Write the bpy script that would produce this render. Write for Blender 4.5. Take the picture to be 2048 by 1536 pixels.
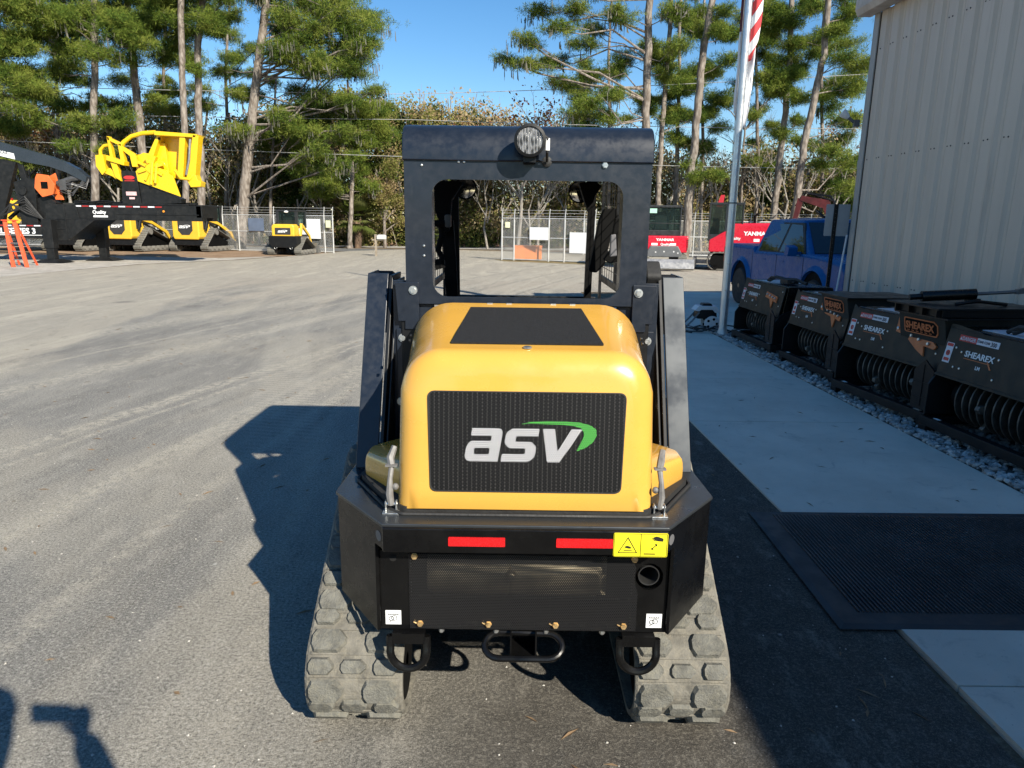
import bpy, bmesh, math, random
import numpy as np
from mathutils import Matrix, Vector, Euler
R_ = math.radians
for o in list(bpy.data.objects): bpy.data.objects.remove(o, do_unlink=True)
SC = bpy.context.scene; COL = SC.collection
random.seed(7); np.random.seed(7)
# ---------------------------------------------------------------- camera
CAMH = 1.70; PITCH = R_(13.0); ROLL = R_(0.8)
cd = bpy.data.cameras.new('camera'); cam = bpy.data.objects.new('camera', cd); COL.objects.link(cam)
cd.sensor_width = 36.0; cd.lens = 36.0 * 1420.0 / 2048.0; cd.clip_start = 0.03; cd.clip_end = 2000
cam.matrix_world = Matrix.Translation((0, 0, CAMH)) @ Matrix.Rotation(R_(90) - PITCH, 4, 'X') @ Matrix.Rotation(ROLL, 4, 'Z')
SC.camera = cam
# ---------------------------------------------------------------- sky and sun
SUNV = Vector((1.538, -2.17, 1.70)).normalized()
W = bpy.data.worlds.new('World'); SC.world = W; W.use_nodes = True
wn = W.node_tree; bg = wn.nodes['Background']
sky = wn.nodes.new('ShaderNodeTexSky'); sky.sky_type = 'NISHITA'; sky.sun_disc = False
sky.sun_elevation = math.asin(SUNV.z); sky.sun_rotation = math.atan2(SUNV.x, SUNV.y)
sky.air_density = 1.0; sky.dust_density = 0.0; sky.ozone_density = 3.2; sky.altitude = 0
hs_ = wn.nodes.new('ShaderNodeHueSaturation'); hs_.inputs['Saturation'].default_value = 1.25; hs_.inputs['Value'].default_value = 1.15
wn.links.new(sky.outputs[0], hs_.inputs['Color']); wn.links.new(hs_.outputs[0], bg.inputs[0]); bg.inputs[1].default_value = 0.072
sd = bpy.data.lights.new('sun', 'SUN'); sun = bpy.data.objects.new('sun', sd); COL.objects.link(sun)
sd.energy = 5.0; sd.angle = R_(0.53); sd.color = (1.0, 0.93, 0.80)
sun.rotation_euler = SUNV.to_track_quat('Z', 'Y').to_euler(); sun.location = SUNV * 40
SC.view_settings.view_transform = 'Standard'; SC.view_settings.look = 'None'
SC.view_settings.gamma = 1; SC.view_settings.use_curve_mapping = False
SC.view_settings.exposure = 0.85
# ---------------------------------------------------------------- helpers
def tag(o, label=None, cat=None, group=None, kind=None):
    if label: o['label'] = label
    if cat: o['category'] = cat
    if group: o['group'] = group
    if kind: o['kind'] = kind
    return o
def thing(name, label, cat, loc=(0, 0, 0), rz=0, group=None):
    o = bpy.data.objects.new(name, None); COL.objects.link(o); o.location = loc; o.rotation_euler = (0, 0, rz)
    o.empty_display_size = 0.2
    return tag(o, label, cat, group)
def copy_tree(o, parent=None):
    c = o.copy(); COL.objects.link(c); c.parent = parent
    for ch in list(o.children): copy_tree(ch, c)
    return c
def fillet(poly, r, n=4):
    out = []; N = len(poly)
    for i in range(N):
        p0 = Vector(poly[i - 1]); p1 = Vector(poly[i]); p2 = Vector(poly[(i + 1) % N])
        rr = r[i] if isinstance(r, (list, tuple)) else r
        if rr <= 0: out.append(tuple(p1)); continue
        a = (p0 - p1); b = (p2 - p1); la = a.length; lb = b.length; a.normalize(); b.normalize()
        ang = a.angle(b, 3.1); d = min(rr / max(math.tan(ang / 2), .05), la * .48, lb * .48)
        s = p1 + a * d; e = p1 + b * d
        for k in range(n + 1):
            t = k / n; out.append(tuple(s * (1 - t) ** 2 + p1 * 2 * t * (1 - t) + e * t * t))
    return out
class MB:
    def __init__(s, M=None): s.v = []; s.f = []; s.M = M or Matrix.Identity(4); s.mi = []; s.cm = 0
    def add(s, vs, fs):
        b = len(s.v)
        for p in vs: s.v.append(tuple(s.M @ Vector(p)))
        for f in fs: s.f.append([b + i for i in f]); s.mi.append(s.cm)
        return s
    def box(s, a, b):
        x0, y0, z0 = a; x1, y1, z1 = b
        return s.add([(x0,y0,z0),(x1,y0,z0),(x1,y1,z0),(x0,y1,z0),(x0,y0,z1),(x1,y0,z1),(x1,y1,z1),(x0,y1,z1)],
              [(0,3,2,1),(4,5,6,7),(0,1,5,4),(1,2,6,5),(2,3,7,6),(3,0,4,7)])
    def cbox(s, c, d): return s.box([c[i]-d[i]/2 for i in range(3)], [c[i]+d[i]/2 for i in range(3)])
    def prism(s, pts, ax, lo, hi, taper=None):
        def m(p, t): return {'z': (p[0], p[1], t), 'y': (p[0], t, p[1]), 'x': (t, p[0], p[1])}[ax]
        n = len(pts); top = taper or pts
        vs = [m(p, lo) for p in pts] + [m(p, hi) for p in top]
        return s.add(vs, [list(range(n)), list(range(n, 2*n))] + [(i, (i+1) % n, n+(i+1) % n, n+i) for i in range(n)])
    def ring(s, outer, inner, ax, lo, hi):
        def m(p, t): return {'z': (p[0], p[1], t), 'y': (p[0], t, p[1]), 'x': (t, p[0], p[1])}[ax]
        n = len(outer); assert n == len(inner)
        vs = [m(p, lo) for p in outer] + [m(p, lo) for p in inner] + [m(p, hi) for p in outer] + [m(p, hi) for p in inner]
        fs = []
        for i in range(n):
            j = (i+1) % n
            fs += [(i, j, n+j, n+i), (2*n+i, 2*n+j, 3*n+j, 3*n+i), (i, j, 2*n+j, 2*n+i), (n+i, n+j, 3*n+j, 3*n+i)]
        return s.add(vs, fs)
    def loft(s, rings, closed=True, caps=True):
        n = len(rings[0]); vs = [p for r in rings for p in r]; fs = []
        for k in range(len(rings)-1):
            for i in range(n if closed else n-1):
                j = (i+1) % n; fs.append((k*n+i, k*n+j, (k+1)*n+j, (k+1)*n+i))
        if caps: fs += [list(range(n)), [(len(rings)-1)*n+i for i in range(n)]]
        return s.add(vs, fs)
    def tube(s, path, r, n=8, closed=False):
        P = [Vector(p) for p in path]; L = len(P); rings = []; up = None
        for i in range(L):
            if closed: t = P[(i+1) % L] - P[i-1]
            else: t = P[min(i+1, L-1)] - P[max(i-1, 0)]
            t.normalize()
            if up is None: up = Vector((0,0,1)) if abs(t.z) < .9 else Vector((1,0,0))
            a = t.cross(up)
            if a.length < 1e-4: a = t.cross(Vector((0,1,0)))
            a.normalize(); b = a.cross(t).normalized(); up = b
            rr = r[i] if isinstance(r, (list, tuple)) else r
            rings.append([P[i] + (a*math.cos(2*math.pi*k/n) + b*math.sin(2*math.pi*k/n))*rr for k in range(n)])
        if closed: rings.append(rings[0]); return s.loft(rings, True, False)
        return s.loft(rings)
    def cyl(s, p0, p1, r, n=16, r1=None): return s.tube([p0, p1], [r, r if r1 is None else r1], n)
    def lathe(s, prof, c=(0,0,0), ax='z', n=20, caps=True):
        rings = []
        for r, h in prof:
            q = []
            for k in range(n):
                a = 2*math.pi*k/n; u, v = r*math.cos(a), r*math.sin(a)
                q.append({'z': (c[0]+u, c[1]+v, c[2]+h), 'y': (c[0]+u, c[1]+h, c[2]+v), 'x': (c[0]+h, c[1]+u, c[2]+v)}[ax])
            rings.append(q)
        return s.loft(rings, True, caps)
    def ball(s, c, r, n=12, m=8):
        r = r if isinstance(r, (list, tuple)) else (r, r, r); rings = []
        for i in range(1, m):
            a = math.pi*i/m
            rings.append([(c[0]+r[0]*math.sin(a)*math.cos(2*math.pi*k/n), c[1]+r[1]*math.sin(a)*math.sin(2*math.pi*k/n), c[2]-r[2]*math.cos(a)) for k in range(n)])
        return s.loft(rings)
    def bolt(s, c, r=.01, ax='y', h=.008, sgn=-1):
        return s.lathe([(r*1.25, 0), (r*1.25, sgn*.002), (r, sgn*.002), (r, sgn*h)], c, ax, 6)
    def build(s, name, mat, parent=None, smooth=False, bevel=0, seg=2, ang=35, recalc=True):
        me = bpy.data.meshes.new(name); me.from_pydata(s.v, [], s.f)
        mats = mat if isinstance(mat, (list, tuple)) else [mat]
        for m in mats: me.materials.append(m)
        if len(mats) > 1: me.polygons.foreach_set('material_index', s.mi)
        if recalc:
            bm = bmesh.new(); bm.from_mesh(me); bmesh.ops.recalc_face_normals(bm, faces=bm.faces); bm.to_mesh(me); bm.free()
        if smooth:
            me.polygons.foreach_set('use_smooth', [True]*len(me.polygons))
            try: me.set_sharp_from_angle(angle=R_(ang))
            except Exception: pass
        o = bpy.data.objects.new(name, me); COL.objects.link(o)
        if parent: o.parent = parent
        if bevel:
            b = o.modifiers.new('bevel', 'BEVEL'); b.width = bevel; b.segments = seg; b.limit_method = 'ANGLE'; b.angle_limit = R_(30)
            b.harden_normals = False
        return o
_pending = []
def text(name, body, mat, parent, loc, size, rot=(90, 0, 0), extrude=.002, bold=0.0, shear=0.0, sx=1.0, align='LEFT', M=None):
    cu = bpy.data.curves.new(name, 'FONT'); cu.body = body; cu.size = size; cu.extrude = extrude; cu.offset = bold*size
    cu.shear = shear; cu.align_x = align; cu.resolution_u = 2; cu.fill_mode = 'BOTH'
    ob = bpy.data.objects.new(name, cu); COL.objects.link(ob)
    T = Matrix.Translation(loc) @ Euler([R_(a) for a in rot]).to_matrix().to_4x4() @ Matrix.Diagonal((sx, 1, 1, 1))
    if M: T = M @ T
    bpy.context.view_layer.update()
    me = bpy.data.meshes.new_from_object(ob.evaluated_get(bpy.context.evaluated_depsgraph_get()))
    me.name = name; me.transform(T); me.materials.clear(); me.materials.append(mat)
    bpy.data.objects.remove(ob, do_unlink=True); bpy.data.curves.remove(cu)
    o = bpy.data.objects.new(name, me); COL.objects.link(o); o.parent = parent
    return o
# ---------------------------------------------------------------- materials
def nm(name):
    m = bpy.data.materials.new(name); m.use_nodes = True; nt = m.node_tree
    return m, nt, nt.nodes['Principled BSDF']
def N(nt, t, **k):
    n = nt.nodes.new(t)
    for a, b in k.items(): setattr(n, a, b)
    return n
def mix(nt, fac, a, b, mode='MIX'):
    n = N(nt, 'ShaderNodeMix', data_type='RGBA', blend_type=mode)
    for s, v in ((0, fac), (6, a), (7, b)):
        if isinstance(v, bpy.types.NodeSocket): nt.links.new(v, n.inputs[s])
        elif s == 0: n.inputs[0].default_value = v
        else: n.inputs[s].default_value = (*v, 1) if len(v) == 3 else v
    return n.outputs[2]
def mth(nt, op, a, b=0.0, c=None, clamp=False):
    n = N(nt, 'ShaderNodeMath', operation=op, use_clamp=clamp)
    for i, v in enumerate((a, b) if c is None else (a, b, c)):
        if isinstance(v, bpy.types.NodeSocket): nt.links.new(v, n.inputs[i])
        else: n.inputs[i].default_value = v
    return n.outputs[0]
def noise(nt, scale, detail=4, rough=.55, vec=None, dist=0):
    n = N(nt, 'ShaderNodeTexNoise'); n.inputs['Scale'].default_value = scale; n.inputs['Detail'].default_value = detail
    n.inputs['Roughness'].default_value = rough; n.inputs['Distortion'].default_value = dist
    if vec is not None: nt.links.new(vec, n.inputs['Vector'])
    return n.outputs[0]
def ramp(nt, x, lo, hi, a=0.0, b=1.0):
    n = N(nt, 'ShaderNodeMapRange', interpolation_type='SMOOTHSTEP'); nt.links.new(x, n.inputs[0])
    for i, v in enumerate((lo, hi, a, b)): n.inputs[i+1].default_value = v
    return n.outputs[0]
def objco(nt, scale=(1,1,1), rot=(0,0,0), which='Object'):
    tc = N(nt, 'ShaderNodeTexCoord'); mp = N(nt, 'ShaderNodeMapping'); mp.inputs['Scale'].default_value = scale
    mp.inputs['Rotation'].default_value = rot; nt.links.new(tc.outputs[which], mp.inputs[0]); return mp.outputs[0]
def bumpn(nt, h, strength=.3, dist=.01):
    b = N(nt, 'ShaderNodeBump'); b.inputs['Strength'].default_value = strength; b.inputs['Distance'].default_value = dist
    nt.links.new(h, b.inputs['Height']); return b.outputs[0]
_mc = {}
def M(name, col, rough=.5, metal=0, var=.12, vs=3.0, bump=0, bs=60, coat=0, dust=0, dcol=(.32,.28,.22), spec=.5, scr=0):
    if name in _mc: return _mc[name]
    m, nt, p = nm(name); co = objco(nt)
    n1 = noise(nt, vs, 5, .6, co)
    f = ramp(nt, n1, .3, .7)
    c = mix(nt, f, tuple(x*(1-var) for x in col), tuple(min(1, x*(1+var)) for x in col))
    rsock = ramp(nt, noise(nt, vs*4, 4, .6, co), .3, .7, max(.02, rough-.08), min(1, rough+.1))
    if dust > 0:
        d = mth(nt, 'MULTIPLY', ramp(nt, noise(nt, vs*2.3, 8, .7, co), .42, .72), dust)
        c = mix(nt, d, c, dcol)
        rsock = mth(nt, 'ADD', rsock, mth(nt, 'MULTIPLY', d, .5), clamp=True)
    if scr > 0:
        d2 = mth(nt, 'MULTIPLY', ramp(nt, noise(nt, 22, 3, .5, objco(nt, (1, 1, .18))), .66, .72), scr)
        c = mix(nt, d2, c, dcol)
    nt.links.new(c, p.inputs['Base Color']); nt.links.new(rsock, p.inputs['Roughness'])
    p.inputs['Metallic'].default_value = metal; p.inputs['Coat Weight'].default_value = coat; p.inputs['Coat Roughness'].default_value = .08
    p.inputs['Specular IOR Level'].default_value = spec
    if bump: nt.links.new(bumpn(nt, noise(nt, bs, 4, .6, co), bump, .01), p.inputs['Normal'])
    _mc[name] = m; return m
def perforated(name, col, pitch, hole=.36, hcol=(.004,.004,.004), transp=0.0, rough=.45, ax=('X', 'Z')):
    m, nt, p = nm(name); tc = N(nt, 'ShaderNodeTexCoord'); sx = N(nt, 'ShaderNodeSeparateXYZ'); nt.links.new(tc.outputs['Object'], sx.inputs[0])
    u = mth(nt, 'DIVIDE', sx.outputs[ax[0]], pitch); v = mth(nt, 'DIVIDE', sx.outputs[ax[1]], pitch*1.732)
    def cell(du):
        a = mth(nt, 'SUBTRACT', mth(nt, 'FRACT', mth(nt, 'ADD', u, 50.0+du)), .5)
        b = mth(nt, 'MULTIPLY', mth(nt, 'SUBTRACT', mth(nt, 'FRACT', mth(nt, 'ADD', v, 50.0+du)), .5), 1.732)
        return mth(nt, 'SQRT', mth(nt, 'ADD', mth(nt, 'MULTIPLY', a, a), mth(nt, 'MULTIPLY', b, b)))
    d = mth(nt, 'MINIMUM', cell(0), cell(.5))
    h = mth(nt, 'LESS_THAN', d, hole)
    if transp > 0:
        p.inputs['Base Color'].default_value = (*col, 1); p.inputs['Roughness'].default_value = rough
        tr = N(nt, 'ShaderNodeBsdfTransparent'); mx = N(nt, 'ShaderNodeMixShader')
        nt.links.new(h, mx.inputs[0]); nt.links.new(p.outputs[0], mx.inputs[1]); nt.links.new(tr.outputs[0], mx.inputs[2])
        nt.links.new(mx.outputs[0], nt.nodes['Material Output'].inputs[0])
    else:
        nt.links.new(mix(nt, h, col, hcol), p.inputs['Base Color']); p.inputs['Roughness'].default_value = rough
    return m
def glass(name, tint=(.05,.07,.07), rough=.03, tr=.35):
    m, nt, p = nm(name); p.inputs['Base Color'].default_value = (*tint, 1); p.inputs['Roughness'].default_value = rough
    t = N(nt, 'ShaderNodeBsdfTransparent'); t.inputs[0].default_value = (.75, .85, .82, 1); mx = N(nt, 'ShaderNodeMixShader'); mx.inputs[0].default_value = tr
    nt.links.new(p.outputs[0], mx.inputs[1]); nt.links.new(t.outputs[0], mx.inputs[2]); nt.links.new(mx.outputs[0], nt.nodes['Material Output'].inputs[0])
    return m
NAVY = M('navy_paint', (.0095,.014,.0235), .36, var=.10, vs=9, coat=.2, dust=.07, dcol=(.05,.055,.06), scr=.10, spec=.35)
BLK = M('black_gloss_paint', (.004,.004,.0042), .26, var=.2, coat=.10, dust=.05, dcol=(.045,.042,.037), spec=.25)
BLKM = M('black_satin_steel', (.006,.0065,.0075), .40, var=.2, dust=.10, dcol=(.06,.055,.05), spec=.3)
BLKD = M('black_matte', (.003,.003,.003), .7, var=.2, spec=.12)
GLOSSY = M('glossy_black_steel', (.05,.055,.06), .30, metal=.5, var=.05, vs=1.5, dust=0, spec=.4)
YEL = M('hood_yellow_paint', (.64,.350,.060), .24, var=.03, vs=2, coat=.6, dust=.09, dcol=(.35,.22,.08))
RUB = M('rubber_dusty', (.135,.127,.107), .88, var=.3, vs=16, bump=.5, bs=110, dust=.45, dcol=(.27,.245,.19))
PAD = M('worn_rubber_pads', (.12,.118,.103), .8, var=.3, vs=22, bump=.6, bs=160, dust=.5, dcol=(.24,.225,.175))
RUBD = M('rubber_black', (.018,.018,.018), .65, var=.2, bump=.2)
ZINC = M('zinc_plate', (.55,.56,.55), .35, metal=.9, var=.15, vs=20)
GOLD = M('gold_zinc_bolt', (.75,.52,.25), .35, metal=.8, var=.3, vs=40)
STEEL = M('bare_steel', (.35,.35,.34), .4, metal=.9, var=.2, vs=20, dust=.2)
GREY = M('grey_metal', (.14,.145,.15), .4, metal=.5, var=.2)
WHITE = M('white_vinyl', (.75,.76,.76), .5, var=.05)
# ================================================================ GROUND
def sheet(name, pts, z, mat, kind='structure', sub=0):
    me = bpy.data.meshes.new(name); me.from_pydata([(x, y, z) for x, y in pts], [], [list(range(len(pts)))]); me.materials.append(mat)
    o = bpy.data.objects.new(name, me); COL.objects.link(o)
    if me.polygons[0].normal.z < 0: me.flip_normals()
    return tag(o, kind=kind)
def asphalt_mat():
    m, nt, p = nm('worn_asphalt'); co = objco(nt); sx = N(nt, 'ShaderNodeSeparateXYZ'); nt.links.new(co, sx.inputs[0])
    X, Y = sx.outputs['X'], sx.outputs['Y']
    # streaks of traffic dust run along a direction curving toward the gate
    stk = objco(nt, (1.0, .22, 1), (0, 0, R_(26)))
    stk2 = objco(nt, (1.0, .12, 1), (0, 0, R_(36)))
    s1 = ramp(nt, noise(nt, .9, 8, .66, stk, .5), .38, .66)
    s2 = ramp(nt, noise(nt, 2.6, 8, .72, stk2, .3), .45, .70)
    big = ramp(nt, noise(nt, .45, 6, .62, co, .6), .35, .65)
    fine = noise(nt, 75, 4, .75, co); grain = noise(nt, 230, 3, .8, co)
    med = noise(nt, 14, 6, .7, co)
    nx = mth(nt, 'ADD', X, mth(nt, 'MULTIPLY', mth(nt, 'SUBTRACT', noise(nt, .9, 5, .65, co), .5), 1.6))
    new = ramp(nt, nx, -1.2, .4)
    newy = ramp(nt, mth(nt, 'ADD', Y, mth(nt, 'MULTIPLY', noise(nt, .7, 4, .6, co), 2.5)), 6.5, 9.5, 1, 0)
    new = mth(nt, 'MULTIPLY', new, newy)
    far = ramp(nt, mth(nt, 'ADD', Y, mth(nt, 'MULTIPLY', s1, 6)), 14.5, 22)
    base = mix(nt, s1, (.150, .146, .134), (.235, .226, .200))
    base = mix(nt, mth(nt, 'MULTIPLY', s2, .40), base, (.43, .40, .33))
    base = mix(nt, mth(nt, 'MULTIPLY', big, .30), base, (.18, .174, .158))
    base = mix(nt, mth(nt, 'MULTIPLY', far, .6), base, (.42, .36, .27))
    nearn = mix(nt, ramp(nt, med, .35, .7), (.045, .040, .034), (.095, .085, .071))
    # older, sandier surface beyond the edge of the newer paving
    wob = mth(nt, 'MULTIPLY', mth(nt, 'SUBTRACT', noise(nt, .6, 6, .65, co), .5), 1.1)
    e1 = mth(nt, 'ADD', mth(nt, 'ADD', X, mth(nt, 'MULTIPLY', mth(nt, 'SUBTRACT', Y, 7.7), .17)), mth(nt, 'MULTIPLY', wob, .5))
    old = mth(nt, 'MAXIMUM', ramp(nt, e1, -5.5, -5.8), ramp(nt, mth(nt, 'ADD', Y, wob), 20.2, 20.7))
    oldc = mix(nt, s2, (.33, .30, .24), (.50, .445, .345))
    base = mix(nt, mth(nt, 'MULTIPLY', old, .8), base, oldc)
    # long tyre streaks of pale dust running toward the gate
    for x0, k_, c_, w_, a_ in ((-6.6,.22,.004,.30,.7), (-5.0,.26,.002,.16,.8), (-4.75,.26,.002,.06,.7), (-3.4,.17,.004,.22,.6), (-3.1,.10,.003,.07,.5), (-2.2,.05,.004,.10,.5), (-9.5,.30,.003,.5,.6), (-12.5,.33,.002,.35,.6), (-.6,-.18,.003,.12,.35), (-7.6,.24,.003,.08,.6)):
        l_ = mth(nt, 'SUBTRACT', X, mth(nt, 'ADD', x0, mth(nt, 'MULTIPLY', Y, mth(nt, 'ADD', k_, mth(nt, 'MULTIPLY', Y, c_)))))
        l_ = mth(nt, 'ADD', l_, mth(nt, 'MULTIPLY', wob, .22)); g_ = ramp(nt, mth(nt, 'ABSOLUTE', l_), w_, w_*.15)
        base = mix(nt, mth(nt, 'MULTIPLY', mth(nt, 'MULTIPLY', g_, ramp(nt, med, .38, .6)), a_), base, (.46, .42, .335))
    for x0, k_, c_, w_, a_ in ((-5.8,.23,.003,.13,.5), (-4.1,.20,.003,.10,.5), (-8.3,.27,.003,.16,.5), (-1.7,-.02,.004,.08,.35)):
        l_ = mth(nt, 'SUBTRACT', X, mth(nt, 'ADD', x0, mth(nt, 'MULTIPLY', Y, mth(nt, 'ADD', k_, mth(nt, 'MULTIPLY', Y, c_)))))
        l_ = mth(nt, 'ADD', l_, mth(nt, 'MULTIPLY', wob, .18)); g_ = ramp(nt, mth(nt, 'ABSOLUTE', l_), w_, w_*.4)
        base = mix(nt, mth(nt, 'MULTIPLY', mth(nt, 'MULTIPLY', g_, ramp(nt, med, .62, .4)), a_), base, (.085, .083, .078))
    tan_ = mth(nt, 'MULTIPLY', ramp(nt, noise(nt, .55, 6, .6, objco(nt, (1, .5, 1), (0, 0, R_(24))), .3), .50, .62), .45)
    base = mix(nt, tan_, base, (.36, .325, .255))
    stn = N(nt, 'ShaderNodeTexVoronoi'); stn.inputs['Scale'].default_value = .55; nt.links.new(co, stn.inputs['Vector'])
    base = mix(nt, mth(nt, 'MULTIPLY', ramp(nt, mth(nt, 'ADD', stn.outputs['Distance'], mth(nt, 'MULTIPLY', mth(nt, 'SUBTRACT', med, .5), .25)), .16, .06), .55), base, (.07, .065, .06))
    base = mix(nt, new, base, nearn)
    patch = noise(nt, 5.5, 7, .75, objco(nt, (1, .45, 1), (0, 0, R_(30))))
    base = mix(nt, mth(nt, 'MULTIPLY', ramp(nt, patch, .52, .66), .35), base, (.42, .39, .33))
    base = mix(nt, mth(nt, 'MULTIPLY', ramp(nt, patch, .46, .34), .40), base, (.085, .083, .078))
    pale = mix(nt, new, (.56, .53, .47), (.26, .24, .20))
    base = mix(nt, mth(nt, 'MULTIPLY', ramp(nt, fine, .51, .62), .45), base, pale)
    base = mix(nt, mth(nt, 'MULTIPLY', ramp(nt, fine, .48, .38), .60), base, (.040, .038, .035))
    base = mix(nt, mth(nt, 'MULTIPLY', ramp(nt, grain, .52, .62), .45), base, pale)
    base = mix(nt, mth(nt, 'MULTIPLY', ramp(nt, grain, .47, .38), .65), base, (.040, .038, .035))
    chips = N(nt, 'ShaderNodeTexVoronoi'); chips.inputs['Scale'].default_value = 2.3; nt.links.new(co, chips.inputs['Vector'])
    base = mix(nt, mth(nt, 'MULTIPLY', ramp(nt, chips.outputs['Distance'], .035, .015), .7), base, (.45, .44, .40))
    w = N(nt, 'ShaderNodeTexWave', wave_type='BANDS', bands_direction='Y'); w.inputs['Scale'].default_value = 3.6; w.inputs['Distortion'].default_value = .8
    nt.links.new(objco(nt, (1,1,1), (0,0,R_(12))), w.inputs['Vector'])
    tx = mth(nt, 'ADD', X, mth(nt, 'MULTIPLY', Y, .30))
    band = mth(nt, 'MAXIMUM', mth(nt, 'MULTIPLY', ramp(nt, tx, -.55, -.45), ramp(nt, tx, .15, .05)),
               mth(nt, 'MULTIPLY', ramp(nt, tx, .65, .75), ramp(nt, tx, 1.3, 1.2)))
    band = mth(nt, 'MULTIPLY', band, mth(nt, 'MULTIPLY', ramp(nt, Y, 4.0, 6), ramp(nt, Y, 14, 10)))
    base = mix(nt, mth(nt, 'MULTIPLY', mth(nt, 'MULTIPLY', w.outputs[1], band), .42), base, (.38, .355, .30))
    nt.links.new(base, p.inputs['Base Color']); p.inputs['Roughness'].default_value = .9; p.inputs['Specular IOR Level'].default_value = .25
    hsum = mth(nt, 'ADD', mth(nt, 'MULTIPLY', fine, 1.0), mth(nt, 'MULTIPLY', grain, .6))
    nt.links.new(bumpn(nt, hsum, .8, .008), p.inputs['Normal'])
    return m
ASPH = asphalt_mat()
def simple_ground(name, c1, c2, s1, c3=None, bump=.6, bs=60, rough=.95):
    m, nt, p = nm(name); co = objco(nt)
    c = mix(nt, ramp(nt, noise(nt, s1, 7, .7, co), .32, .68), c1, c2)
    if c3: c = mix(nt, ramp(nt, noise(nt, s1*9, 4, .7, co), .52, .70), c, c3)
    nt.links.new(c, p.inputs['Base Color']); p.inputs['Roughness'].default_value = rough; p.inputs['Specular IOR Level'].default_value = .2
    nt.links.new(bumpn(nt, noise(nt, bs, 5, .75, co), bump, .02), p.inputs['Normal']); return m
SOIL = simple_ground('leaf_litter_soil', (.10,.075,.05), (.20,.15,.095), 1.2, (.27,.21,.14))
GRAV = simple_ground('crushed_gravel', (.34,.315,.27), (.52,.48,.42), 2.0, (.24,.215,.18), 1.0, 40)
DIRT = simple_ground('red_brown_dirt', (.20,.125,.075), (.32,.225,.145), 1.5, (.36,.29,.21))
BALL = simple_ground('rail_ballast', (.30,.28,.25), (.48,.45,.41), 3.0, (.16,.15,.14), 1.0, 30)
ROAD = simple_ground('road_asphalt', (.11,.11,.11), (.16,.16,.155), 1.0, (.2,.195,.18))
SANDY = simple_ground('sandy_old_asphalt', (.42,.355,.25), (.52,.455,.34), 1.4, (.36,.30,.21), .6, 90)
GREYP = simple_ground('asphalt_patch', (.14,.135,.125), (.21,.205,.19), .9, (.26,.25,.225), .7, 90)
GRAS = simple_ground('dry_grass_verge', (.13,.12,.05), (.30,.22,.12), 2.5, (.36,.27,.16), 1.0, 30)
sheet('ground', [(-400,-60), (400,-60), (400,700), (-400,700)], -.016, SOIL)
sheet('gravel_lot', [(-60,10), (-14.2,19.3), (-13.3,25.6), (-11.3,28.8), (-10.3,32.5), (-10.3,37.5), (-60,40)], -.008, GRAV)
sheet('dirt_verge', [(-40,30.4), (-20,30.6), (-12.3,30.0), (-10.6,31.8), (-7.9,33.6), (-8.2,35.6), (-16,37.2), (-40,38)], -.004, DIRT)
sheet('asphalt_lot', [(-60,-12), (1.66,-12), (1.66,30), (14,30), (26,24), (26,30), (9,36), (-5,42), (-8.6,38), (-10,32), (-11,28.7), (-13.1,25.4), (-14.1,19.5), (-60,9)], 0, ASPH)
sheet('asphalt_lot_far', [(1.66,17.6), (40,15.5), (40,34), (9,36), (1.66,36)], -.003, ASPH)
sheet('sandy_apron', [(1.62,11.9), (3.5,12.2), (4.4,15.6), (1.62,15.0)], .004, SANDY)
sheet('far_road', [(-60,41.5), (-8.8,37.4), (-3,35.6), (60,33.8), (60,37.6), (-3,40.6), (-60,46)], -.002, ROAD)
sheet('rail_ballast', [(-70,47), (-3,42.5), (70,40), (70,47), (-3,49), (-70,54)], .004, BALL)
sheet('grass_verge', [(-.9,31.6), (-.4,30.3), (3.4,28.6), (7.5,29.0), (7.5,30.6), (3.2,31.2)], .006, GRAS)
mb = MB()
for yy in (44.2, 45.6):
    mb.box((-70, yy+1.6, .02), (70, yy+1.67, .17))
tag(mb.build('railway_rail', M('rusty_rail', (.16,.09,.06), .7)), kind='structure')
# concrete walkway: slabs with open joints
def conc():
    m, nt, p = nm('broom_concrete'); co = objco(nt)
    c = mix(nt, ramp(nt, noise(nt, 1.3, 7, .65, co), .3, .7), (.57,.51,.425), (.69,.62,.52))
    c = mix(nt, mth(nt, 'MULTIPLY', ramp(nt, noise(nt, 5, 6, .7, co, .8), .56, .72), .35), c, (.20,.19,.175))
    c = mix(nt, mth(nt, 'MULTIPLY', ramp(nt, noise(nt, 170, 3, .7, co), .6, .75), .4), c, (.6,.58,.55))
    c = mix(nt, mth(nt, 'MULTIPLY', ramp(nt, noise(nt, 60, 3, .7, co), .36, .25), .5), c, (.14,.13,.12))
    cr = N(nt, 'ShaderNodeTexVoronoi', feature='DISTANCE_TO_EDGE'); cr.inputs['Scale'].default_value = .38; nt.links.new(objco(nt, (1, .8, 1), (0, 0, .5)), cr.inputs['Vector'])
    nt.links.new(c, p.inputs['Base Color']); p.inputs['Roughness'].default_value = .85; p.inputs['Specular IOR Level'].default_value = .3
    nt.links.new(bumpn(nt, noise(nt, 220, 4, .7, co), .5, .004), p.inputs['Normal']); return m
CONC = conc()
def axx(y, x0): return x0 - .037*y
mb = MB(); js = [-3.6, -1.5, .38, 2.36, 3.99, 5.98, 7.72, 9.5, 11.3]
for a, b in zip(js[:-1], js[1:]):
    b -= .010
    xl = lambda y: 1.785 - .037*y; xr = lambda y: 3.46 - .031*y
    mb.prism([(xl(a), a), (xr(a), a+.01), (xr(b), b+.01), (xl(b), b)], 'z', -.05, .014)
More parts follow.
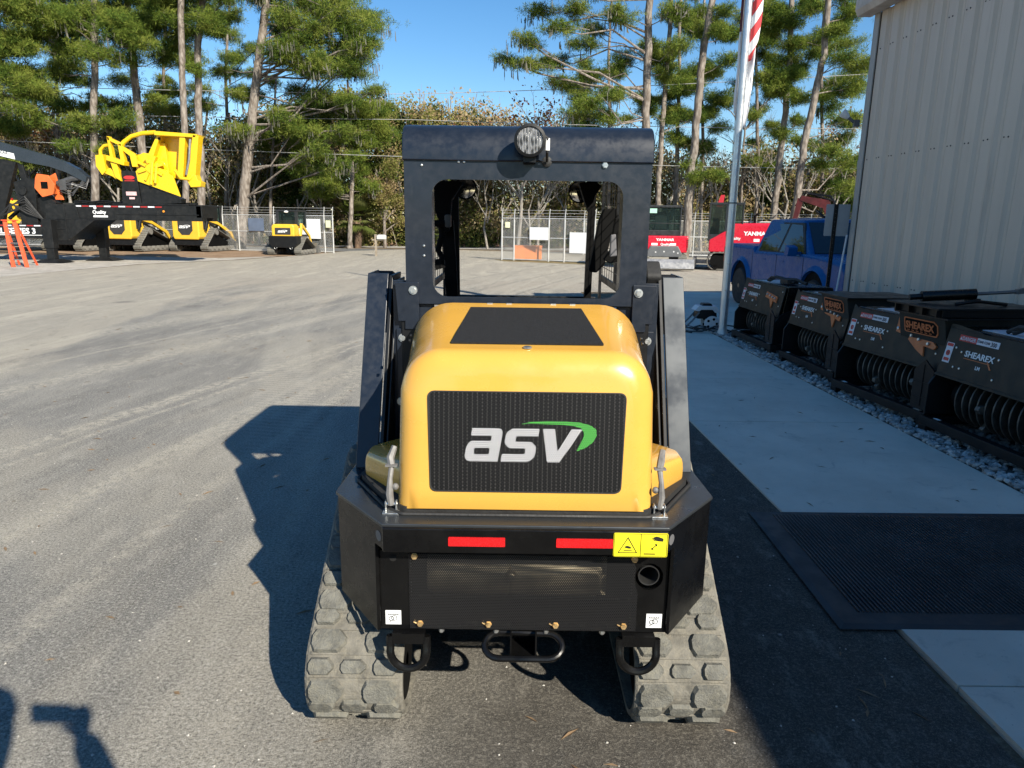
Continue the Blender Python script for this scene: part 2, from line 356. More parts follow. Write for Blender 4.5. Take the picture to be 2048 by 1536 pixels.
for pts in ([(1.4,11.31), (4.6,11.35), (6.8,12.0), (6.8,14.6), (3.0,14.9), (1.5,13.9)], [(3.0,14.92), (6.8,14.62), (9.5,14.5), (9.5,17.6), (4.2,17.9)]):
    mb.prism(pts, 'z', -.05, .012)
tag(mb.build('walkway', CONC), kind='structure')
# dark backing under joints and the planting strip
sheet('gravel_bed', [(3.42,-4), (6.3,-4), (5.4,11.2), (3.05,11.2)], .008, simple_ground('bed_soil', (.08,.075,.07), (.15,.14,.13), 4, (.2,.19,.18)))
def stones():
    st = []; rng = np.random.RandomState(3)
    ic = bmesh.new(); bmesh.ops.create_icosphere(ic, subdivisions=1, radius=1)
    iv = np.array([v.co[:] for v in ic.verts]); iff = np.array([[v.index for v in f.verts] for f in ic.faces]); ic.free()
    n = 7500; ys = 2.4 + 8.8*rng.rand(n)**1.25; xs = 3.47 - .031*ys + rng.rand(n)**1.5*1.2 + .01
    V = []; F = []; T = []
    for i in range(n):
        r = .011 + .024*rng.rand()**2.2; q = iv*(1+.28*rng.randn(len(iv), 1).clip(-1, 1)*.7)*np.array([1.25, .9, .65])*r
        a = rng.rand()*6.28; c, s = math.cos(a), math.sin(a); q = q@np.array([[c, s, 0], [-s, c, 0], [0, 0, 1]])
        tt = rng.randn()*.4; c, s = math.cos(tt), math.sin(tt); q = q@np.array([[1, 0, 0], [0, c, s], [0, -s, c]])
        V.append(q+np.array([xs[i], ys[i], .012+rng.rand()*.022])); F.append(iff+i*len(iv)); T += [rng.rand()]*len(iv)
    V = np.vstack(V); F = np.vstack(F)
    me = bpy.data.meshes.new('gravel_stones'); me.from_pydata(V.tolist(), [], F.tolist())
    at = me.attributes.new('tint', 'FLOAT', 'POINT'); at.data.foreach_set('value', T)
    m, nt, p = nm('limestone'); a = N(nt, 'ShaderNodeAttribute', attribute_name='tint')
    c = mix(nt, a.outputs['Fac'], (.12,.12,.115), (.52,.51,.49)); c = mix(nt, ramp(nt, noise(nt, 40, 4, .6, objco(nt)), .4, .7), c, (.34,.32,.30))
    nt.links.new(c, p.inputs['Base Color']); p.inputs['Roughness'].default_value = .8; me.materials.append(m)
    o = bpy.data.objects.new('gravel', me); COL.objects.link(o); tag(o, 'pale crushed stones in the bed along the walkway', 'gravel', kind='stuff')
stones()
# loose bits of grit on the asphalt
def grit():
    rng = np.random.RandomState(5); V = []; F = []
    for i in range(2600):
        x = rng.uniform(-6, 1.6); y = 1.6 + rng.rand()**1.5*9; r = .0012+.0055*rng.rand()**3
        b = len(V); a = rng.rand()*6
        for k in range(4): V.append((x+r*math.cos(a+k*1.57)*rng.uniform(.6, 1.3), y+r*math.sin(a+k*1.57)*rng.uniform(.6, 1.3), .001))
        V.append((x, y, .001+r*.8)); F += [(b, b+1, b+4), (b+1, b+2, b+4), (b+2, b+3, b+4), (b+3, b, b+4)]
    me = bpy.data.meshes.new('grit'); me.from_pydata(V, [], F); me.materials.append(M('grit_stone', (.42,.40,.36), .8, var=.4, vs=2))
    o = bpy.data.objects.new('grit', me); COL.objects.link(o); tag(o, 'loose pale grit scattered on the asphalt', 'grit', kind='stuff')
grit()
# rubber mat
mt = thing('rubber_mat', 'black ribbed rubber mat lying across the walkway', 'mat', (2.45, 3.35, 0))
mb = MB(); mb.prism([(-1.02,.63), (1.0,.66), (1.0,-.61), (-1.03,-.62)], 'z', .013, .024, taper=[(-1.0,.61), (.98,.64), (.98,-.59), (-1.0,-.59)])
mo = mb.build('mat_border', M('mat_rubber', (.022,.024,.027), .55, var=.25, dust=.2, dcol=(.08,.08,.08)), mt)
mb = MB()
for i in range(112):
    x = -.90 + i*.0205
    if x > .90: break
    mb.prism([(x, -.50), (x+.010, -.50), (x+.010, .57), (x, .57)], 'z', .024, .031, taper=[(x+.002, -.50), (x+.008, -.50), (x+.008, .57), (x+.002, .57)])
def matrib():
    m, nt, p = nm('mat_rib'); co = objco(nt); c = mix(nt, ramp(nt, noise(nt, 3, 6, .65, co), .35, .7), (.018,.020,.023), (.045,.046,.048))
    w = noise(nt, 60, 2, .5, co); c = mix(nt, ramp(nt, w, .6, .72), c, (.1,.1,.1))
    nt.links.new(c, p.inputs['Base Color']); p.inputs['Roughness'].default_value = .5; nt.links.new(bumpn(nt, w, .6, .004), p.inputs['Normal']); return m
mb.build('ribs', matrib(), mt)

def litter():
    rng = np.random.RandomState(15); V = []; F = []
    for i in range(420):
        x = rng.uniform(-7, 3.2); y = 1.7+rng.rand()**1.4*12; a = rng.rand()*6.28; L = rng.uniform(.015, .05); w = rng.uniform(.002, .009); z = .016 if x > 1.55-.03*y else .002; b = len(V); c, s_ = math.cos(a), math.sin(a)
        V += [(x-c*L, y-s_*L, z), (x+s_*w, y-c*w, z+.004), (x+c*L, y+s_*L, z), (x-s_*w, y+c*w, z+.006*rng.rand())]; F.append((b, b+1, b+2, b+3))
    me = bpy.data.meshes.new('fallen_leaves'); me.from_pydata(V, [], F); me.materials.append(M('dry_leaf', (.20,.13,.07), .8, var=.4, vs=2)); o = bpy.data.objects.new('fallen_leaves', me); COL.objects.link(o)
    tag(o, 'dry brown leaves and needles scattered over the paving', 'leaves', kind='stuff')
litter()
# ================================================================ TRACK HELPERS (shared by all tracked machines)
def hull_path(circles, step=.03):
    pts = []
    for cy, cz, r in circles:
        for k in range(64): a = 2*math.pi*k/64; pts.append((cy+r*math.cos(a), cz+r*math.sin(a)))
    pts = sorted(set(pts))
    def half(ps):
        h = []
        for p in ps:
            while len(h) > 1 and (h[-1][0]-h[-2][0])*(p[1]-h[-2][1])-(h[-1][1]-h[-2][1])*(p[0]-h[-2][0]) <= 0: h.pop()
            h.append(p)
        return h
    h = half(pts)[:-1] + half(pts[::-1])[:-1]
    L = [0]
    for i in range(len(h)): L.append(L[-1]+math.dist(h[i], h[(i+1) % len(h)]))
    n = int(L[-1]/step); out = []
    for k in range(n):
        s = L[-1]*k/n; i = max(j for j in range(len(h)) if L[j] <= s); t = (s-L[i])/(L[i+1]-L[i]+1e-9); a, b = h[i], h[(i+1) % len(h)]
        out.append((a[0]+(b[0]-a[0])*t, a[1]+(b[1]-a[1])*t))
    return out
def track_belt(mb, circles, x0, x1, th=.028, step=.03, lug=None, simple=False, lh=.018):
    P = hull_path(circles, step); n = len(P); cx = (x0+x1)/2; w = x1-x0; rings = []
    T = []
    for i in range(n):
        t = Vector((P[(i+1) % n][0]-P[i-1][0], P[(i+1) % n][1]-P[i-1][1])).normalized(); nn = Vector((t.y, -t.x)); T.append((t, nn))
        o = Vector(P[i]); q = []
        for (fx, d) in ((-.5, -th*.8), (-.5, -.006), (-.475, 0), (.475, 0), (.5, -.006), (.5, -th*.8), (.44, -th), (-.44, -th)):
            p = o+nn*d; q.append((cx+fx*w, p.x, p.y))
        rings.append(q)
    rings.append(rings[0]); mb.loft(rings, True, False)
    def pad(s, xa, xb, ln, h, hexa=True):
        mb.cm = 1 if (hexa or simple) else 0
        i = int(s) % n; o = Vector(P[i]); t, nn = T[i]; xm = (xb-xa)*.22
        A = [(xa+xm*.5, -ln/2), (xb-xm, -ln/2), (xb, -ln*.12), (xb, ln*.12), (xb-xm, ln/2), (xa+xm*.5, ln/2), (xa, ln*.2), (xa, -ln*.2)] if hexa else [(xa, -ln/2), (xb, -ln/2), (xb, ln/2), (xa, ln/2)]
        lo = [(x, *(o+t*l-nn*.004)) for x, l in A]
        xc, k = (xa+xb)/2, .88; hi = [(xc+(x-xc)*k, *(o+t*(l*.82)+nn*h)) for x, l in A]
        mb.loft([lo, hi])
    if lug:
        rows = int(round(n*step/lug)); rows -= rows % 2
        for k in range(rows):
            s = n*k/rows
            if simple: pad(s, x0, x1, lug*.55, lh, False); continue
            if k % 2 == 0:
                pad(s, cx-.47*w, cx-.09*w, lug*1.15, lh); pad(s, cx+.09*w, cx+.47*w, lug*1.15, lh)
            else:
                pad(s, cx-.47*w, cx-.20*w, lug*.78, lh); pad(s, cx-.14*w, cx+.14*w, lug*.66, lh*.8); pad(s, cx+.20*w, cx+.47*w, lug*.78, lh)
            pad(s+n/rows/2, cx-.5*w, cx+.5*w, lug*.16, lh*.25, False)
    return mb
# ================================================================ MAIN MACHINE
mc = thing('compact_track_loader', 'compact track loader with yellow hood and navy cab seen from behind, large in the foreground', 'track loader', (.046, 3.0, 0))
MT = Matrix.Translation((0, -3.0, 0))
def mm(): return MB(MT)
# everything on the recessed lower panel sits 60 mm further in than the rear band
MT2 = MT @ Matrix.Translation((.0014, .058, -.0527)) @ Matrix.Diagonal((1.031, 1, 1.031, 1))
def mr2(): return MB(MT2)
# tracks
CIR = [(2.21, .190, .172), (2.80, .62, .155), (3.78, .20, .175), (2.9, .12, .10), (3.4, .12, .10)]
for sg in (-1, 1):
    a, b = ((-.712,-.392) if sg < 0 else (.372,.684))
    t = track_belt(mm(), CIR, a, b, .03, .02, .072, lh=.015).build('track', [RUB, PAD], mc, smooth=True, ang=20)
    wh = mm()
    for cy, cz, r in CIR:
        for q in (-.12, .02, .12): wh.lathe([(.03, -.02), (r-.045, -.02), (r-.035, 0), (r-.045, .02), (.03, .02)], (sg*.54+q, cy, cz), 'x', 24)
        wh.cyl((sg*.54-.14, cy, cz), (sg*.54+.14, cy, cz), .03, 12)
    for cy in (2.62, 3.15, 3.6): wh.lathe([(.02, -.12), (.085, -.12), (.085, -.08), (.03, -.08), (.03, .08), (.085, .08), (.085, .12), (.02, .12)], (sg*.54, cy, .12), 'x', 18)
    wh.prism([(2.4,.14), (3.7,.14), (3.7,.26), (3.0,.52), (2.75,.52), (2.4,.26)], 'x', sg*.54-.05, sg*.54+.05)
    wh.build('undercarriage', BLKD, t, smooth=True)
# chassis
mb = mm()
mb.prism([(-.385,2.21), (.385,2.21), (.385,3.9), (-.385,3.9)], 'z', .44, .795)
mb.prism([(2.35,.42), (2.7,.26), (3.9,.22), (3.9,.34), (2.35,.46)], 'x', -.36, .36)
for sg in (-1, 1): mb.prism([(2.62,.78), (3.9,.78), (3.9,1.0), (2.62,1.36)], 'x', *sorted((sg*.40, sg*.46)))
mb.box((-.40,3.86,.3), (.40,3.9,1.30)); mb.box((-.39,2.66,.8), (.39,3.5,1.02))
mb.build('chassis', BLKM, mc, bevel=.004)
# bumper: deck, shell, band
bp = mm()
bp.prism([(-.43,1.968), (.43,1.968), (.628,2.222), (.618,2.62), (-.618,2.62), (-.628,2.222)], 'z', .800, .812)
bmp = bp.build('bumper', GLOSSY, mc, bevel=.003)
for s in (-1, 1):
    u = Vector((s*.198, .256, 0)).normalized(); w = Vector((s*.256, -.198, 0)).normalized(); L = math.hypot(.198, .256)
    PM_ = MT @ Matrix(((u.x, 0, w.x, s*.424), (u.y, 0, w.y, 1.966), (0, 1, 0, 0), (0, 0, 0, 1)))
    sh = MB(PM_); sh.prism([(0,.799), (L,.799), (L,.450), (.058,.428), (.058,.7278), (0,.7278)], 'z', -.012, 0)
    sh.M = MT; sh.prism([(s*.622,2.228), (s*.622,2.62), (s*.612,2.62), (s*.612,2.233)], 'z', .452, .799); sh.build('corner_panel', BLK, bmp, bevel=.002)
bd = mm(); bd.prism([(-.424,1.952), (.424,1.952), (.430,1.967), (-.430,1.967)], 'z', .728, .805); bd.build('rear_band', BLK, bmp, bevel=.003)
# lower rear panel with openings left for the mesh and the pipe
lp = mr2()
lp.box((-.442,1.972,.464), (-.345,1.982,.727)); lp.box((.430,1.972,.464), (.442,1.982,.727))
lp.box((-.345,1.972,.464), (.430,1.982,.470)); lp.box((-.345,1.972,.716), (.328,1.982,.727))
HC = (.379,.651); AG = [math.pi/4+k*math.pi/12 for k in range(24)]
def sqr(a):
    c, q = math.cos(a), math.sin(a); m = max(abs(c), abs(q)); return (HC[0]+c/m*.051, HC[1]+q/m*.0755)
lp.ring([sqr(a) for a in AG], [(HC[0]+.042*math.cos(a), HC[1]+.044*math.sin(a)) for a in AG], 'y', 1.972, 1.982)
lp.box((.328,1.972,.470), (.430,1.982,.5755))
lp.build('lower_panel', BLK, bmp)
grl = mr2(); ins = []
grl.prism([(-.350,.470), (.345,.470), (.345,.60), (.337,.625), (.333,.651), (.337,.68), (.322,.719), (-.350,.719)], 'y', 1.9665, 1.9695)
g2 = grl.build('lower_mesh_grille', perforated('perforated_black', (.016,.016,.017), .0062, .37, transp=1, rough=.35), bmp)
mf = mm(); mf.lathe([(.02,-.31), (.078,-.31), (.086,-.29), (.086,-.05), (.080,-.045), (.086,-.04), (.086,.235), (.078,.25), (.02,.25)], (0, 2.15, .58), 'x', 24); mf.ball((-.04,2.06,.60), .018)
mf.box((-.30,2.18,.47), (.28,2.19,.72))
mf.build('muffler', M('hot_muffler', (.34,.29,.2), .45, metal=.6, var=.35, vs=8), bmp, smooth=True)
ib = mm(); ib.box((-.40,2.20,.45), (.40,2.205,.80)); ib.box((-.40,2.06,.436), (.40,2.2,.440)); ib.build('engine_bay_liner', BLKD, bmp)
ex = mr2(); ex.lathe([(.029,.0), (.0295,-.004), (.0325,-.004), (.0335,0), (.0335,.16), (.029,.16), (.029,.0)], (.379,1.985,.650), 'y', 28, False);
exb = ex.build('exhaust_pipe', M('pipe_black', (.10,.10,.10), .35, metal=.8), mc, smooth=True)
mr2().lathe([(.0, .10), (.027, .10), (.027, .102), (.0, .102)], (.379,1.985,.650), 'y', 20).build('pipe_core', BLKD, exb)
# reflectors and stickers
RED = M('red_reflector', (.55,.01,.012), .25, var=.12, vs=80, bump=.3, bs=400)
for xa, xb in ((-.229,-.060), (.092,.262)):
    r = mm().prism(fillet([(xa,.752), (xb,.752), (xb,.781), (xa,.781)], .003), 'y', 1.9488, 1.9518).build('reflector', RED, bmp)
YS = M('safety_yellow', (.82,.72,.02), .4, var=.03); INK = M('decal_ink', (.01,.01,.01), .5)
dc = mm(); dc.prism(fillet([(.262,.727), (.423,.727), (.423,.803), (.262,.803)], .005), 'y', 1.9470, 1.9486)
dcl = dc.build('warning_decal', YS, bmp)
ik = mm(); Y0, Y1 = 1.9455, 1.9466
def bar(mb, p, q, w, y0=None, y1=None):
    d = Vector((q[0]-p[0], q[1]-p[1])).normalized(); n = Vector((-d.y, d.x))*w/2
    mb.prism([(p[0]+n.x, p[1]+n.y), (q[0]+n.x, q[1]+n.y), (q[0]-n.x, q[1]-n.y), (p[0]-n.x, p[1]-n.y)], 'y', y0 or Y0, y1 or Y1)
tri = [(.3045,.791), (.2755,.740), (.3335,.740)]; tin = [(.3045,.787), (.2785,.7418), (.3305,.7418)]
ik.ring(tri, tin, 'y', Y0, Y1)
ik.ring([(.264,.729), (.421,.729), (.421,.801), (.264,.801)], [(.2648,.7298), (.4202,.7298), (.4202,.8002), (.2648,.8002)], 'y', Y0, Y1)
bar(ik, (.343,.730), (.343,.800), .0012)
bar(ik, (.293,.7475), (.317,.7475), .002); bar(ik, (.353,.7375), (.387,.7375), .003)
for dx, dz, k in ((.3045,.758,.55), (.392,.785,1.0)):
    q = [(-.018,.003), (-.004,.009), (.004,.007), (.017,.002), (.017,-.007), (.002,-.006), (-.006,-.004), (-.016,-.006), (-.006,-.001), (-.018,-.001), (-.008,.002)]
    ik.prism([(dx+a*k, dz+b*k) for a, b in q], 'y', Y0, Y1)
bar(ik, (.377,.754), (.390,.767), .002)
for c, s in (((.375,.752), -1), ((.392,.769), 1)): ik.prism([(c[0], c[1]), (c[0]+s*-.007, c[1]+s*.001-0*s), (c[0]-s*.001, c[1]-s*.007)], 'y', Y0, Y1)
ik.build('decal_symbols', INK, dcl)
for x0, z0 in ((-.425,.480), (.377,.480)):
    st = mr2().prism([(x0,z0), (x0+.048,z0), (x0+.048,z0+.047), (x0,z0+.047)], 'y', 1.9700, 1.9716).build('tie_down_sticker', WHITE, bmp)
    k = mr2(); bar(k, (x0+.007,z0+.034), (x0+.041,z0+.034), .0014, 1.9685, 1.9695)
    for i in range(5): bar(k, (x0+.009+i*.007,z0+.0347), (x0+.011+i*.007,z0+.038), .001, 1.9685, 1.9695)
    for (cx, cz, rr) in ((x0+.018,z0+.020,.008), (x0+.027,z0+.022,.009)):
        A = [(cx+rr*math.cos(a), cz+rr*math.sin(a)) for a in np.arange(14)*.449]; B = [(cx+(rr-.0014)*math.cos(a), cz+(rr-.0014)*math.sin(a)) for a in np.arange(14)*.449]
        k.ring(A, B, 'y', 1.9685+.0002*(cx > x0+.02), 1.9695)
    bar(k, (x0+.010,z0+.007), (x0+.018,z0+.012), .0014, 1.9685, 1.9695)
    k.build('sticker_symbol', INK, st)
# fasteners
for x in (-.318,-.108,.098,.307): mr2().bolt((x,1.965,.488), .0085, h=.009).cyl((x-.012,1.964,.488), (x-.02,1.962,.494), .002, 6).build('bolt', GOLD, bmp)
for x in (-.332,.330): mr2().bolt((x,1.965,.712), .0085, h=.009).build('bolt', GOLD, bmp)
for x in (-.255,-.085,.07,.245): mr2().lathe([(.009,0), (.009,-.012), (.005,-.016)], (x,1.985,.462), 'z', 6).build('nut', ZINC, bmp)
for s in (-1, 1):
    D = Vector((s*.2, .256, 0)).normalized(); nrm = Vector((s*.256, -.2, 0)).normalized()
    def onp(t, z, off=.0): p = Vector((s*.420,1.966,z))+D*t+nrm*off; return p
    k = mm(); k.tube([onp(.035,.763,-.002), onp(.035,.763,.004)], .017, 16); k.build('plug', M('grey_plug', (.12,.12,.125), .4), bmp, smooth=True, ang=50)
    for z in (.755,.652): kk = mm(); kk.tube([onp(.19,z,.0), onp(.19,z,.0012)], .006, 8); kk.build('bolt_hole', M('hole_black', (.002,.002,.002), .9), bmp)
mr2().lathe([(.0,0), (.011,0), (.011,-.001), (0,-.001)], (-.398,1.9715,.702), 'y', 14).build('bolt_hole', M('hole_black', (0,0,0)), bmp)
# tie-down rings and tow loop
for s in (-1, 1):
    xc = s*.353; path = [(xc-.056,1.955,.452)] + [(xc-.056,1.95,.41)] + [(xc+.056*math.cos(a), 1.945, .402+.058*math.sin(a)) for a in np.linspace(math.pi, 2*math.pi, 13)] + [(xc+.056,1.95,.41), (xc+.056,1.955,.452)]
    k = mr2(); k.tube(path, .0125, 10); k.box((xc-.05,1.945,.428), (xc+.05,1.985,.462)); k.build('tie_down_ring', BLK, mc, smooth=True)
lpz = mr2(); pth = [(-.075+.045*math.cos(a), 1.96+.0*a+.03*math.sin(a), .418+.026*math.sin(a)) for a in np.linspace(math.pi*.5, math.pi*1.5, 9)] + [(.075+.045*math.cos(a), 1.96+.03*math.sin(a), .418+.026*math.sin(a)) for a in np.linspace(-math.pi*.5, math.pi*.5, 9)]
lpz.tube(pth, .0105, 10, closed=True)
lpz.box((-.041,1.94,.388), (-.036,2.05,.464)); lpz.box((.036,1.94,.388), (.041,2.05,.464)); lpz.box((-.036,1.94,.386), (.036,2.05,.391)); lpz.box((-.036,2.045,.391), (.036,2.05,.462))
lpz.build('tow_loop', BLK, mc, smooth=True)
# hood
def hood_ring(y0, w, zt, inset, yo, r, zb=.835, n=9, tilt=.115, tz=.835):
    q = []; w2 = w-inset; zt2 = zt-inset; zb2 = zb-.010+inset*.15; rr = max(.015, r-inset*.6)
    def P(x, z): return (x, y0+yo+tilt*(z-tz), z)
    for i in range(6): z = zb2+(zt2-rr-zb2)*i/5; k = (z-.835)/.5; q.append(P(-w2+.012*k, z))
    for i in range(1, n+1): a = math.pi-(math.pi/2)*i/n; q.append(P(-w2+.012+rr+rr*math.cos(a), zt2-rr+rr*math.sin(a)))
    q2 = [(-p[0], p[1], p[2]) for p in q[::-1]]
    return q+q2
hd = mm(); rings = []; rr = .075
for k in range(7):
    a = math.pi/2*k/6; rings.append(hood_ring(2.035, .398+.0*k, 1.315, rr*(1-math.sin(a)), rr*(1-math.cos(a))*.8, .125))
for yy, zt, w in ((2.25,1.338,.402), (2.40,1.372,.412), (2.52,1.394,.420), (2.585,1.404,.424)):
    t = (yy-2.035-.06)/(.49); rings.append(hood_ring(yy, w, zt, 0, 0, .125+.02*t, tilt=.115*(1-t)))
hd.loft(rings)
hood = hd.build('hood', YEL, mc, smooth=True, ang=60)
for s in (-1, 1):
    wg = mm()
    pl = fillet([(s*.30,2.075), (s*.372,2.10), (s*.550,2.325), (s*.550,2.41), (s*.500,2.47), (s*.42,2.50), (s*.30,2.50)], [0,.03,.03,.03,.03,.0,0])
    def shr(k): return [(s*.40+(x-s*.40)*k, 2.3+(y-2.3)*k) for x, y in pl]
    rg = []
    for k, z in ((.985,.836), (1.0,.842), (1.0,.872), (.985,.892), (.955,.906), (.90,.914)): rg.append([(x, y, z+.03*max(0, (.50-abs(x)))/.2*(z > .86)) for x, y in shr(k)])
    wg.loft(rg)
    wg.build('hood_skirt', YEL, hood, smooth=True, ang=70)
sl = mm(); sl.prism(fillet([(-.375,2.045), (.375,2.045), (.425,2.09), (.562,2.32), (.562,2.42), (.50,2.49), (-.50,2.49), (-.562,2.42), (-.562,2.32), (-.425,2.09)], .03), 'z', .813, .836)
sl.tube([(x, y, .817) for x, y in fillet([(-.38,2.032), (.38,2.032), (.435,2.08), (.572,2.315), (.572,2.40), (-.572,2.40), (-.572,2.315), (-.435,2.08)], .03)], .006, 6, closed=True)
sl.build('rubber_seal', RUBD, hood, smooth=True)
# rear grille, raised logo film on the perforated sheet
def yface(z): return 2.035+.115*(z-.835)-.0018
GT = MT @ Matrix.Translation((0, 2.035, .835)) @ Matrix.Rotation(-math.atan(.115), 4, 'X')
def gm(): return MB(GT)
zc = .895-.835
pf = perforated('hood_perforated_black', (.010,.010,.0105), .0064, .33, hcol=(.002,.002,.002))
ntp = pf.node_tree; pp = ntp.nodes['Principled BSDF']; pp.inputs['Metallic'].default_value = .1; pp.inputs['Specular IOR Level'].default_value = .25
# glimpses of the radiator fins through the holes
fin = N(ntp, 'ShaderNodeTexWave', wave_type='BANDS', bands_direction='X'); fin.inputs['Scale'].default_value = 22; fin.inputs['Distortion'].default_value = 1.5; fin.inputs['Detail'].default_value = 3
ntp.links.new(objco(ntp, (1, 1, .05)), fin.inputs['Vector'])
oldm = pp.inputs['Base Color'].links[0].from_node
fc = mix(ntp, ramp(ntp, fin.outputs[1], .75, 1.0), (.002,.002,.002), (.055,.052,.05)); ntp.links.new(fc, oldm.inputs[7])
gp = gm().prism(fillet([(-.288,zc-.002), (.288,zc-.002), (.297,zc+.302), (-.297,zc+.302)], .022, 5), 'y', -.0025, .01).build('rear_grille', pf, mc)
e1 = fillet([(-.288,zc-.002), (.288,zc-.002), (.297,zc+.302), (-.297,zc+.302)], .022, 5); e2 = [(x*1.012, zc+.15+(z-zc-.15)*1.02) for x, z in e1]
gm().ring(e2, e1, 'y', -.0040, .004).build('grille_trim', RUBD, gp)
LW = perforated('logo_white_film', (.50,.50,.52), .0064, .33, hcol=(.02,.02,.02)); LG = perforated('logo_green_film', (.06,.36,.05), .0064, .33, hcol=(.01,.02,.01))
def logo(mbf, parent, ox, oz, s, y0, y1, mats, names=('logo_letters', 'logo_swoosh'), vz=1.0):
    a_o = fillet([(.10,1.0), (1.02,1.0), (1.20,.84), (1.20,0), (.20,0), (0,.16), (0,.44), (.2,.62), (.84,.62), (.84,.77), (.10,.77)], [.02,.15,.12,.02,.14,.1,.1,.14,.02,.02,.02], 3)
    a_i = fillet([(.34,.21), (.84,.21), (.84,.41), (.34,.41)], .05, 3)
    s_o = fillet([(1.15,1.0), (.20,1.0), (0,.86), (0,.55), (.2,.41), (.78,.41), (.78,.23), (-.02,.23), (-.02,0), (.95,0), (1.15,.15), (1.15,.45), (.95,.6), (.37,.6), (.37,.77), (1.15,.77)], [.02,.14,.1,.1,.14,.03,.03,.02,.02,.14,.1,.1,.14,.03,.03,.02], 3)
    v_o = [(0,1), (.42,1), (.66,.33), (1.02,1), (1.40,1), (.80,0), (.36,0)]
    sh = .20
    def tr(p, dx): return (ox+(p[0]+dx+(p[1]-.5)*sh)*s, oz+p[1]*s*vz)
    L = mbf()
    # a: outline split into strips around its counter
    oa = [tr(p, 0) for p in a_o]; L2 = []
    A = [[(.10,.77), (.10,1.0), (1.02,1.0), (1.12,.97), (1.18,.90), (1.20,.84), (1.20,.77)], [(.84,.77), (1.20,.77), (1.20,0), (.84,0)], [(0.06,.55), (.13,.60), (.22,.62), (.84,.62), (.84,.41), (.34,.41), (.30,.37), (.30,.25), (.34,.21), (.84,.21), (.84,0), (.20,0), (.10,.03), (.03,.09), (0,.17), (0,.44)]]
    for q in A: L.prism([tr(p, 0) for p in q], 'y', y0, y1)
    L.prism([tr(p, 1.33) for p in s_o], 'y', y0, y1); L.prism([tr(p, 2.60) for p in v_o], 'y', y0, y1)
    L.build(names[0], mats[0], parent)
    G = mbf(); up = [(1.95,1.14), (2.25,1.20), (2.8,1.23), (3.5,1.23), (4.0,1.20), (4.38,1.12), (4.58,1.0), (4.60,.82), (4.48,.62), (4.22,.45), (3.90,.34)]
    dn = [(2.25,1.20), (2.8,1.19), (3.45,1.17), (3.85,1.12), (4.06,1.02), (4.16,.90), (4.15,.78), (4.06,.62), (3.90,.36)]
    pol = up+dn[::-1]; 
    # as quad strips
    U2 = [up[0], up[1], up[2], up[3], up[4], up[5], up[6], up[7], up[8], up[9], up[10]]
    D2 = [(1.96,1.135), (2.25,1.15), (2.8,1.14), (3.45,1.13), (3.82,1.09), (4.04,1.03), (4.14,.92), (4.15,.80), (4.10,.68), (4.00,.52), (3.89,.345)]
    f = lambda p: (ox+(p[0]+.0)*s, oz+p[1]*s*vz)
    for i in range(10):
        G.prism([f(U2[i]), f(U2[i+1]), f(D2[i+1]), f(D2[i])], 'y', y0, y1)
    G.build(names[1], mats[1], parent)
logo(gm, gp, -.181, .150, .0855, -.0036, -.0026, (LW, LG), vz=1.2)
# anti-slip patch on the hood top, screw, small clips
sl_ = (1.404-1.338)/(2.585-2.25)
def ztop(y): return 1.338+sl_*(y-2.25)+.0012
def quadtop(mb, P, h=.003):
    n = len(P); vs = [(x, y, ztop(y)-.004) for x, y in P]+[(x, y, ztop(y)+h) for x, y in P]
    mb.add(vs, [list(range(n)), list(range(n, 2*n))]+[(i, (i+1) % n, n+(i+1) % n, n+i) for i in range(n)])
a = mm(); quadtop(a, [(-.238,2.185), (.238,2.185), (.197,2.53), (-.197,2.53)], .002)
a.build('anti_slip_patch', M('grip_tape', (.012,.012,.013), .8, bump=1.0, bs=500, var=.3, vs=90), hood)
mm().lathe([(.0,.004), (.008,.0035), (.014,.001), (.014,-.003)], (0,2.155,ztop(2.155)-.001), 'z', 16).build('latch_button', ZINC, hood, smooth=True)
for x in (-.13,-.06,.10,.17): mm().cbox((x,2.582,1.403), (.02,.012,.005)).build('hood_clip', ZINC, hood)
for x, y, z in ((-.392,2.36,1.30), (.392,2.36,1.30)):
    mm().lathe([(.006,-.003), (.006,.003)], (x, y, z), 'x', 8).lathe([(.006,-.003), (.006,.003)], (x, y+.03, z+.012), 'x', 8).build('hood_rivet', BLKM, hood)
# hood latches
for s in (-1, 1):
    x = s*.415; k = mm()
    k.box((x-.025,2.035,.812), (x+.025,2.075,.817)); k.box((x-.018,2.05,.815), (x-.014,2.068,.85)); k.box((x+.014,2.05,.815), (x+.018,2.068,.85))
    k.cyl((x-.02,2.058,.840), (x+.02,2.058,.840), .006, 8)
    lt = k.build('hood_latch', ZINC, mc, bevel=.001)
    h = mm(); h.tube([(x,2.055,.838), (x+s*.003,2.05,.875), (x+s*.002,2.06,.92), (x,2.085,.955)], [.010,.012,.008,.009], 8)
    h.cbox((x,2.08,.957), (.036,.02,.005)); h.tube([(x,2.085,.955), (x+s*.006,2.10,.975), (x-s*.006 if s < 0 else x+.012,2.115,1.008)], [.011,.012,.009], 6)
    h.ball((x-s*.014,2.06,.895), .011, 8, 6)
    h.build('latch_handle', M('weathered_rubber', (.16,.155,.15), .55, var=.25, vs=30), lt, smooth=True)
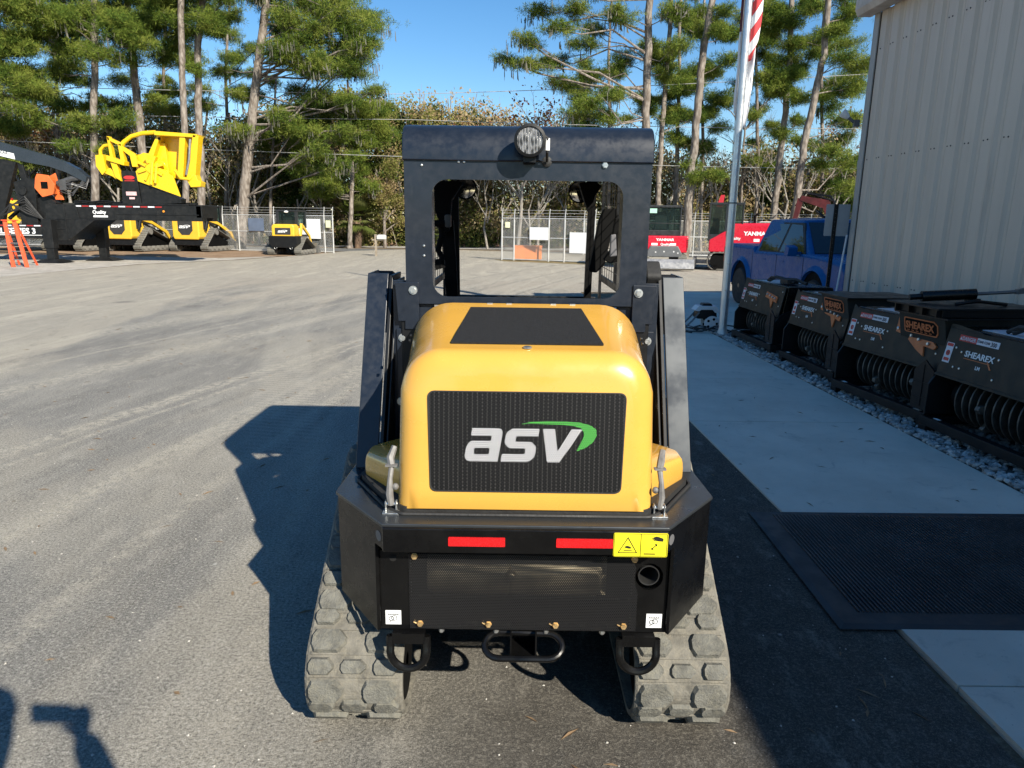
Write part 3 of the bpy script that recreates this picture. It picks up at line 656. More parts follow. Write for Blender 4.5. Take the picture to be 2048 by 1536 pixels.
# ROPS rear frame
o = fillet([(-.440,1.402), (.440,1.402), (.440,1.905), (-.440,1.905)], [.0,.0,.0,.0], 1)
def rr_rect(x0, z0, x1, z1, r, n=6):
    out = []
    for (cx, cz, a0) in ((x1-r, z1-r, 0), (x0+r, z1-r, 90), (x0+r, z0+r, 180), (x1-r, z0+r, 270)):
        for k in range(n+1): a = R_(a0+90*k/n); out.append((cx+r*math.cos(a), cz+r*math.sin(a)))
    return out
inn = rr_rect(-.342,1.422,.342,1.838,.055)
def project_out(p, x0, z0, x1, z1):
    cx, cz = 0, (z0+z1)/2; dx, dz = p[0]-cx, p[1]-cz; k = min((x1-cx)/abs(dx) if dx else 9, (z1-cz)/abs(dz) if dz else 9); return (cx+dx*k, cz+dz*k)
outr = [project_out(p, -.440, 1.395, .440, 1.905) for p in inn]
for c in ((-.440,1.395), (.440,1.395), (.440,1.905), (-.440,1.905)):
    i = min(range(len(outr)), key=lambda j: math.dist(outr[j], c)); outr[i] = c
cabf = mm().ring(outr, inn, 'y', 2.62, 2.628).build('cab_frame', NAVY, mc)
k = mm()
for s in (-1, 1): k.box((s*.440-.004*(s > 0), 2.6285, 1.40), (s*.440+.004*(s < 0), 2.74, 1.905))
k.box((-.43,2.6285,1.39), (.43,2.70,1.405)); k.box((-.335,2.6285,1.845), (.335,2.72,1.85))
for s in (-1, 1): k.box((s*.345-.003, 2.6285, 1.43), (s*.345+.003, 2.70, 1.84))
k.build('rear_post', NAVY, cabf, bevel=.003)
# curved roof
prof = [(2.617,1.900), (2.617,1.912), (2.620,1.95), (2.627,1.978), (2.640,2.000), (2.660,2.016), (2.69,2.027), (2.74,2.034)] + [(3.2,2.042), (3.72,2.035), (3.80,2.005), (3.80,1.96), (3.2,1.965), (2.80,1.96), (2.63,1.900)]
rf = mm().prism(prof, 'x', -.445, .445).build('roof', NAVY, mc, smooth=True, bevel=.004, ang=25)
k = mm(); k.tube([(-.445,2.612,1.906), (-.2,2.6115,1.904), (.1,2.612,1.905), (.445,2.612,1.9045)], .0022, 6); k.build('weld_seam', NAVY, rf)
# side screens: sills, posts, rods
cpm = cam.matrix_world.to_3x3()
def C_(px, py, Y): d = cpm @ Vector(((px-1024)/1420., -(py-768)/1420., -1)); v = Vector((0,0,CAMH))+d*(Y/d.y); return (v.x-.046, v.z)
for s in (-1, 1):
    x = s*.408; a = mm()
    a.box((x-.005,2.745,1.40), (x+.005,3.74,1.43)); a.box((x-.006,2.745,1.90), (x+.006,3.74,1.962)); a.box((x-.006,3.20,1.43), (x+.006,3.225,1.90)); a.box((x-.006,2.745,1.43), (x+.006,2.765,1.90))
    a.box((x-.006,3.74,.9), (x+.006,3.775,1.962))
    a.build('side_frame', BLKM, cabf)
    rd = mm()
    for i in range(11): y = 2.83+i*.083; rd.cyl((x, y, 1.43), (x, y, 1.91), .0016, 5)
    for i in range(9): z = 1.475+i*.05; rd.cyl((x-s*.004,2.76,z), (x-s*.004,3.74,z), .0018, 5)
    rd.build('side_screen', BLKM, cabf, recalc=False)
    p = mm(); p.prism([(s*.328,1.25), (s*.362,1.25), (s*.372,1.95), (s*.335,1.95)], 'y', 3.745, 3.79)
    p.build('front_pillar', BLKD, cabf)
    m_ = mm(); c = ((-.280, 3.50, 1.845) if s < 0 else (.262, 3.50, 1.835))
    m_.lathe([(.0,.012), (.045,.010), (.053,.004), (.053,-.006), (.047,-.008), (.047,-.004), (0,-.004)], c, 'y', 24); m_.cyl((c[0], 3.505, c[2]+.02), (s*.36, 3.6, c[2]+.06), .012, 8)
    mr = m_.build('mirror', BLKD, cabf, smooth=True)
    mm().lathe([(.0,-.0065), (.025,-.0068), (.046,-.0045), (.046,-.0040)], c, 'y', 24).build('mirror_glass', M('mirror_face', (.8,.8,.8), .04, metal=1, var=.0), mr, smooth=True)
mm().prism([C_(*q, 3.3) for q in ((866,362), (905,362), (925,366), (903,400), (898,460), (888,470), (870,420), (868,385))], 'y', 3.30, 3.36).build('headliner_gusset', BLKD, mc)
mm().prism([C_(*q, 3.3) for q in ((1158,366), (1195,366), (1204,372), (1190,392), (1180,430), (1172,410))], 'y', 3.30, 3.36).build('headliner_gusset', BLKD, mc)
mm().prism(fillet([C_(*q, 3.2) for q in ((1208,418), (1232,416), (1236,440), (1222,470), (1208,530), (1192,545), (1176,543), (1186,500), (1198,440))], .012), 'y', 3.18, 3.24).build('lap_bar_arm', BLKD, mc, bevel=.006)
k = mm(); k.prism([C_(*q, 3.0) for q in ((1232,436), (1248,436), (1248,520), (1222,528), (1208,520), (1222,500))], 'y', 3.02, 3.05); k.build('side_console', BLKD, mc, bevel=.004)
k = mm(); k.prism([C_(*q, 2.95) for q in ((1222,470), (1232,468), (1234,512), (1220,514))], 'y', 2.95, 2.97); k.build('control_box', M('control_grey', (.12,.12,.13), .5), mc, bevel=.004)
k = mm(); k.prism([C_(*q, 2.9) for q in ((857,430), (867,430), (866,508), (857,508))], 'y', 2.90, 2.93); k.build('side_box', M('control_grey', (.12,.12,.13), .5), mc, bevel=.003)
k = mm(); k.cyl((*C_(862,447,3.0)[:1], 3.0, C_(862,447,3.0)[1]), (C_(890,447,3.0)[0], 3.0, C_(890,447,3.0)[1]), .014, 10); k.tube([(C_(q[0], q[1], 3.05)[0], 3.05, C_(q[0], q[1], 3.05)[1]) for q in ((880,445), (884,470), (876,500), (884,515), (882,535))], .013, 8)
k.prism([C_(*q, 3.05) for q in ((864,520), (888,516), (890,535), (872,540))], 'y', 3.04, 3.08); k.build('damper', BLKD, mc, smooth=True)
mm().prism(fillet([C_(*q, 3.1) for q in ((889,429), (901,429), (901,456), (889,454))], .01), 'y', 3.10, 3.15).build('armrest_pad', M('worn_pad', (.06,.06,.06), .55), mc, bevel=.004)
mm().prism([C_(*q, 3.35) for q in ((882,450), (906,440), (916,600), (892,600))], 'y', 3.36, 3.40).build('lift_lever', BLKD, mc, bevel=.004)
k = mm(); k.prism(fillet([(2.75,1.02), (3.25,1.02), (3.25,1.12), (2.92,1.14), (2.84,1.36), (2.76,1.36)], .04), 'x', -.22, .22); k.build('seat', BLKD, mc, smooth=True, bevel=.02)
# work light
c = (.004,2.545,1.965)
k = mm(); k.lathe([(.0,.055), (.035,.050), (.050,.022), (.0545,.0), (.0545,-.012), (.045,-.014), (.045,.002), (0,.006)], c, 'y', 32)
k.box((c[0]-.022,2.56,1.895), (c[0]+.022,2.615,1.92)); k.box((c[0]-.012,2.555,1.895), (c[0]+.012,2.585,1.93))
wl = k.build('work_light', BLKM, mc, smooth=True, ang=40)
mm().lathe([(.0,-.004), (.044,-.002), (.044,.003), (.0,.004)], c, 'y', 32).build('reflector_bowl', M('chrome_bowl', (.8,.8,.82), .22, metal=1, var=.3, vs=30), wl)
lm, lnt, lp_ = nm('ribbed_lens'); lp_.inputs['Base Color'].default_value = (.8,.82,.85,1); lp_.inputs['Transmission Weight'].default_value = .6; lp_.inputs['Roughness'].default_value = .12
wv = N(lnt, 'ShaderNodeTexWave', wave_type='BANDS', bands_direction='X'); wv.inputs['Scale'].default_value = 60; lnt.links.new(objco(lnt), wv.inputs['Vector'])
vo = N(lnt, 'ShaderNodeTexVoronoi'); vo.inputs['Scale'].default_value = 110; lnt.links.new(objco(lnt, (1, 1, .35)), vo.inputs['Vector'])
lnt.links.new(bumpn(lnt, mth(lnt, 'ADD', wv.outputs[1], vo.outputs['Distance']), 1.0, .006), lp_.inputs['Normal'])
cc = N(lnt, 'ShaderNodeMix', data_type='RGBA'); lnt.links.new(ramp(lnt, vo.outputs['Distance'], .2, .7), cc.inputs[0]); cc.inputs[6].default_value = (.16,.17,.18,1); cc.inputs[7].default_value = (.85,.87,.9,1); lnt.links.new(cc.outputs[2], lp_.inputs['Base Color'])
mm().lathe([(.0,-.013), (.030,-.0115), (.0445,-.008), (.0445,-.005), (0,-.005)], c, 'y', 32).build('lens', lm, wl, smooth=True)
k = mm(); k.cyl((.064,2.565,1.935), (.064,2.565,1.975), .009, 10); k.build('connector_tag', WHITE, wl, smooth=True)
k = mm(); k.tube([(.05,2.56,1.985), (.064,2.56,1.975), (.064,2.565,1.93), (.066,2.60,1.902)], .005, 8); k.lathe([(.018,0), (.018,-.006), (.010,-.010)], (.066,2.619,1.902), 'y', 18); k.build('grommet', RUBD, wl, smooth=True)
k = mm(); k.bolt((.272,2.619,1.893), .009); k.build('bolt', ZINC, cabf)
for x, z in ((-.372,1.605), (-.372,1.57), (-.376,1.885), (-.245,1.898), (-.226,1.898)):
    mm().lathe([(.005,0), (.004,-.003), (0,-.004)], (x,2.6195,z), 'y', 8).build('rivet', ZINC, cabf)
# uprights, towers and lift arms
for s in (-1, 1):
    k = mm()
    k.prism([(s*.34,1.396), (s*.385,1.396), (s*.385,1.478), (s*.492,1.478), (s*.492,1.34), (s*.50,.815), (s*.34,.815)], 'y', 2.640, 2.652)
    k.prism([(s*.400,1.300), (s*.480,1.300), (s*.480,.815), (s*.400,.815)], 'y', 2.628, 2.6385)
    k.prism([(s*.393,1.473), (s*.480,1.473), (s*.470,1.330), (s*.445,1.330), (s*.445,1.30), (s*.393,1.30)], 'y', 2.612, 2.627)
    up = k.build('upright_plate', NAVY, mc, bevel=.002)
    for (x, z, y) in ((.413,1.445,2.611), (.457,1.265,2.627), (.468,1.02,2.627)):
        q = mm(); q.lathe([(.0,-.008), (.010,-.008), (.010,-.003), (.016,-.003), (.016,0), (0,0)], (s*x, y, z), 'y', 20); q.bolt((s*x, y-.003, z), .010, h=.008); q.build('bolt', ZINC, up)
    # tower: welded channel leaning forward, two cheek plates and a rear web
    t = mm(); yb, yt = 2.452, 2.715
    def slab(xa, xb, d0, d1, zb, zt, mb=t, sh0=0):
        xa, xb = sorted((s*xa, s*xb))
        mb.add([(xa, yb+d0, zb), (xb, yb+d0, zb), (xb, yb+d1, zb), (xa, yb+d1, zb), (xa-s*sh0, yt+d0, zt), (xb-s*sh0, yt+d0, zt), (xb-s*sh0, yt+d1, zt), (xa-s*sh0, yt+d1, zt)],
               [(0,3,2,1), (4,5,6,7), (0,1,5,4), (1,2,6,5), (2,3,7,6), (3,0,4,7)])
    slab(.533, .612, 0, .012, .812, 1.497, sh0=.014); slab(.606, .612, .0125, .20, .812, 1.497, sh0=.014)
    tw = t.build('lift_arm_tower', GLOSSY if s > 0 else NAVY, mc, bevel=.003, seg=3)
    t = mm(); slab(.515, .528, .0, .20, .812, 1.490, t, .012); slab(.500, .508, .01, .20, .812, 1.47, t, .012); t.prism([(yt,1.42), (yt+.10,1.50), (yt+.20,1.48), (yt+.22,1.38)], 'x', *sorted((s*.52, s*.59)))
    t.build('tower_inner_plate', BLKM, tw, bevel=.002)
    g = mm(); g.prism([(2.76,1.30), (2.80,1.47), (3.1,1.40), (3.9,.92), (4.15,.55), (4.15,.34), (4.02,.34), (3.95,.62), (3.55,.94), (3.0,1.22)], 'x', *sorted((s*.50, s*.585)))
    g.cyl((s*.49,2.84,1.38), (s*.60,2.84,1.38), .04, 16); g.cyl((s*.54,2.75,.86), (s*.54,3.45,1.0), .035, 12)
    g.build('lift_arm', NAVY, mc, bevel=.004)
k = mm(); k.prism(fillet([(2.70,1.50), (2.76,1.555), (2.84,1.54), (2.86,1.47), (2.74,1.45)], .02), 'x', .455, .515); k.build('hose_guard', RUBD, mc, bevel=.008, smooth=True)
k = mm(); k.box((-.50,4.14,.30), (.50,4.18,.66)); k.prism([(4.18,.05), (4.22,.05), (4.24,.60), (4.19,.62)], 'x', -.62, .62); k.prism([(4.2,.05), (4.75,.03), (4.75,.045), (4.2,.07)], 'x', -.76, .76)
k.build('front_bucket', BLKM, mc)
# ================================================================ METAL BUILDING
BX, BY, BZ = 5.06, 10.9, 4.60      # corner of the wall, eave height
bw = thing('metal_building', 'tall grey beige building clad in ribbed metal siding on the right', 'building', (BX, BY, 0), R_(1.4))
def siding():
    m, nt, p = nm('beige_siding'); co = objco(nt)
    c = mix(nt, ramp(nt, noise(nt, 1.2, 6, .65, objco(nt, (1, 1, .12))), .3, .7), (.50,.43,.36), (.58,.505,.425))
    c = mix(nt, mth(nt, 'MULTIPLY', ramp(nt, noise(nt, 9, 5, .7, objco(nt, (1, 1, .08))), .52, .75), .35), c, (.33,.25,.19))
    nt.links.new(c, p.inputs['Base Color']); p.inputs['Roughness'].default_value = .42; p.inputs['Specular IOR Level'].default_value = .5
    nt.links.new(bumpn(nt, noise(nt, 3, 3, .5, objco(nt, (1, 1, .3))), .15, .02), p.inputs['Normal']); return m
SID = siding(); TRIM = M('corner_trim_paint', (.34,.33,.31), .45, var=.06)
def ribbed(mb, y0, y1, z0, z1, zt=None):
    pts = []; y = y0; k = 0
    while y > y1:
        pts += [(0, y), (0, y-.165), (.032, y-.195), (.032, y-.225), (.026,y-.232), (.026,y-.245), (.032,y-.252), (.032, y-.290), (0, y-.320)]; y -= .322
    n = len(pts); vs = [(x, yy, z0) for x, yy in pts]+[(x, yy, z1) for x, yy in pts]
    mb.add(vs, [(i, i+1, n+i+1, n+i) for i in range(n-1)]); return mb
mb = MB(); ribbed(mb, -.12, -22, .02, BZ); mb.cm = 1
for z in (.9, 2.62, 4.1):
    y = -.12
    while y > -9: mb.lathe([(.010,0), (.010,-.004), (.006,-.008), (0,-.008)], (-.000, y-.08, z+.004*math.sin(y*9)), 'x', 6); mb.lathe([(.009,0), (.009,-.004), (0,-.008)], (.0, y-.335, z), 'x', 6); y -= .322
mb.build('siding', [SID, M('screw_dark', (.05,.05,.055), .4, metal=.5)], bw, recalc=False)
mb = MB()      # end wall (faces away from the camera) and roof, so that the shade of the yard is right
mb.box((.04,-22,0), (.08,-.04,BZ)); mb.box((.04,-.04,0), (16,0,BZ)); mb.add([(0,-.02,BZ), (16,-.02,BZ), (8,-.02,BZ+1.4)], [(0,1,2)])
mb.build('end_wall', SID, bw)
mb = MB(); mb.add([(-.1,.1,BZ+.12), (8,.1,BZ+1.5), (8,-22,BZ+1.5), (-.1,-22,BZ+.12), (16.1,.1,BZ+.12), (16.1,-22,BZ+.12)], [(0,1,2,3), (1,4,5,2)])
mb.build('roof', M('galvalume_roof', (.5,.5,.5), .4, metal=.6), bw, recalc=False)
mb = MB(); mb.box((-.022,-.115,0), (-.002,.024,BZ)); mb.box((-.022,.0,0), (.14,.024,BZ)); mb.box((-.026,-.118,2.50), (.0,.028,2.62))
ct = mb.build('corner_trim', TRIM, bw, bevel=.004)
mb = MB(); mb.box((.0,-.135,0), (.03,-.117,BZ)); mb.build('trim_gap', BLKD, ct)
mb = MB(); prof = [(-.26,BZ+.20), (-.26,BZ+.06), (-.22,BZ-.02), (-.02,BZ-.02), (-.02,BZ+.22), (-.24,BZ+.20)]
mb.prism([(z, zz) for z, zz in prof], 'y', -22, .14)
mb.build('gutter', M('gutter_paint', (.46,.42,.37), .5, var=.15, vs=3, dust=.35, dcol=(.30,.17,.09)), bw, bevel=.01)
mb = MB(); mb.prism([(BX-BX+.0,.0), (.035,.0), (.035,.20), (.0,.20)], 'y', -22, -.12); mb.build('base_trim', TRIM, bw)
fl = thing('floodlight', 'small white floodlight sticking out beyond the building corner', 'floodlight', (5.02, 11.12, 3.16))
mb = MB(); d = Vector((-.75,.2,.62)); mb.tube([Vector((-.02,0,.02)), Vector((-.02,0,.02))+d*.10], [.022,.024], 12); mb.box((-.03,-.05,-.05), (.05,.0,.05)); lb = mb.build('lamp_holder', GREY, fl, smooth=True)
mb = MB(); mb.tube([Vector((-.09,.02,.08))+d*t for t in (0,.03,.10,.13)], [.022,.04,.062,.060], 16); mb.build('lamp_bulb', WHITE, fl, smooth=True)
# ================================================================ FLAGPOLE AND FLAGS
fp = thing('flagpole', 'tall silver flagpole standing at the edge of the walkway', 'flagpole', (3.235, 10.87, 0))
MB().tube([(0,0,0), (0,0,2.2), (0,0,5), (0,0,9.5)], [.062,.056,.050,.034], 20).build('pole', M('brushed_aluminium', (.58,.60,.62), .35, metal=.75, var=.08), fp, smooth=True)
MB().lathe([(.085,0), (.085,.05), (.066,.09), (.064,.12)], (0,0,0), 'z', 20).build('pole_base', M('cast_base', (.5,.5,.49), .5, metal=.5), fp, smooth=True)
k = MB(); k.lathe([(.062,1.98), (.064,1.99), (.062,2.0)], (0,0,0), 'z', 16); k.tube([(-.065,0,z) for z in (1.5,3,5,9)], .004, 5); k.build('halyard', M('rope_dark', (.12,.13,.13), .7), fp)
def flag(name, label, path, ztop, zbot, mat, cat='flag'):
    n, m_ = len(path), 26; V = []; F = []
    for j in range(m_):
        t = j/(m_-1)
        for i, (x, y, zb) in enumerate(path):
            z = ztop+(zb-ztop)*t; w = .012*math.sin(t*7+i*1.3)*t
            V.append((x+w+.02*t*math.sin(i*2.1), y+.02*math.sin(t*9+i*.9), z))
    for j in range(m_-1):
        for i in range(n-1): a = j*n+i; F.append((a, a+1, a+n+1, a+n))
    me = bpy.data.meshes.new(name); me.from_pydata(V, [], F); me.materials.append(mat); me.polygons.foreach_set('use_smooth', [True]*len(F))
    o = bpy.data.objects.new(name, me); COL.objects.link(o); s = o.modifiers.new('cloth', 'SOLIDIFY'); s.thickness = .004; tag(o, label, cat); return o
wc, wnt, wp = nm('white_flag_cloth'); wp.inputs['Base Color'].default_value = (.80,.80,.82,1); wp.inputs['Roughness'].default_value = .8
usm, unt, up_ = nm('striped_flag_cloth'); sx = N(unt, 'ShaderNodeSeparateXYZ'); unt.links.new(objco(unt), sx.inputs[0])
q = mth(unt, 'ADD', mth(unt, 'MULTIPLY', sx.outputs['Z'], 2.9), mth(unt, 'MULTIPLY', sx.outputs['X'], -4.6)); st_ = mth(unt, 'GREATER_THAN', mth(unt, 'FRACT', q), .52)
cst = mix(unt, st_, (.55,.045,.05), (.78,.77,.77)); lf = ramp(unt, sx.outputs['X'], 3.22, 3.21); cst = mix(unt, lf, cst, (.10,.02,.03))
unt.links.new(cst, up_.inputs['Base Color']); up_.inputs['Roughness'].default_value = .8
flag('flag', 'limp white flag hanging below the striped flag on the flagpole', [(3.175,10.99,3.26), (3.185,10.94,3.24), (3.20,10.97,3.20), (3.235,10.96,3.10), (3.26,10.95,3.02), (3.30,10.99,3.10), (3.33,10.91,3.05), (3.36,10.90,3.32), (3.385,10.88,3.72)], 4.35, 0, wc)
flag('flag', 'red and white striped flag hanging limp at the top of the flagpole', [(3.185,11.02,4.05), (3.20,10.98,4.08), (3.22,10.97,4.05), (3.26,10.94,3.92), (3.31,10.83,3.95), (3.35,10.80,4.05), (3.39,10.82,4.22), (3.42,10.86,4.5)], 7.4, 0, usm)
sg = thing('road_sign', 'grey back of a sign on a black channel post by the building corner', 'sign', (4.86, 11.05, 0))
MB().prism(fillet([(-.145,1.53), (.22,1.53), (.22,2.0), (-.145,2.0)], .02), 'y', .02, .024).build('sign_panel', M('aluminium_dull', (.36,.36,.365), .7), sg)
k = MB(); k.box((-.028,.0,0), (-.022,.018,2.0)); k.box((.022,.0,0), (.028,.018,2.0)); k.box((-.022,.012,0), (.022,.018,2.0)); k.build('post', BLKM, sg)
k = MB()
for i in range(30): k.lathe([(.005,0), (.005,-.001)], (0,.0115,.10+i*.063), 'y', 8)
k.build('post_holes', M('hole_light', (.16,.16,.16), .6), sg)
wpip = MB().tube([(-.02,-.16,0), (.16,-.02,1.55)], .013, 10).build('leaning_pipe', M('white_pvc', (.6,.62,.64), .4), smooth=True); wpip.location = (4.87, 11.0, 0)
tag(wpip, 'thin white pipe leaning against the building corner', 'pipe')
# ================================================================ MULCHER HEADS IN A ROW
ORG = M('orange_paint', (.55,.15,.045), .4, var=.15, vs=8, dust=.2, dcol=(.3,.15,.08)); OLV = M('dark_olive_paint', (.022,.022,.018), .50, var=.2, vs=3, coat=0, dust=.10, dcol=(.07,.065,.05), spec=.3)
TOOTH = M('cutter_steel', (.12,.112,.10), .42, metal=.4, var=.35, vs=20)
SREDS = M('sticker_red', (.5,.03,.03), .4); SWHT = M('sticker_white', (.62,.62,.66), .45); SINK = M('sticker_ink', (.02,.02,.03), .5)
PFm = Matrix(((0, .19, -.98, .07), (-1, 0, 0, 0), (0, .98, .19, .50), (0, 0, 0, 1)))   # u right (-y), v up the sloping panel, w out of it
def pt(name, body, mat, parent, u, v, size, w=.004, bold=.0, shear=0, sx=1.0):
    return text(name, body, mat, parent, (0, 0, 0), size, (0, 0, 0), .0008, bold, shear, sx, 'LEFT', M=PFm @ Matrix.Translation((u, v, w)))
def mulcher(label, loc, rz, plaque=True, top=True, cyl=False, four=True, crisp=False):
    t = thing('mulcher_head', label, 'mulcher head', loc, rz, 'mulcher heads lined up on the gravel by the wall')
    fr = MB(); fr.box((0,-.69,.075), (.07,.69,.15)); fr.box((.85,-.69,.075), (.92,.69,.15))
    for y in (-.69, .62): fr.box((.07,y,.078), (.85,y+.07,.147))
    for y in (-.69, .60):
        for x in (.0, .83): fr.box((x,y,0), (x+.09,y+.09,.075))
    fr.build('skid_frame', BLKM, t, bevel=.004)
    b = MB()
    b.prism([(.19,.90), (.78,.90), (.86,.70), (.86,.17), (.60,.17), (.60,.52), (.13,.52)], "y", -.655, .655)
    # the prism above runs across the head: points are (x, z)
    b.build('housing', BLK, t, bevel=.006)
    for y in (-.68, .66):
        sp = MB(); sp.prism([(.02,.16), (.02,.42), (.10,.54), (.30,.62), (.70,.58), (.70,.16)], 'y', y, y+.02)
        sp.build('side_plate', BLKM, t, bevel=.002)
    g = MB(); g.prism([(-.73,.17), (-.50,.17), (-.50,.50), (-.615,.60), (-.73,.52)], 'x', .0, .014)
    for z in (.27, .40): g.box((-.006,-.72,z), (0,-.51,z+.008))
    g.box((-.006,-.62,.20), (0,-.612,.56))
    g.build('guard_plate', BLKM, t)
    sh = MB(PFm); sh.prism([(-.67,0), (.67,0), (.67,.40), (-.60,.40), (-.67,.43)], 'z', -.012, 0); sh.prism([(-.67,.0), (.67,.0), (.67,.022), (-.67,.022)], 'z', 0, .010)
    pn = sh.build('front_shield', OLV, t, bevel=.002)
    r = MB(); r.cyl((.33,-.62,.33), (.33,.62,.33), .13, 24)
    ro = r.build('rotor', BLKM, t, smooth=True, ang=30)
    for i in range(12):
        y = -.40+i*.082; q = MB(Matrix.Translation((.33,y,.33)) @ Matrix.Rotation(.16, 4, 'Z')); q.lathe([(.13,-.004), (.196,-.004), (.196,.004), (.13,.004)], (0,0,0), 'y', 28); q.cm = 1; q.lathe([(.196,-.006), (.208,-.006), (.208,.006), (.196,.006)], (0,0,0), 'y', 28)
        q.build('cutter_disc', [BLKM, M('disc_rim', (.075,.07,.062), .45, metal=.3, var=.4, vs=14)], ro, smooth=True, ang=30)  # worn steel rim, kept paler to paint in the rings' thin lit highlights
    rng = random.Random(int(abs(loc[1])*10))
    for i in range(9):
        y = -.56+i*.035+(.5 if i > 6 else 0); a = rng.uniform(2.5, 4.2); c = Vector((.33+.19*math.cos(a), y, .33+.19*math.sin(a)))
        q = MB(Matrix.Translation(c) @ Matrix.Rotation(-a, 4, 'Y')); q.prism([(-.045,-.03), (.035,-.03), (.05,.0), (.03,.03), (-.045,.03)], 'y', -.022, .022); q.build('cutter_tooth', TOOTH, ro, bevel=.004)
    # stickers and lettering on the shield
    u0 = -.53; s = MB(PFm); s.box((u0,.315,.0005), (u0+.19,.365,.002)); sr = s.build('danger_sticker', SREDS, pn)
    s = MB(PFm); s.box((u0+.19,.315,.0005), (u0+.42,.365,.002)); sw = s.build('clear_sticker', SWHT, pn)
    s = MB(PFm); s.box((-.645,.12,.0005), (-.565,.285,.002)); sv = s.build('hand_hazard_sticker', SWHT, pn)
    s = MB(PFm); s.box((-.640,.255,.002), (-.570,.280,.0028)); s.lathe([(.024,.002), (.024,.0028), (.012,.0028), (.012,.002)], (-.605,.20,0), 'z', 12); s.box((-.635,.135,.002), (-.575,.160,.0028)); s.build('hazard_print', SREDS, sv)
    pt('danger_lettering', 'DANGER', SWHT, sr, u0+.032, .324, .044, .0028, .01, sx=.82)
    k = MB(PFm); k.prism([(u0+.006,.325), (u0+.03,.325), (u0+.018,.352)], 'z', .002, .0028); k.build('danger_triangle', SWHT, sr)
    pt('clear_lettering', 'STAND CLEAR', SINK, sw, u0+.195, .332, .026, .0028, .01, sx=.78); pt('clear_number', '300', SINK, sw, u0+.335, .322, .048, .0028, .012, sx=.85)
    pt('maker_lettering', 'SHEAREX', WHITE, pn, u0+.11, .205, .066, .003, .025, sx=1.12)
    k = MB(PFm); k.box((u0+.11,.186,.0012), (u0+.39,.191,.003)); k.prism([(u0+.35,.21), (u0+.362,.21), (u0+.42,.15), (u0+.40,.15)], 'z', .003, .0042); k.build('maker_underline', ORG, pn)
    pt('model_lettering', 'LM', WHITE, pn, u0+.26, .125, .04, .003, .02); 
    for uu, vv in ((u0,.255), (u0+.07,.23), (u0+.03,.10), (u0+.10,.10), (u0+.46,.24), (u0+.46,.085), (.60,.15), (.62,.34)):
        MB(PFm).lathe([(.009,0), (.009,.006), (0,.008)], (uu,vv,0), 'z', 8).build('bolt', ZINC, pn)
    z_ = lambda L_: [(.42+(x-.38)*.72, .215+(y-.21)*.76) for x, y in L_]
    if four:
        k = MB(PFm); k.prism(z_([(.03,.23), (.53,.17), (.53,.28), (.05,.33)]), 'z', .0, .018); k.prism(z_([(.22,.215), (.38,.195), (.36,.06), (.30,.13)]), 'z', .001, .017)
        bolts = z_([(.12,.285), (.24,.27), (.36,.255), (.47,.24)])
    else:
        k = MB(PFm); k.prism(z_([(.13,.21), (.16,.30), (.56,.24), (.63,.20), (.60,.16), (.42,.175), (.46,.06), (.30,.12)][::-1]), 'z', .0, .018)
        bolts = z_([(.19,.26), (.33,.235), (.50,.21)])
    ob = k.build('fang_bracket', ORG, t, bevel=.003)
    for uu, vv in bolts: MB(PFm).lathe([(.016,.018), (.016,.03), (.012,.036), (0,.036)], (uu,vv,0), 'z', 6).build('bolt', ZINC, ob)
    if top:
        k = MB(PFm); k.prism([(.06,.26), (.13,.25), (.11,.43), (.045,.43)], 'z', .0, .020); vb = k.build('side_bracket', ORG, t, bevel=.003)
        for vv in (.29, .39): MB(PFm).lathe([(.016,.02), (.016,.03), (0,.036)], (.085,vv,0), 'z', 6).build('bolt', ZINC, vb)
        k = MB(); k.prism([(.10,.73), (.055,.945), (.78,.945), (.78,.73)], 'y', -.70, -.13); k.build('mount_box', OLV, t, bevel=.003)
        k = MB(); k.prism([(.03,-.76), (.86,-.76), (.92,-.55), (.86,-.10), (.03,-.10)], 'z', .946, .962); tp = k.build('top_plate', BLKM, t, bevel=.002)
        k = MB(); k.prism([(.785,.60), (.785,.944), (.90,.944), (.86,.60)], 'y', -.66, -.60); k.build('mount_rib', BLKM, t); k = MB(); k.prism([(.785,.60), (.785,.944), (.90,.944), (.86,.60)], 'y', -.22, -.16); k.build('mount_rib', BLKM, t)
        # raised orange outline plaque with dark letters
        PM = Matrix(((0, -.204, -.979, .092), (-1, 0, 0, 0), (0, .979, -.204, .768), (0, 0, 0, 1)))
        k = MB(PM); o = fillet([(.20,.015), (.60,.015), (.62,.05), (.62,.12), (.58,.15), (.20,.15)], .02, 3); i_ = [(.41+(x-.41)*.95, .083+(y-.083)*.86) for x, y in o]
        k.ring(o, i_, 'z', 0, .006); pq = k.build('name_plaque', ORG, t)
        k = MB(PM); k.prism(i_, 'z', .0, .003); k.build('plaque_back', BLKD, pq)
        text('plaque_lettering', 'SHEAREX', ORG, pq, (0,0,0), .088, (0,0,0), .0015, .035, .1, .95, 'LEFT', M=PM @ Matrix.Translation((.218,.055,.006)))
        k = MB(PM); [k.box((.235+j*.055,.033,.003), (.265+j*.055,.040,.006)) for j in range(6)]; k.build('plaque_dashes', ORG, pq)
    else:
        k = MB(PFm); k.prism([(-.66,.4005), (-.30,.4005), (-.36,.412), (-.60,.435), (-.66,.435)], 'z', -.012, 0); k.build('shield_ear', OLV, t)
        k = MB(); k.tube([(.3,.2,.92), (.35,.1,.98), (.4,-.1,.96), (.45,-.3,.97), (.5,-.5,.93)], .022, 8); k.tube([(.3,.25,.92), (.3,.15,.97), (.32,-.05,.98), (.4,-.35,.93)], .018, 8); k.cbox((.4,-.2,.94), (.16,.22,.06)); k.build('hydraulic_hose', RUBD, t, smooth=True)
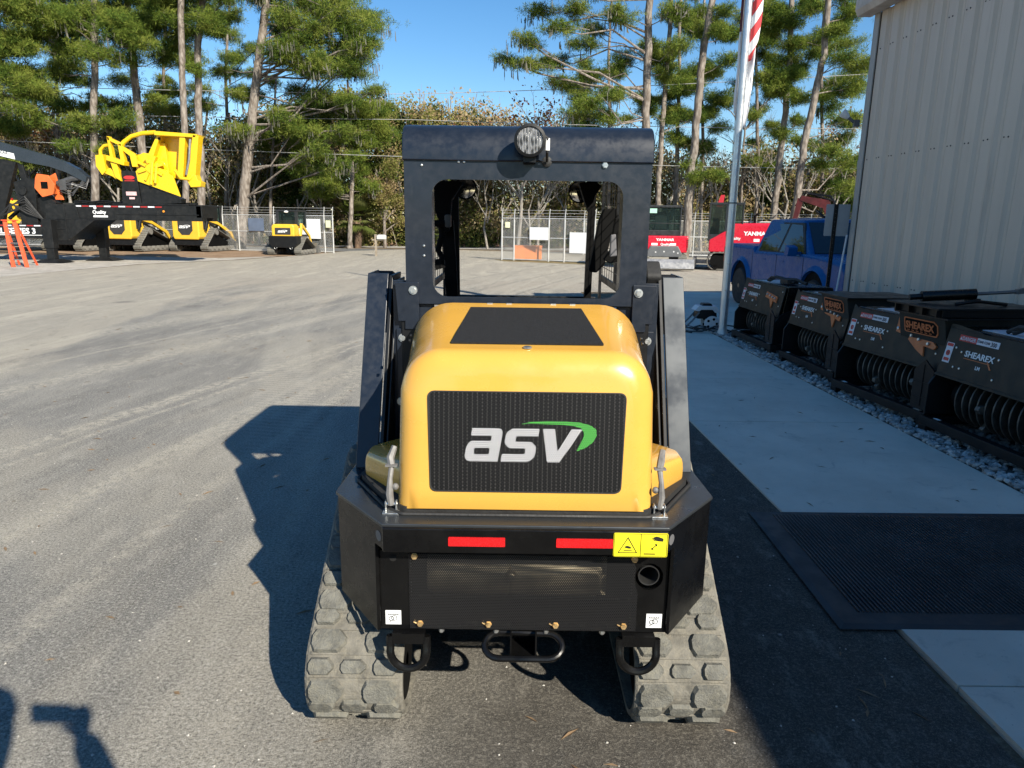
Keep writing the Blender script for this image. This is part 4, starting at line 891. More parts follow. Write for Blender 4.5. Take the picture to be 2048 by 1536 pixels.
    k = MB(); k.box((.25,-.1,.902), (.65,.45,.906)); k.build('instruction_label', SWHT, t)
    k = MB(); k.prism([(.0,0), (.05,.02), (.02,.035), (-.02,.02), (.01,.012)], 'z', .151, .153) if 0 else k.box((.02,-.60,.151), (.05,-.52,.153)); k.box((.03,.50,.151), (.06,.56,.153)); k.build('corner_arrow', WHITE, t)
    if cyl:
        k = MB(); k.prism([(-.05,-.74), (.82,-.80), (.93,-.68), (.93,-.30), (.82,-.06), (-.03,-.06)], 'z', 1.030, 1.046); k.prism([(.04,-.68), (.80,-.74), (.88,-.62), (.88,-.34), (.80,-.12), (.04,-.12)], 'z', .963, 1.030)
        k.prism([(.75,1.046), (.95,1.046), (1.0,.99), (.95,.90), (.8,.963)], 'y', -.40, -.37)
        ap = k.build('quick_attach_plate', BLKM, t, bevel=.003)
        for j in range(4): MB().box((.0,-.66+j*.17,.963), (.04,-.645+j*.17,1.030)).build('plate_gusset', BLKM, ap)
        k = MB(); k.cyl((.12,-.30,1.10), (.52,-.44,1.135), .046, 18); k.cyl((.03,-.27,1.09), (.12,-.30,1.10), .026, 10); k.build('ram_barrel', BLK, t, smooth=True)
        k = MB(); k.cyl((.52,-.44,1.135), (.82,-.545,1.165), .015, 12); k.prism([(.80,1.145), (.92,1.155), (.96,1.18), (.92,1.205), (.80,1.185)], 'y', -.575, -.535); k.build('ram_rod', GREY, t, smooth=True)
        k = MB(); k.tube([(.25,-.55,1.06), (.4,-.6,1.09), (.6,-.62,1.07), (.7,-.58,1.06)], .016, 6); k.cbox((.62,-.30,1.065), (.12,.05,.03)); k.build('loose_fitting', BLKM, t, smooth=True)
    return t
mulcher('farthest dark mulcher head, with coiled hoses on top, next to the flagpole', (3.33, 9.88, .0), R_(4), top=False)
mulcher('second farthest mulcher head, plain flat plate on top, no cylinder', (3.40, 8.14, .0), R_(3))
mulcher('mulcher head with a black hydraulic cylinder lying on its top plate', (3.40, 6.50, .0), R_(8), cyl=True, four=False)
mulcher('nearest mulcher head, cut off by the right edge of the photo', (3.50, 5.10, .0), R_(5), top=False, four=False)
# ================================================================ PRESSURE WASHER
pw = thing('pressure_washer', 'grey and white pressure washer with tangled hoses behind the flagpole', 'pressure washer', (3.10, 11.45, 0))
k = MB(); k.prism(fillet([(-.17,.20), (.17,.20), (.15,.34), (-.13,.34)], .03), 'y', -.12, .12); k.prism(fillet([(-.08,.40), (.10,.40), (.07,.44), (-.05,.44)], .01), 'y', -.09, .09); k.build('motor_body', BLKM, pw, bevel=.008)
k = MB(); k.prism(fillet([(-.20,.33), (-.13,.405), (.15,.405), (.21,.30), (.13,.30), (.09,.345), (-.09,.345), (-.12,.32)], .01), 'y', -.13, .13); k.build('top_cover', M('cover_white', (.62,.64,.66), .4), pw, bevel=.006)
for y in (-.15, .13):
    w = MB(); w.lathe([(.04,0), (.115,0), (.125,.01), (.115,.025), (.04,.025)], (.09,y,.125), 'y', 20); wl2 = w.build('wheel', M('wheel_white', (.6,.61,.62), .45), pw, smooth=True)
    w = MB()
    for j in range(5): a = j*1.257; w.lathe([(.022,-.002), (.022,.0)], (.09+.075*math.cos(a), y, .125+.075*math.sin(a)), 'y', 8)
    w.build('wheel_slots', BLKD, wl2)
k = MB(); k.tube([(-.12,-.12,.30), (-.22,-.14,.18), (-.36,-.16,.04)], .014, 8); k.tube([(-.12,.12,.30), (-.22,.12,.18), (-.36,.10,.04)], .014, 8); k.tube([(-.36,-.16,.04), (-.38,0,.04), (-.36,.10,.04)], .014, 8)
k.build('handle', GREY, pw, smooth=True)
hs = MB(); rng = random.Random(4)
def loop(mb, cx, cy, r, turns, ph, r0=.009):
    mb.tube([(cx+(r+.04*math.sin(3*a+ph))*math.cos(a+ph), cy+(r*.8+.03*math.cos(2*a))*math.sin(a+ph), .03+.06*abs(math.sin(a*1.3+ph))) for a in np.linspace(0, 6.28*turns, int(28*turns))], r0, 6)
loop(hs, 3.15, 11.15, .24, 2.6, .3); loop(hs, 3.42, 11.0, .22, 1.7, 1.9); loop(hs, 3.05, 11.35, .30, 1.3, 4.0, .007)
hs.tube([(2.75,11.10,.03), (2.95,10.98,.05), (3.15,11.0,.13), (3.35,11.05,.14), (3.6,10.95,.12), (3.8,10.8,.05)], .011, 6)
hs.tube([(2.3,11.9,.02), (2.6,11.7,.03), (2.9,11.5,.03), (3.1,11.2,.05)], .009, 6); hs.tube([(2.74,11.12,.03), (2.80,11.02,.02)], .02, 8)
tag(hs.build('pressure_hose', RUBD, smooth=True), 'black pressure hose coiled loosely around the pressure washer', 'hose')
# ================================================================ PHOTOGRAPHER (behind the camera, seen only as a shadow)
pe = thing('person', 'person in a dark jacket holding up a phone behind the camera', 'person', (-.13, -.28, 0))
def skinned(name, verts, edges, radii, mat, parent, lvl=2):
    me = bpy.data.meshes.new(name); me.from_pydata(verts, edges, []); o = bpy.data.objects.new(name, me); COL.objects.link(o); o.parent = parent; me.materials.append(mat)
    s = o.modifiers.new('skin', 'SKIN'); s.use_smooth_shade = True
    bm = bmesh.new(); bm.from_mesh(me); lay = bm.verts.layers.skin.verify()
    for v, r in zip(bm.verts, radii): v[lay].radius = (r if isinstance(r, tuple) else (r, r)); v[lay].use_root = (v.index == 0)
    bm.to_mesh(me); bm.free(); b = o.modifiers.new('sub', 'SUBSURF'); b.levels = b.render_levels = lvl; return o
JK = M('jacket_cloth', (.03,.035,.05), .8); SKN = M('skin', (.42,.25,.17), .5)
bv = [(0,0,1.02), (0,.01,1.25), (0,0,1.50), (0,.0,1.60), (0,.03,1.68), (0,.05,1.80), (0,.04,1.90),
      (.19,0,1.52), (.44,.02,1.42), (.20,.22,1.66), (-.19,0,1.52), (-.29,-.02,1.25), (-.30,.12,1.03),
      (.10,0,.94), (.12,.02,.52), (.13,-.01,.08), (.14,.12,.04), (-.10,0,.94), (-.12,.03,.52), (-.14,-.01,.08), (-.15,.12,.04)]
be = [(0,1), (1,2), (2,3), (3,4), (4,5), (5,6), (2,7), (7,8), (8,9), (2,10), (10,11), (11,12), (0,13), (13,14), (14,15), (15,16), (0,17), (17,18), (18,19), (19,20)]
br_ = [(.17,.12), (.16,.12), (.18,.12), .06, .075, .10, .06, .08, .062, .045, .07, .048, .032, .10, .07, .05, .04, .10, .07, .05, .04]
bdy = skinned('body', bv, be, br_, JK, pe)
for s, c0, dz in ((1, Vector((.22,.19,1.645)), 1), (-1, Vector((-.30,.12,1.03)), -1)):
    hv = [tuple(c0), tuple(c0+Vector((-s*.02*(dz > 0),.02,.05*dz)))]; he = [(0,1)]; hr = [.028,.034]
    for j in range(4):
        b0 = c0+Vector((s*(.02-.016*j), .03, .075*dz)); n = len(hv); hv += [tuple(b0), tuple(b0+Vector((-s*.02,.02,(.028-.004*j)*dz))), tuple(b0+Vector((-s*.045,.01,(.03-.006*j)*dz)))]; he += [(1,n), (n,n+1), (n+1,n+2)]; hr += [.010,.009,.008]
    n = len(hv); hv += [tuple(c0+Vector((-s*.03,.0,.05*dz))), tuple(c0+Vector((-s*.06,-.01,.065*dz)))]; he += [(1,n), (n,n+1)]; hr += [.012,.010]
    skinned('hand', hv, he, hr, SKN, pe, 1)
MB().ball((0,.03,1.86), (.098,.115,.10)).build('hair', M('dark_hair', (.03,.02,.015), .8), pe, smooth=True)
ph = thing('phone', 'black phone held up sideways by the person', 'phone', (-.05, -.015, 1.70), 0)
MB().prism(fillet([(-.075,-.038), (.075,-.038), (.075,.038), (-.075,.038)], .010), 'y', -.009, 0).build('phone_case', BLKM, ph)
# ================================================================ BLUE PICKUP
BLU = M('blue_car_paint', (.006,.088,.27), .30, metal=.0, var=.03, vs=2, coat=.04, spec=.15)
DG = glass('dark_car_glass', (.012,.016,.02), .02, .12); TYRE = M('tyre_rubber', (.018,.018,.019), .75, var=.2, bump=.3); PLB = M('black_plastic', (.02,.021,.022), .6)
pk = thing('pickup_truck', 'blue crew cab pickup truck parked past the building corner', 'pickup truck', (5.90, 13.87, 0), R_(184))
def wheel(parent, c, r, w, side, rimm, name='wheel'):
    k = MB(); cx, cy, cz = c
    k.lathe([(r*.62,-w/2), (r*.93,-w/2), (r,-w*.36), (r,w*.36), (r*.93,w/2), (r*.62,w/2)], c, 'x', 40)
    wo = k.build(name, TYRE, parent, smooth=True, ang=50)
    k = MB(); s = side; xo = cx+s*w*.5; k.lathe([(r*.62,-.09*s), (r*.64,0), (r*.58,-.008*s), (r*.55,-.05*s), (r*.15,-.06*s), (0,-.06*s)], (xo,cy,cz), 'x', 30)
    for j in range(10):
        a = j*math.pi/5; k.prism([(cy+r*.12*math.cos(a-.5), cz+r*.12*math.sin(a-.5)), (cy+r*.57*math.cos(a-.07), cz+r*.57*math.sin(a-.07)), (cy+r*.57*math.cos(a+.07), cz+r*.57*math.sin(a+.07)), (cy+r*.12*math.cos(a+.5), cz+r*.12*math.sin(a+.5))], 'x', *sorted((xo-s*.045, xo-s*.012)))
    k.lathe([(r*.16,-.05*s), (r*.13,0), (0,.002*s)], (xo,cy,cz), 'x', 16)
    k.build('rim', rimm, wo, smooth=True, ang=30); return wo
RIM = M('dark_alloy', (.06,.06,.062), .35, metal=.7)
for y in (-1.63, 1.63):
    for s in (-1, 1): wheel(pk, (s*.80, y, .39), .39, .27, s, RIM)
def arch(cy, r, n=10): return [(cy-r*math.cos(math.pi*k/n), .42+r*math.sin(math.pi*k/n)*1.05) for k in range(n+1)]
low = [(-2.72,.62), (-2.72,.50), (-2.12,.47)] + arch(-1.63,.49) + [(-1.10,.42), (1.10,.42)] + arch(1.63,.49) + [(2.15,.45), (2.52,.40), (2.62,.60), (2.60,.98), (2.45,1.10), (1.9,1.17), (1.28,1.20), (-1.0,1.17), (-1.08,1.25), (-2.70,1.26)]
def shell(d): return [(max(-2.72+d, min(2.62-d, y)), z-d if z > .95 else z) for y, z in low]
k = MB(); k.loft([[(x, y, z) for y, z in shell(d)] for x, d in ((-.90,.07), (-.895,.045), (-.875,.018), (-.84,0), (.84,0), (.875,.018), (.895,.045), (.90,.07))]); bdyt = k.build('body', BLU, pk)
for s in (-1, 1):
    for cy in (-1.63, 1.63):
        k = MB()
        for (r0, r1, xo) in ((.49, .60, .055),):
            n = 14; o1 = []; 
            A = [(cy-r1*math.cos(math.pi*j/n), .42+r1*math.sin(math.pi*j/n)*1.04) for j in range(n+1)]; B = [(cy-r0*math.cos(math.pi*j/n), .42+r0*math.sin(math.pi*j/n)*1.05) for j in range(n+1)]
            vs = [(s*.885, *p) for p in A]+[(s*(.90+xo), *p) for p in B]+[(s*.88, *p) for p in B]
            fs = [(j, j+1, n+1+j+1, n+1+j) for j in range(n)]+[(n+1+j, n+2+j, 2*(n+1)+1+j, 2*(n+1)+j) for j in range(n)]
            k.add(vs, fs)
        k.build('fender_flare', BLU, pk, smooth=True, ang=60)
k = MB()
for s in (-1, 1):
    for cy in (-1.63, 1.63): k.prism(arch(cy, .485)[::1], 'x', *sorted((s*.50, s*.895)))
k.box((-.8,-2.4,.35), (.8,2.3,.44)); k.build('wheel_well', BLKD, pk)
# cabin
def sec(y, z, w): return [(-w, y, z), (w, y, z)]
cb = MB(); B0 = [(1.34,1.17,.86), (-1.06,1.14,.88)]; T0 = [(.52,1.78,.66), (-.85,1.79,.68)]
base = [(-.86,1.36,1.15), (.86,1.36,1.15), (.885,-1.04,1.12), (-.885,-1.04,1.12)]; top = [(-.65,.55,1.77), (.65,.55,1.77), (.68,-.84,1.78), (-.68,-.84,1.78)]
cb.add(base+top+[(0,.55,1.81), (0,-.84,1.82)], [(0,1,5,8,4), (1,2,6,5), (2,3,7,9,6), (3,0,4,7), (4,8,9,7), (8,5,6,9), (3,2,1,0)])
cab = cb.build('cab', BLU, pk, bevel=.045, seg=3, smooth=True, ang=60)
def onside(s, y, z, off=.006):
    t = (z-1.15)/(1.775-1.15); x = .875+(.665-.875)*t; return (s*(x+off), y, z)
for s in (-1, 1):
    for pts in ([(1.10,1.19), (.60,1.68), (.16,1.70), (.10,1.19)], [(.02,1.19), (.07,1.70), (-.60,1.70), (-.86,1.42), (-.80,1.19)]):
        vs = [onside(s, y, z) for y, z in pts]+[onside(s, y, z, -.03) for y, z in pts]; n = len(pts)
        MB().add(vs, [list(range(n)), list(range(n, 2*n))]+[(i, (i+1) % n, n+(i+1) % n, n+i) for i in range(n)]).build('side_window', DG, cab)
    k = MB(); k.prism(fillet([(.86,1.16), (1.02,1.14), (1.05,1.30), (.90,1.34)], .03), 'x', *sorted((s*.96, s*1.13))); k.box(*[(min(s*.86, s*.98), .93, 1.17), (max(s*.86, s*.98), .99, 1.22)]); k.build('wing_mirror', BLU, cab, bevel=.012, smooth=True)
    k = MB(); k.box((min(s*.896, s*.908), -.60, 1.00), (max(s*.896, s*.908), -.44, 1.03)); k.box((min(s*.896, s*.908), .22, 1.00), (max(s*.896, s*.908), .38, 1.03)); k.build('door_handle', BLU, pk, bevel=.004)
    k = MB(); 
    for y in (-1.09, .06, 1.16): k.box((min(s*.8995, s*.9025), y, .50), (max(s*.8995, s*.9025), y+.010, 1.14))
    k.box((min(s*.8995, s*.9025), -1.08, .49), (max(s*.8995, s*.9025), 1.16, .498)); k.build('door_seam', BLKD, pk)
    MB().box((min(s*.9, s*.904), .78, .66), (max(s*.9, s*.904), 1.02, .69)).build('door_badge', WHITE, pk)
for s in (-1, 1):
    pts = [(1.17,1.16), (.63,1.72), (-.62,1.735), (-.92,1.42), (-.85,1.16)]; vs = [onside(s, y, z, .002) for y, z in pts]+[onside(s, y, z, -.03) for y, z in pts]; n = len(pts)
    MB().add(vs, [list(range(n)), list(range(n, 2*n))]+[(i, (i+1) % n, n+(i+1) % n, n+i) for i in range(n)]).build('window_surround', PLB, cab)
    MB().box((min(s*.86, s*.93), -1.05, .40), (max(s*.86, s*.93), 1.05, .47)).build('side_step', PLB, pk, bevel=.01)
def ws(pts, off):
    return [(x, y+off*.6, z+off*.8) for x, y, z in pts]
w0 = [(-.77,1.30,1.20), (.77,1.30,1.20), (.60,.60,1.725), (-.60,.60,1.725)]
MB().add(ws(w0, .012)+ws(w0, -.02), [(0,1,2,3), (7,6,5,4), (0,1,5,4), (1,2,6,5), (2,3,7,6), (3,0,4,7)]).build('windscreen', DG, cab)
k = MB(); k.box((-.70,-2.725,.62), (.70,-2.70,1.20)); k.build('tailgate', BLU, pk); k = MB(); k.box((-.85,-2.85,.50), (.85,-2.70,.66)); k.build('rear_bumper', M('chrome_bumper', (.6,.6,.6), .2, metal=.9), pk, bevel=.02)
for s in (-1, 1): MB().box((min(s*.80, s*.905), -2.728, .85), (max(s*.80, s*.905), -2.62, 1.18)).build('tail_light', M('tail_red', (.35,.01,.01), .2), pk, bevel=.01); MB().box((min(s*.60, s*.88), 2.50, .86), (max(s*.60, s*.88), 2.615, 1.02)).build('headlight', M('lamp_clear', (.6,.62,.65), .1), pk, bevel=.02)
k = MB(); k.box((-.55,2.56,.62), (.55,2.635,1.0)); k.build('grille', PLB, pk, bevel=.02)
k = MB(); k.box((-.40,-.6,1.0), (.40,.4,1.30)); k.box((-.65,1.0,1.0), (.65,1.2,1.12)); k.build('interior', BLKD, cab)
# ================================================================ RED EXCAVATORS
EXR = M('excavator_red', (.50,.012,.030), .28, var=.05, coat=.5); CG = glass('cab_glass', (.02,.03,.03), .03, .68); CBK = M('cab_frame_black', (.02,.022,.024), .35); TRKD = M('track_dusty', (.10,.095,.085), .8, var=.3, dust=.5); BLADE = M('blade_steel', (.26,.26,.265), .35, metal=.5, var=.15)
def tracks(t, xs, w, L, r, y0=0, mat=None, lug=.14):
    for x in xs:
        k = MB(); track_belt(k, [(y0-L/2+r, r, r-.02), (y0+L/2-r, r, r-.02)], x-w/2, x+w/2, .04, .07, lug, True, .02)
        b = k.build('track', [mat or TRKD, PAD], t)
        k = MB(); k.box((x-w*.3,y0-L/2+r,.08), (x+w*.3,y0+L/2-r,r*1.6))
        for j in range(5): k.cyl((x-w*.52, y0-L/2+r+(L-2*r)*j/4, .12), (x+w*.52, y0-L/2+r+(L-2*r)*j/4, .12), .09, 10)
        for yy in (y0-L/2+r, y0+L/2-r): k.cyl((x-w*.52,yy,r), (x+w*.52,yy,r), r*.62, 14)
        k.build('track_frame', BLKD, b)
def cabx(t, x0, x1, y0, y1, z0, z1, frame=None, p=.05):
    k = MB(); zm = z0+(z1-z0)*.18
    for x in (x0, x1-p):
        for y in (y0, y1-p): k.box((x,y,z0), (x+p,y+p,z1-.08))
    k.box((x0-.01,y0-.02,z1-.08), (x1+.01,y1+.02,z1)); k.box((x0+p,y0+.01,z0), (x1-p,y0+p-.01,zm)); k.box((x0+.01,y0+p,z0), (x0+p-.01,y1-p,zm)); k.box((x1-p+.01,y0+p,z0), (x1-.01,y1-p,zm))
    k.box((x0+.01,(y0+y1)/2-.03,zm), (x0+p-.01,(y0+y1)/2+.03,z1-.08)); k.box((x0+p,y0+.012,zm+.22*(z1-z0)), (x1-p,y0+.035,zm+.24*(z1-z0)))
    c = k.build('cab', frame or CBK, t, bevel=.012)
    for q in (((x0+p,y0+.02,zm), (x1-p,y0+.026,z1-.08)), ((x0+p,y1-.03,z0), (x1-p,y1-.024,z1-.08)), ((x0+.02,y0+p,zm), (x0+.026,y1-p,z1-.08)), ((x1-.03,y0+p,zm), (x1-.024,y1-p,z1-.08))): MB().box(*q).build('cab_window', CG, c)
    k = MB(); xm = (x0+x1)/2; zz = (z1-z0)/1.25; k.box((xm-.22,y0+.30,z0+.1*zz), (xm+.22,y0+.42,z0+.80*zz)); k.box((xm-.22,y0+.42,z0+.1*zz), (xm+.22,y0+.80,z0+.30*zz)); k.box((xm-.13,y0+.31,z0+.80*zz), (xm+.13,y0+.40,z0+.98*zz)); k.build('seat', M('seat_grey', (.07,.07,.075), .7), c, bevel=.03)
    return c
ex = thing('mini_excavator', 'red mini excavator seen from behind, just right of the loader cab', 'excavator', (5.50, 27.2, 0), R_(-3))
tracks(ex, (-.68,.68), .32, 2.2, .27)
k = MB(); k.prism(fillet([(-.82,.62), (.82,.62), (.86,.80), (.86,1.22), (-.86,1.22), (-.86,.80)], .05), 'y', -.95, .5); k.build('counterweight', EXR, ex, bevel=.08, seg=3, smooth=True)
MB().prism(fillet([(-.62,.46), (.62,.46), (.66,.58), (.50,.86), (-.50,.86), (-.66,.58)], .05), 'y', -.99, .9).build('rear_guard', M('guard_grey', (.09,.095,.10), .5), ex, bevel=.03)
k = MB(); [k.box((.80,-.97,.72+i*.07), (.865,-.80,.745+i*.07)) for i in range(6)]; k.build('vents', BLKD, ex)
cabx(ex, -.78, .62, -.62, .75, 1.22, 2.30)
k = MB(); k.cyl((.66,.2,1.2), (.66,.2,1.95), .03, 8); k.ball((.70,-.1,2.05), .05); k.build('mirror_arm', BLKD, ex)
text('maker_lettering', 'YANMAR', WHITE, ex, (-.30,-.955,1.04), .125, (90,0,0), .004, .03, 0, 1.25)
MB().box((-.46,-.956,.88), (-.24,-.951,.96)).build('rear_sticker', WHITE, ex); MB().box((.20,-.956,.88), (.42,-.951,.96)).build('rear_sticker', WHITE, ex)
MB().box((-.62,-.625,2.02), (-.28,-.621,2.18)).build('window_sticker', M('mint_sticker', (.35,.62,.48), .5), ex)
text('dealer_lettering', 'Quality', WHITE, ex, (-.14,-.955,.88), .12, (90,0,0), .004, .02)
k = MB()
for x in (-.3,.0,.35,.5): k.lathe([(.03,0), (.03,-.01)], (x,-.99,.66+.05*math.sin(x*9)), 'y', 8)
k.build('guard_bolts', M('bolt_bright', (.5,.5,.5), .4), ex)
k = MB(); k.prism([(-1.62,.04), (-1.70,.10), (-1.66,.30), (-1.58,.42), (-1.54,.42), (-1.60,.28), (-1.62,.10)], 'x', -.95, .98); k.box((-.4,-1.6,.15), (-.28,-.6,.27)); k.box((.28,-1.6,.15), (.4,-.6,.27)); k.build('dozer_blade', BLADE, ex)
k = MB(); k.tube([(.1,.7,.8), (.1,1.1,1.6), (.1,1.7,1.75)], [.12,.10,.08], 6); k.tube([(.1,1.7,1.75), (.1,2.1,.9)], .08, 6); k.prism([(2.0,.9), (2.3,.95), (2.2,.4), (1.9,.5)], 'x', -.15, .35); k.build('boom', EXR, ex)
e2 = thing('excavator', 'larger red excavator with its cab to the left, behind the flagpole', 'excavator', (8.65, 27.1, 0), R_(74))
tracks(e2, (-.88,.88), .45, 2.7, .34, 0, None, .16)
k = MB(); k.prism(fillet([(-1.25,.78), (.62,.78), (.62,1.70), (-.9,1.72), (-1.32,1.45)], .12), 'x', -1.05, 1.05); k.build('engine_housing', EXR, e2, bevel=.08, seg=3, smooth=True)
MB().prism(fillet([(-1.30,.64), (.9,.64), (.9,.80), (-1.30,.80)], .04), 'x', -1.0, 1.0).build('rear_guard', M('guard_grey', (.09,.095,.10), .5), e2, bevel=.03)
MB().prism(fillet([(.3,.66), (1.3,.66), (1.3,1.1), (.62,1.5), (.3,1.5)], .1), 'x', -1.04, -.2).build('side_cover', EXR, e2, bevel=.04)
cabx(e2, -1.04, -.08, .15, 1.35, 1.05, 2.42)
k = MB(); k.tube([(.55,-.3,1.7), (.55,-.3,1.98), (.55,-.4,2.05)], .05, 8); k.build('exhaust_stack', BLKD, e2)
k = MB(); k.prism([(1.0,.9), (1.30,.9), (1.20,2.1), (1.0,2.72), (.86,2.72), (.95,2.0)], 'x', .06, .26); k.cyl((.16,1.3,1.2), (.16,1.02,2.3), .045, 8); k.build('boom', EXR, e2)
k = MB(); k.prism([(1.75,.02), (1.88,.06), (1.82,.42), (1.74,.42)], 'x', -1.1, 1.1); k.box((-.4,1.0,.2), (.4,1.76,.32)); k.build('dozer_blade', BLADE, e2)
text('maker_lettering', 'YANMAR', WHITE, e2, (-1.056,.10,1.28), .19, (90,0,-90), .004, .04, 0, 1.1)
k = MB(); k.box((-1.057,-.45,1.06), (-1.051,-.25,1.16)); k.box((-1.057,-1.0,1.06), (-1.051,-.85,1.16)); k.build('side_stickers', WHITE, e2)
text('dealer_lettering', 'Quality', WHITE, e2, (-1.058,.62,1.12), .14, (90,0,-90), .004, .02)
e3 = thing('excavator', 'red excavator whose folded boom shows above the blue pickup', 'excavator', (15.3, 31.5, 0), R_(60))
tracks(e3, (-.88,.88), .45, 2.7, .34, 0, None, .16)
MB().prism(fillet([(-1.25,.78), (.62,.78), (.62,1.70), (-.9,1.72), (-1.32,1.45)], .12), 'x', -1.05, 1.05).build('engine_housing', EXR, e3, bevel=.08)
cabx(e3, -1.04, -.08, .15, 1.35, 1.05, 2.2)
k = MB(); k.prism([(.9,1.1), (1.3,1.1), (1.9,2.4), (2.9,2.75), (2.85,2.95), (1.7,2.75)], 'x', .1, .4); k.prism([(2.75,2.8), (3.0,2.85), (3.2,1.5), (3.05,1.5)], 'x', .12, .38); k.build('boom', M('boom_dull_red', (.085,.012,.012), .5, var=.3), e3); k = MB(); k.cyl((.25,1.2,1.5), (.25,2.2,2.3), .07, 8); k.cyl((.25,1.5,2.7), (.25,2.6,3.05), .05, 8); k.tube([(.2,1.0,1.9), (.1,1.6,2.9), (.2,2.8,3.05), (.3,3.1,2.5)], .03, 5); k.tube([(.3,1.1,1.9), (.4,1.7,2.95), (.35,2.7,3.1)], .03, 5); k.build('boom_rams', BLKM, e3)
# ================================================================ YELLOW LOADERS AT THE BACK
YL2 = M('loader_yellow', (.72,.43,.035), .35, var=.05); GRK = M('grille_dark', (.03,.03,.03), .6)
def big_loader(label, loc, rz):
    t = thing('track_loader', label, 'track loader', loc, rz, 'yellow track loaders parked behind the trailer')
    for s in (-1, 1):
        a, b = sorted((s*.62, s*1.04)); k = MB(); C_ = [(-1.0,.24,.21), (1.25,.24,.21), (-.35,.92,.18)]; track_belt(k, C_, a, b, .04, .07, .13, True, .02)
        tb = k.build('track', [TRKD, PAD], t); MB().prism([(-.95,.12), (1.2,.12), (1.2,.3), (-.3,.85), (-.5,.85)], 'x', s*.83-.05, s*.83+.05).build('track_frame', BLKD, tb); k = MB()
        for j in range(6): MB().cyl((a-.005,-.85+j*.36,.15), (b+.005,-.85+j*.36,.15), .11, 10).build('roller', M('wheel_dusty', (.16,.15,.13), .7), tb)
        MB().cyl((a-.005,-.35,.92), (b+.005,-.35,.92), .13, 12).build('sprocket', M('wheel_dusty', (.16,.15,.13), .7), tb)
    k = MB(); k.box((-.60,-1.0,.30), (.60,1.2,1.0)); k.prism([(-.70,.30), (.70,.30), (.72,.62), (-.72,.62)], 'y', -1.22, -.9); k.build('chassis', BLKM, t, bevel=.02)
    k = MB(); k.prism(fillet([(-.62,.58), (.62,.58), (.70,.72), (.70,1.62), (.60,1.72), (-.60,1.72), (-.70,1.62), (-.70,.72)], .08), 'y', -1.32, -.35); hb = k.build('hood', YL2, t, bevel=.05, seg=3, smooth=True)
    k = MB(); k.prism([(-.30,.92), (-.38,1.0), (-.38,1.42), (-.32,1.50), (.32,1.50), (.38,1.42), (.38,1.0), (.30,.92), (.2,.80), (-.2,.80)], 'y', -1.335, -1.30); g = k.build('rear_grille', GRK, hb)
    for s in (-1, 1): MB().prism([(-.95,1.05), (-.55,1.15), (-.55,1.50), (-.95,1.45)], 'x', *sorted((s*.695, s*.712))).build('side_vent', GRK, hb)
    def ffm(): return MB()
    logo(ffm, g, -.30, 1.11, .125, -1.345, -1.336, (WHITE, WHITE))
    cabx(t, -.52, .52, -.55, .95, 1.25, 2.20, None, .09)
    for s in (-1, 1):
        k = MB(); k.prism([(-.95,1.50), (-.85,1.64), (.1,1.42), (1.25,.95), (1.6,.45), (1.48,.42), (1.1,.84), (.1,1.28)], 'x', *sorted((s*.74, s*.84))); k.build('lift_arm', YL2, t, bevel=.01); k = MB(); k.cyl((s*.79,-.5,1.30), (s*.79,.9,.80), .05, 8); k.cyl((s*.79,-.9,1.0), (s*.79,-.7,1.5), .07, 8); k.build('lift_ram', BLKM, t)
        MB().box((min(s*.58, s*.68),-1.0,1.72), (max(s*.58, s*.68),-.96,1.80)).build('tail_light', M('tail_red', (.35,.01,.01)), t)
    MB().prism([(1.6,.02), (2.3,.02), (2.2,.10), (1.75,.6), (1.6,.6)], 'x', -.95, .95).build('bucket', BLKM, t)
    return t
L1 = big_loader('yellow track loader behind the trailer, between its two landing legs and the stand', (-18.35, 35.2, 0), R_(-8))
def relabel(o, loc, rz, label): o.location = loc; o.rotation_euler.z = rz; o['label'] = label; return o
relabel(copy_tree(L1), (-15.45, 35.9, 0), R_(-10), 'yellow track loader behind the right end of the trailer, beside the fence')
relabel(copy_tree(L1), (-22.7, 33.6, .55), R_(-14), 'yellow track loader at the far left, behind the lettered trailer bed')
tr4 = relabel(copy_tree(L1), (-20.8, 34.6, 0), R_(-8), 'yellow track loader mostly hidden behind the heavy trailer leg')
# small loader of the same kind as the big one in front
t = thing('compact_track_loader', 'small yellow and black compact loader parked in front of the left gate', 'track loader', (-10.35, 33.6, 0), R_(-4))
for s in (-1, 1):
    a, b = sorted((s*.46, s*.80)); k = MB(); track_belt(k, [(-.75,.20,.17), (.9,.20,.17), (-.1,.66,.15)], a, b, .035, .06, .11, True, .018); tb = k.build('track', [TRKD, PAD], t)
    [MB().cyl((a-.004,-.6+j*.4,.14), (b+.004,-.6+j*.4,.14), .10, 10).build('roller', M('wheel_dusty', (.16,.15,.13), .7), tb) for j in range(4)]; MB().prism([(-.7,.12), (.8,.12), (.8,.3), (-.05,.6), (-.2,.6)], 'x', s*.63-.04, s*.63+.04).build('track_frame', BLKD, tb)
k = MB(); k.prism([(-.50,.34), (.50,.34), (.66,.52), (.66,.86), (-.66,.86), (-.66,.52)], 'y', -1.0, -.5); k.box((-.44,-.6,.32), (.44,1.0,.9)); k.build('bumper', BLKM, t, bevel=.02)
k = MB(); k.prism(fillet([(-.52,.84), (.52,.84), (.52,1.28), (.44,1.38), (-.44,1.38), (-.52,1.28)], .05), 'y', -.95, -.3); hb = k.build('hood', YL2, t, bevel=.05, seg=3, smooth=True)
g = MB().prism(fillet([(-.36,.92), (.36,.92), (.36,1.22), (-.36,1.22)], .03), 'y', -.962, -.93).build('rear_grille', GRK, hb); logo(MB, g, -.22, 1.01, .095, -.972, -.963, (WHITE, WHITE))
cabx(t, -.50, .50, -.40, .75, 1.20, 2.02, None, .13)
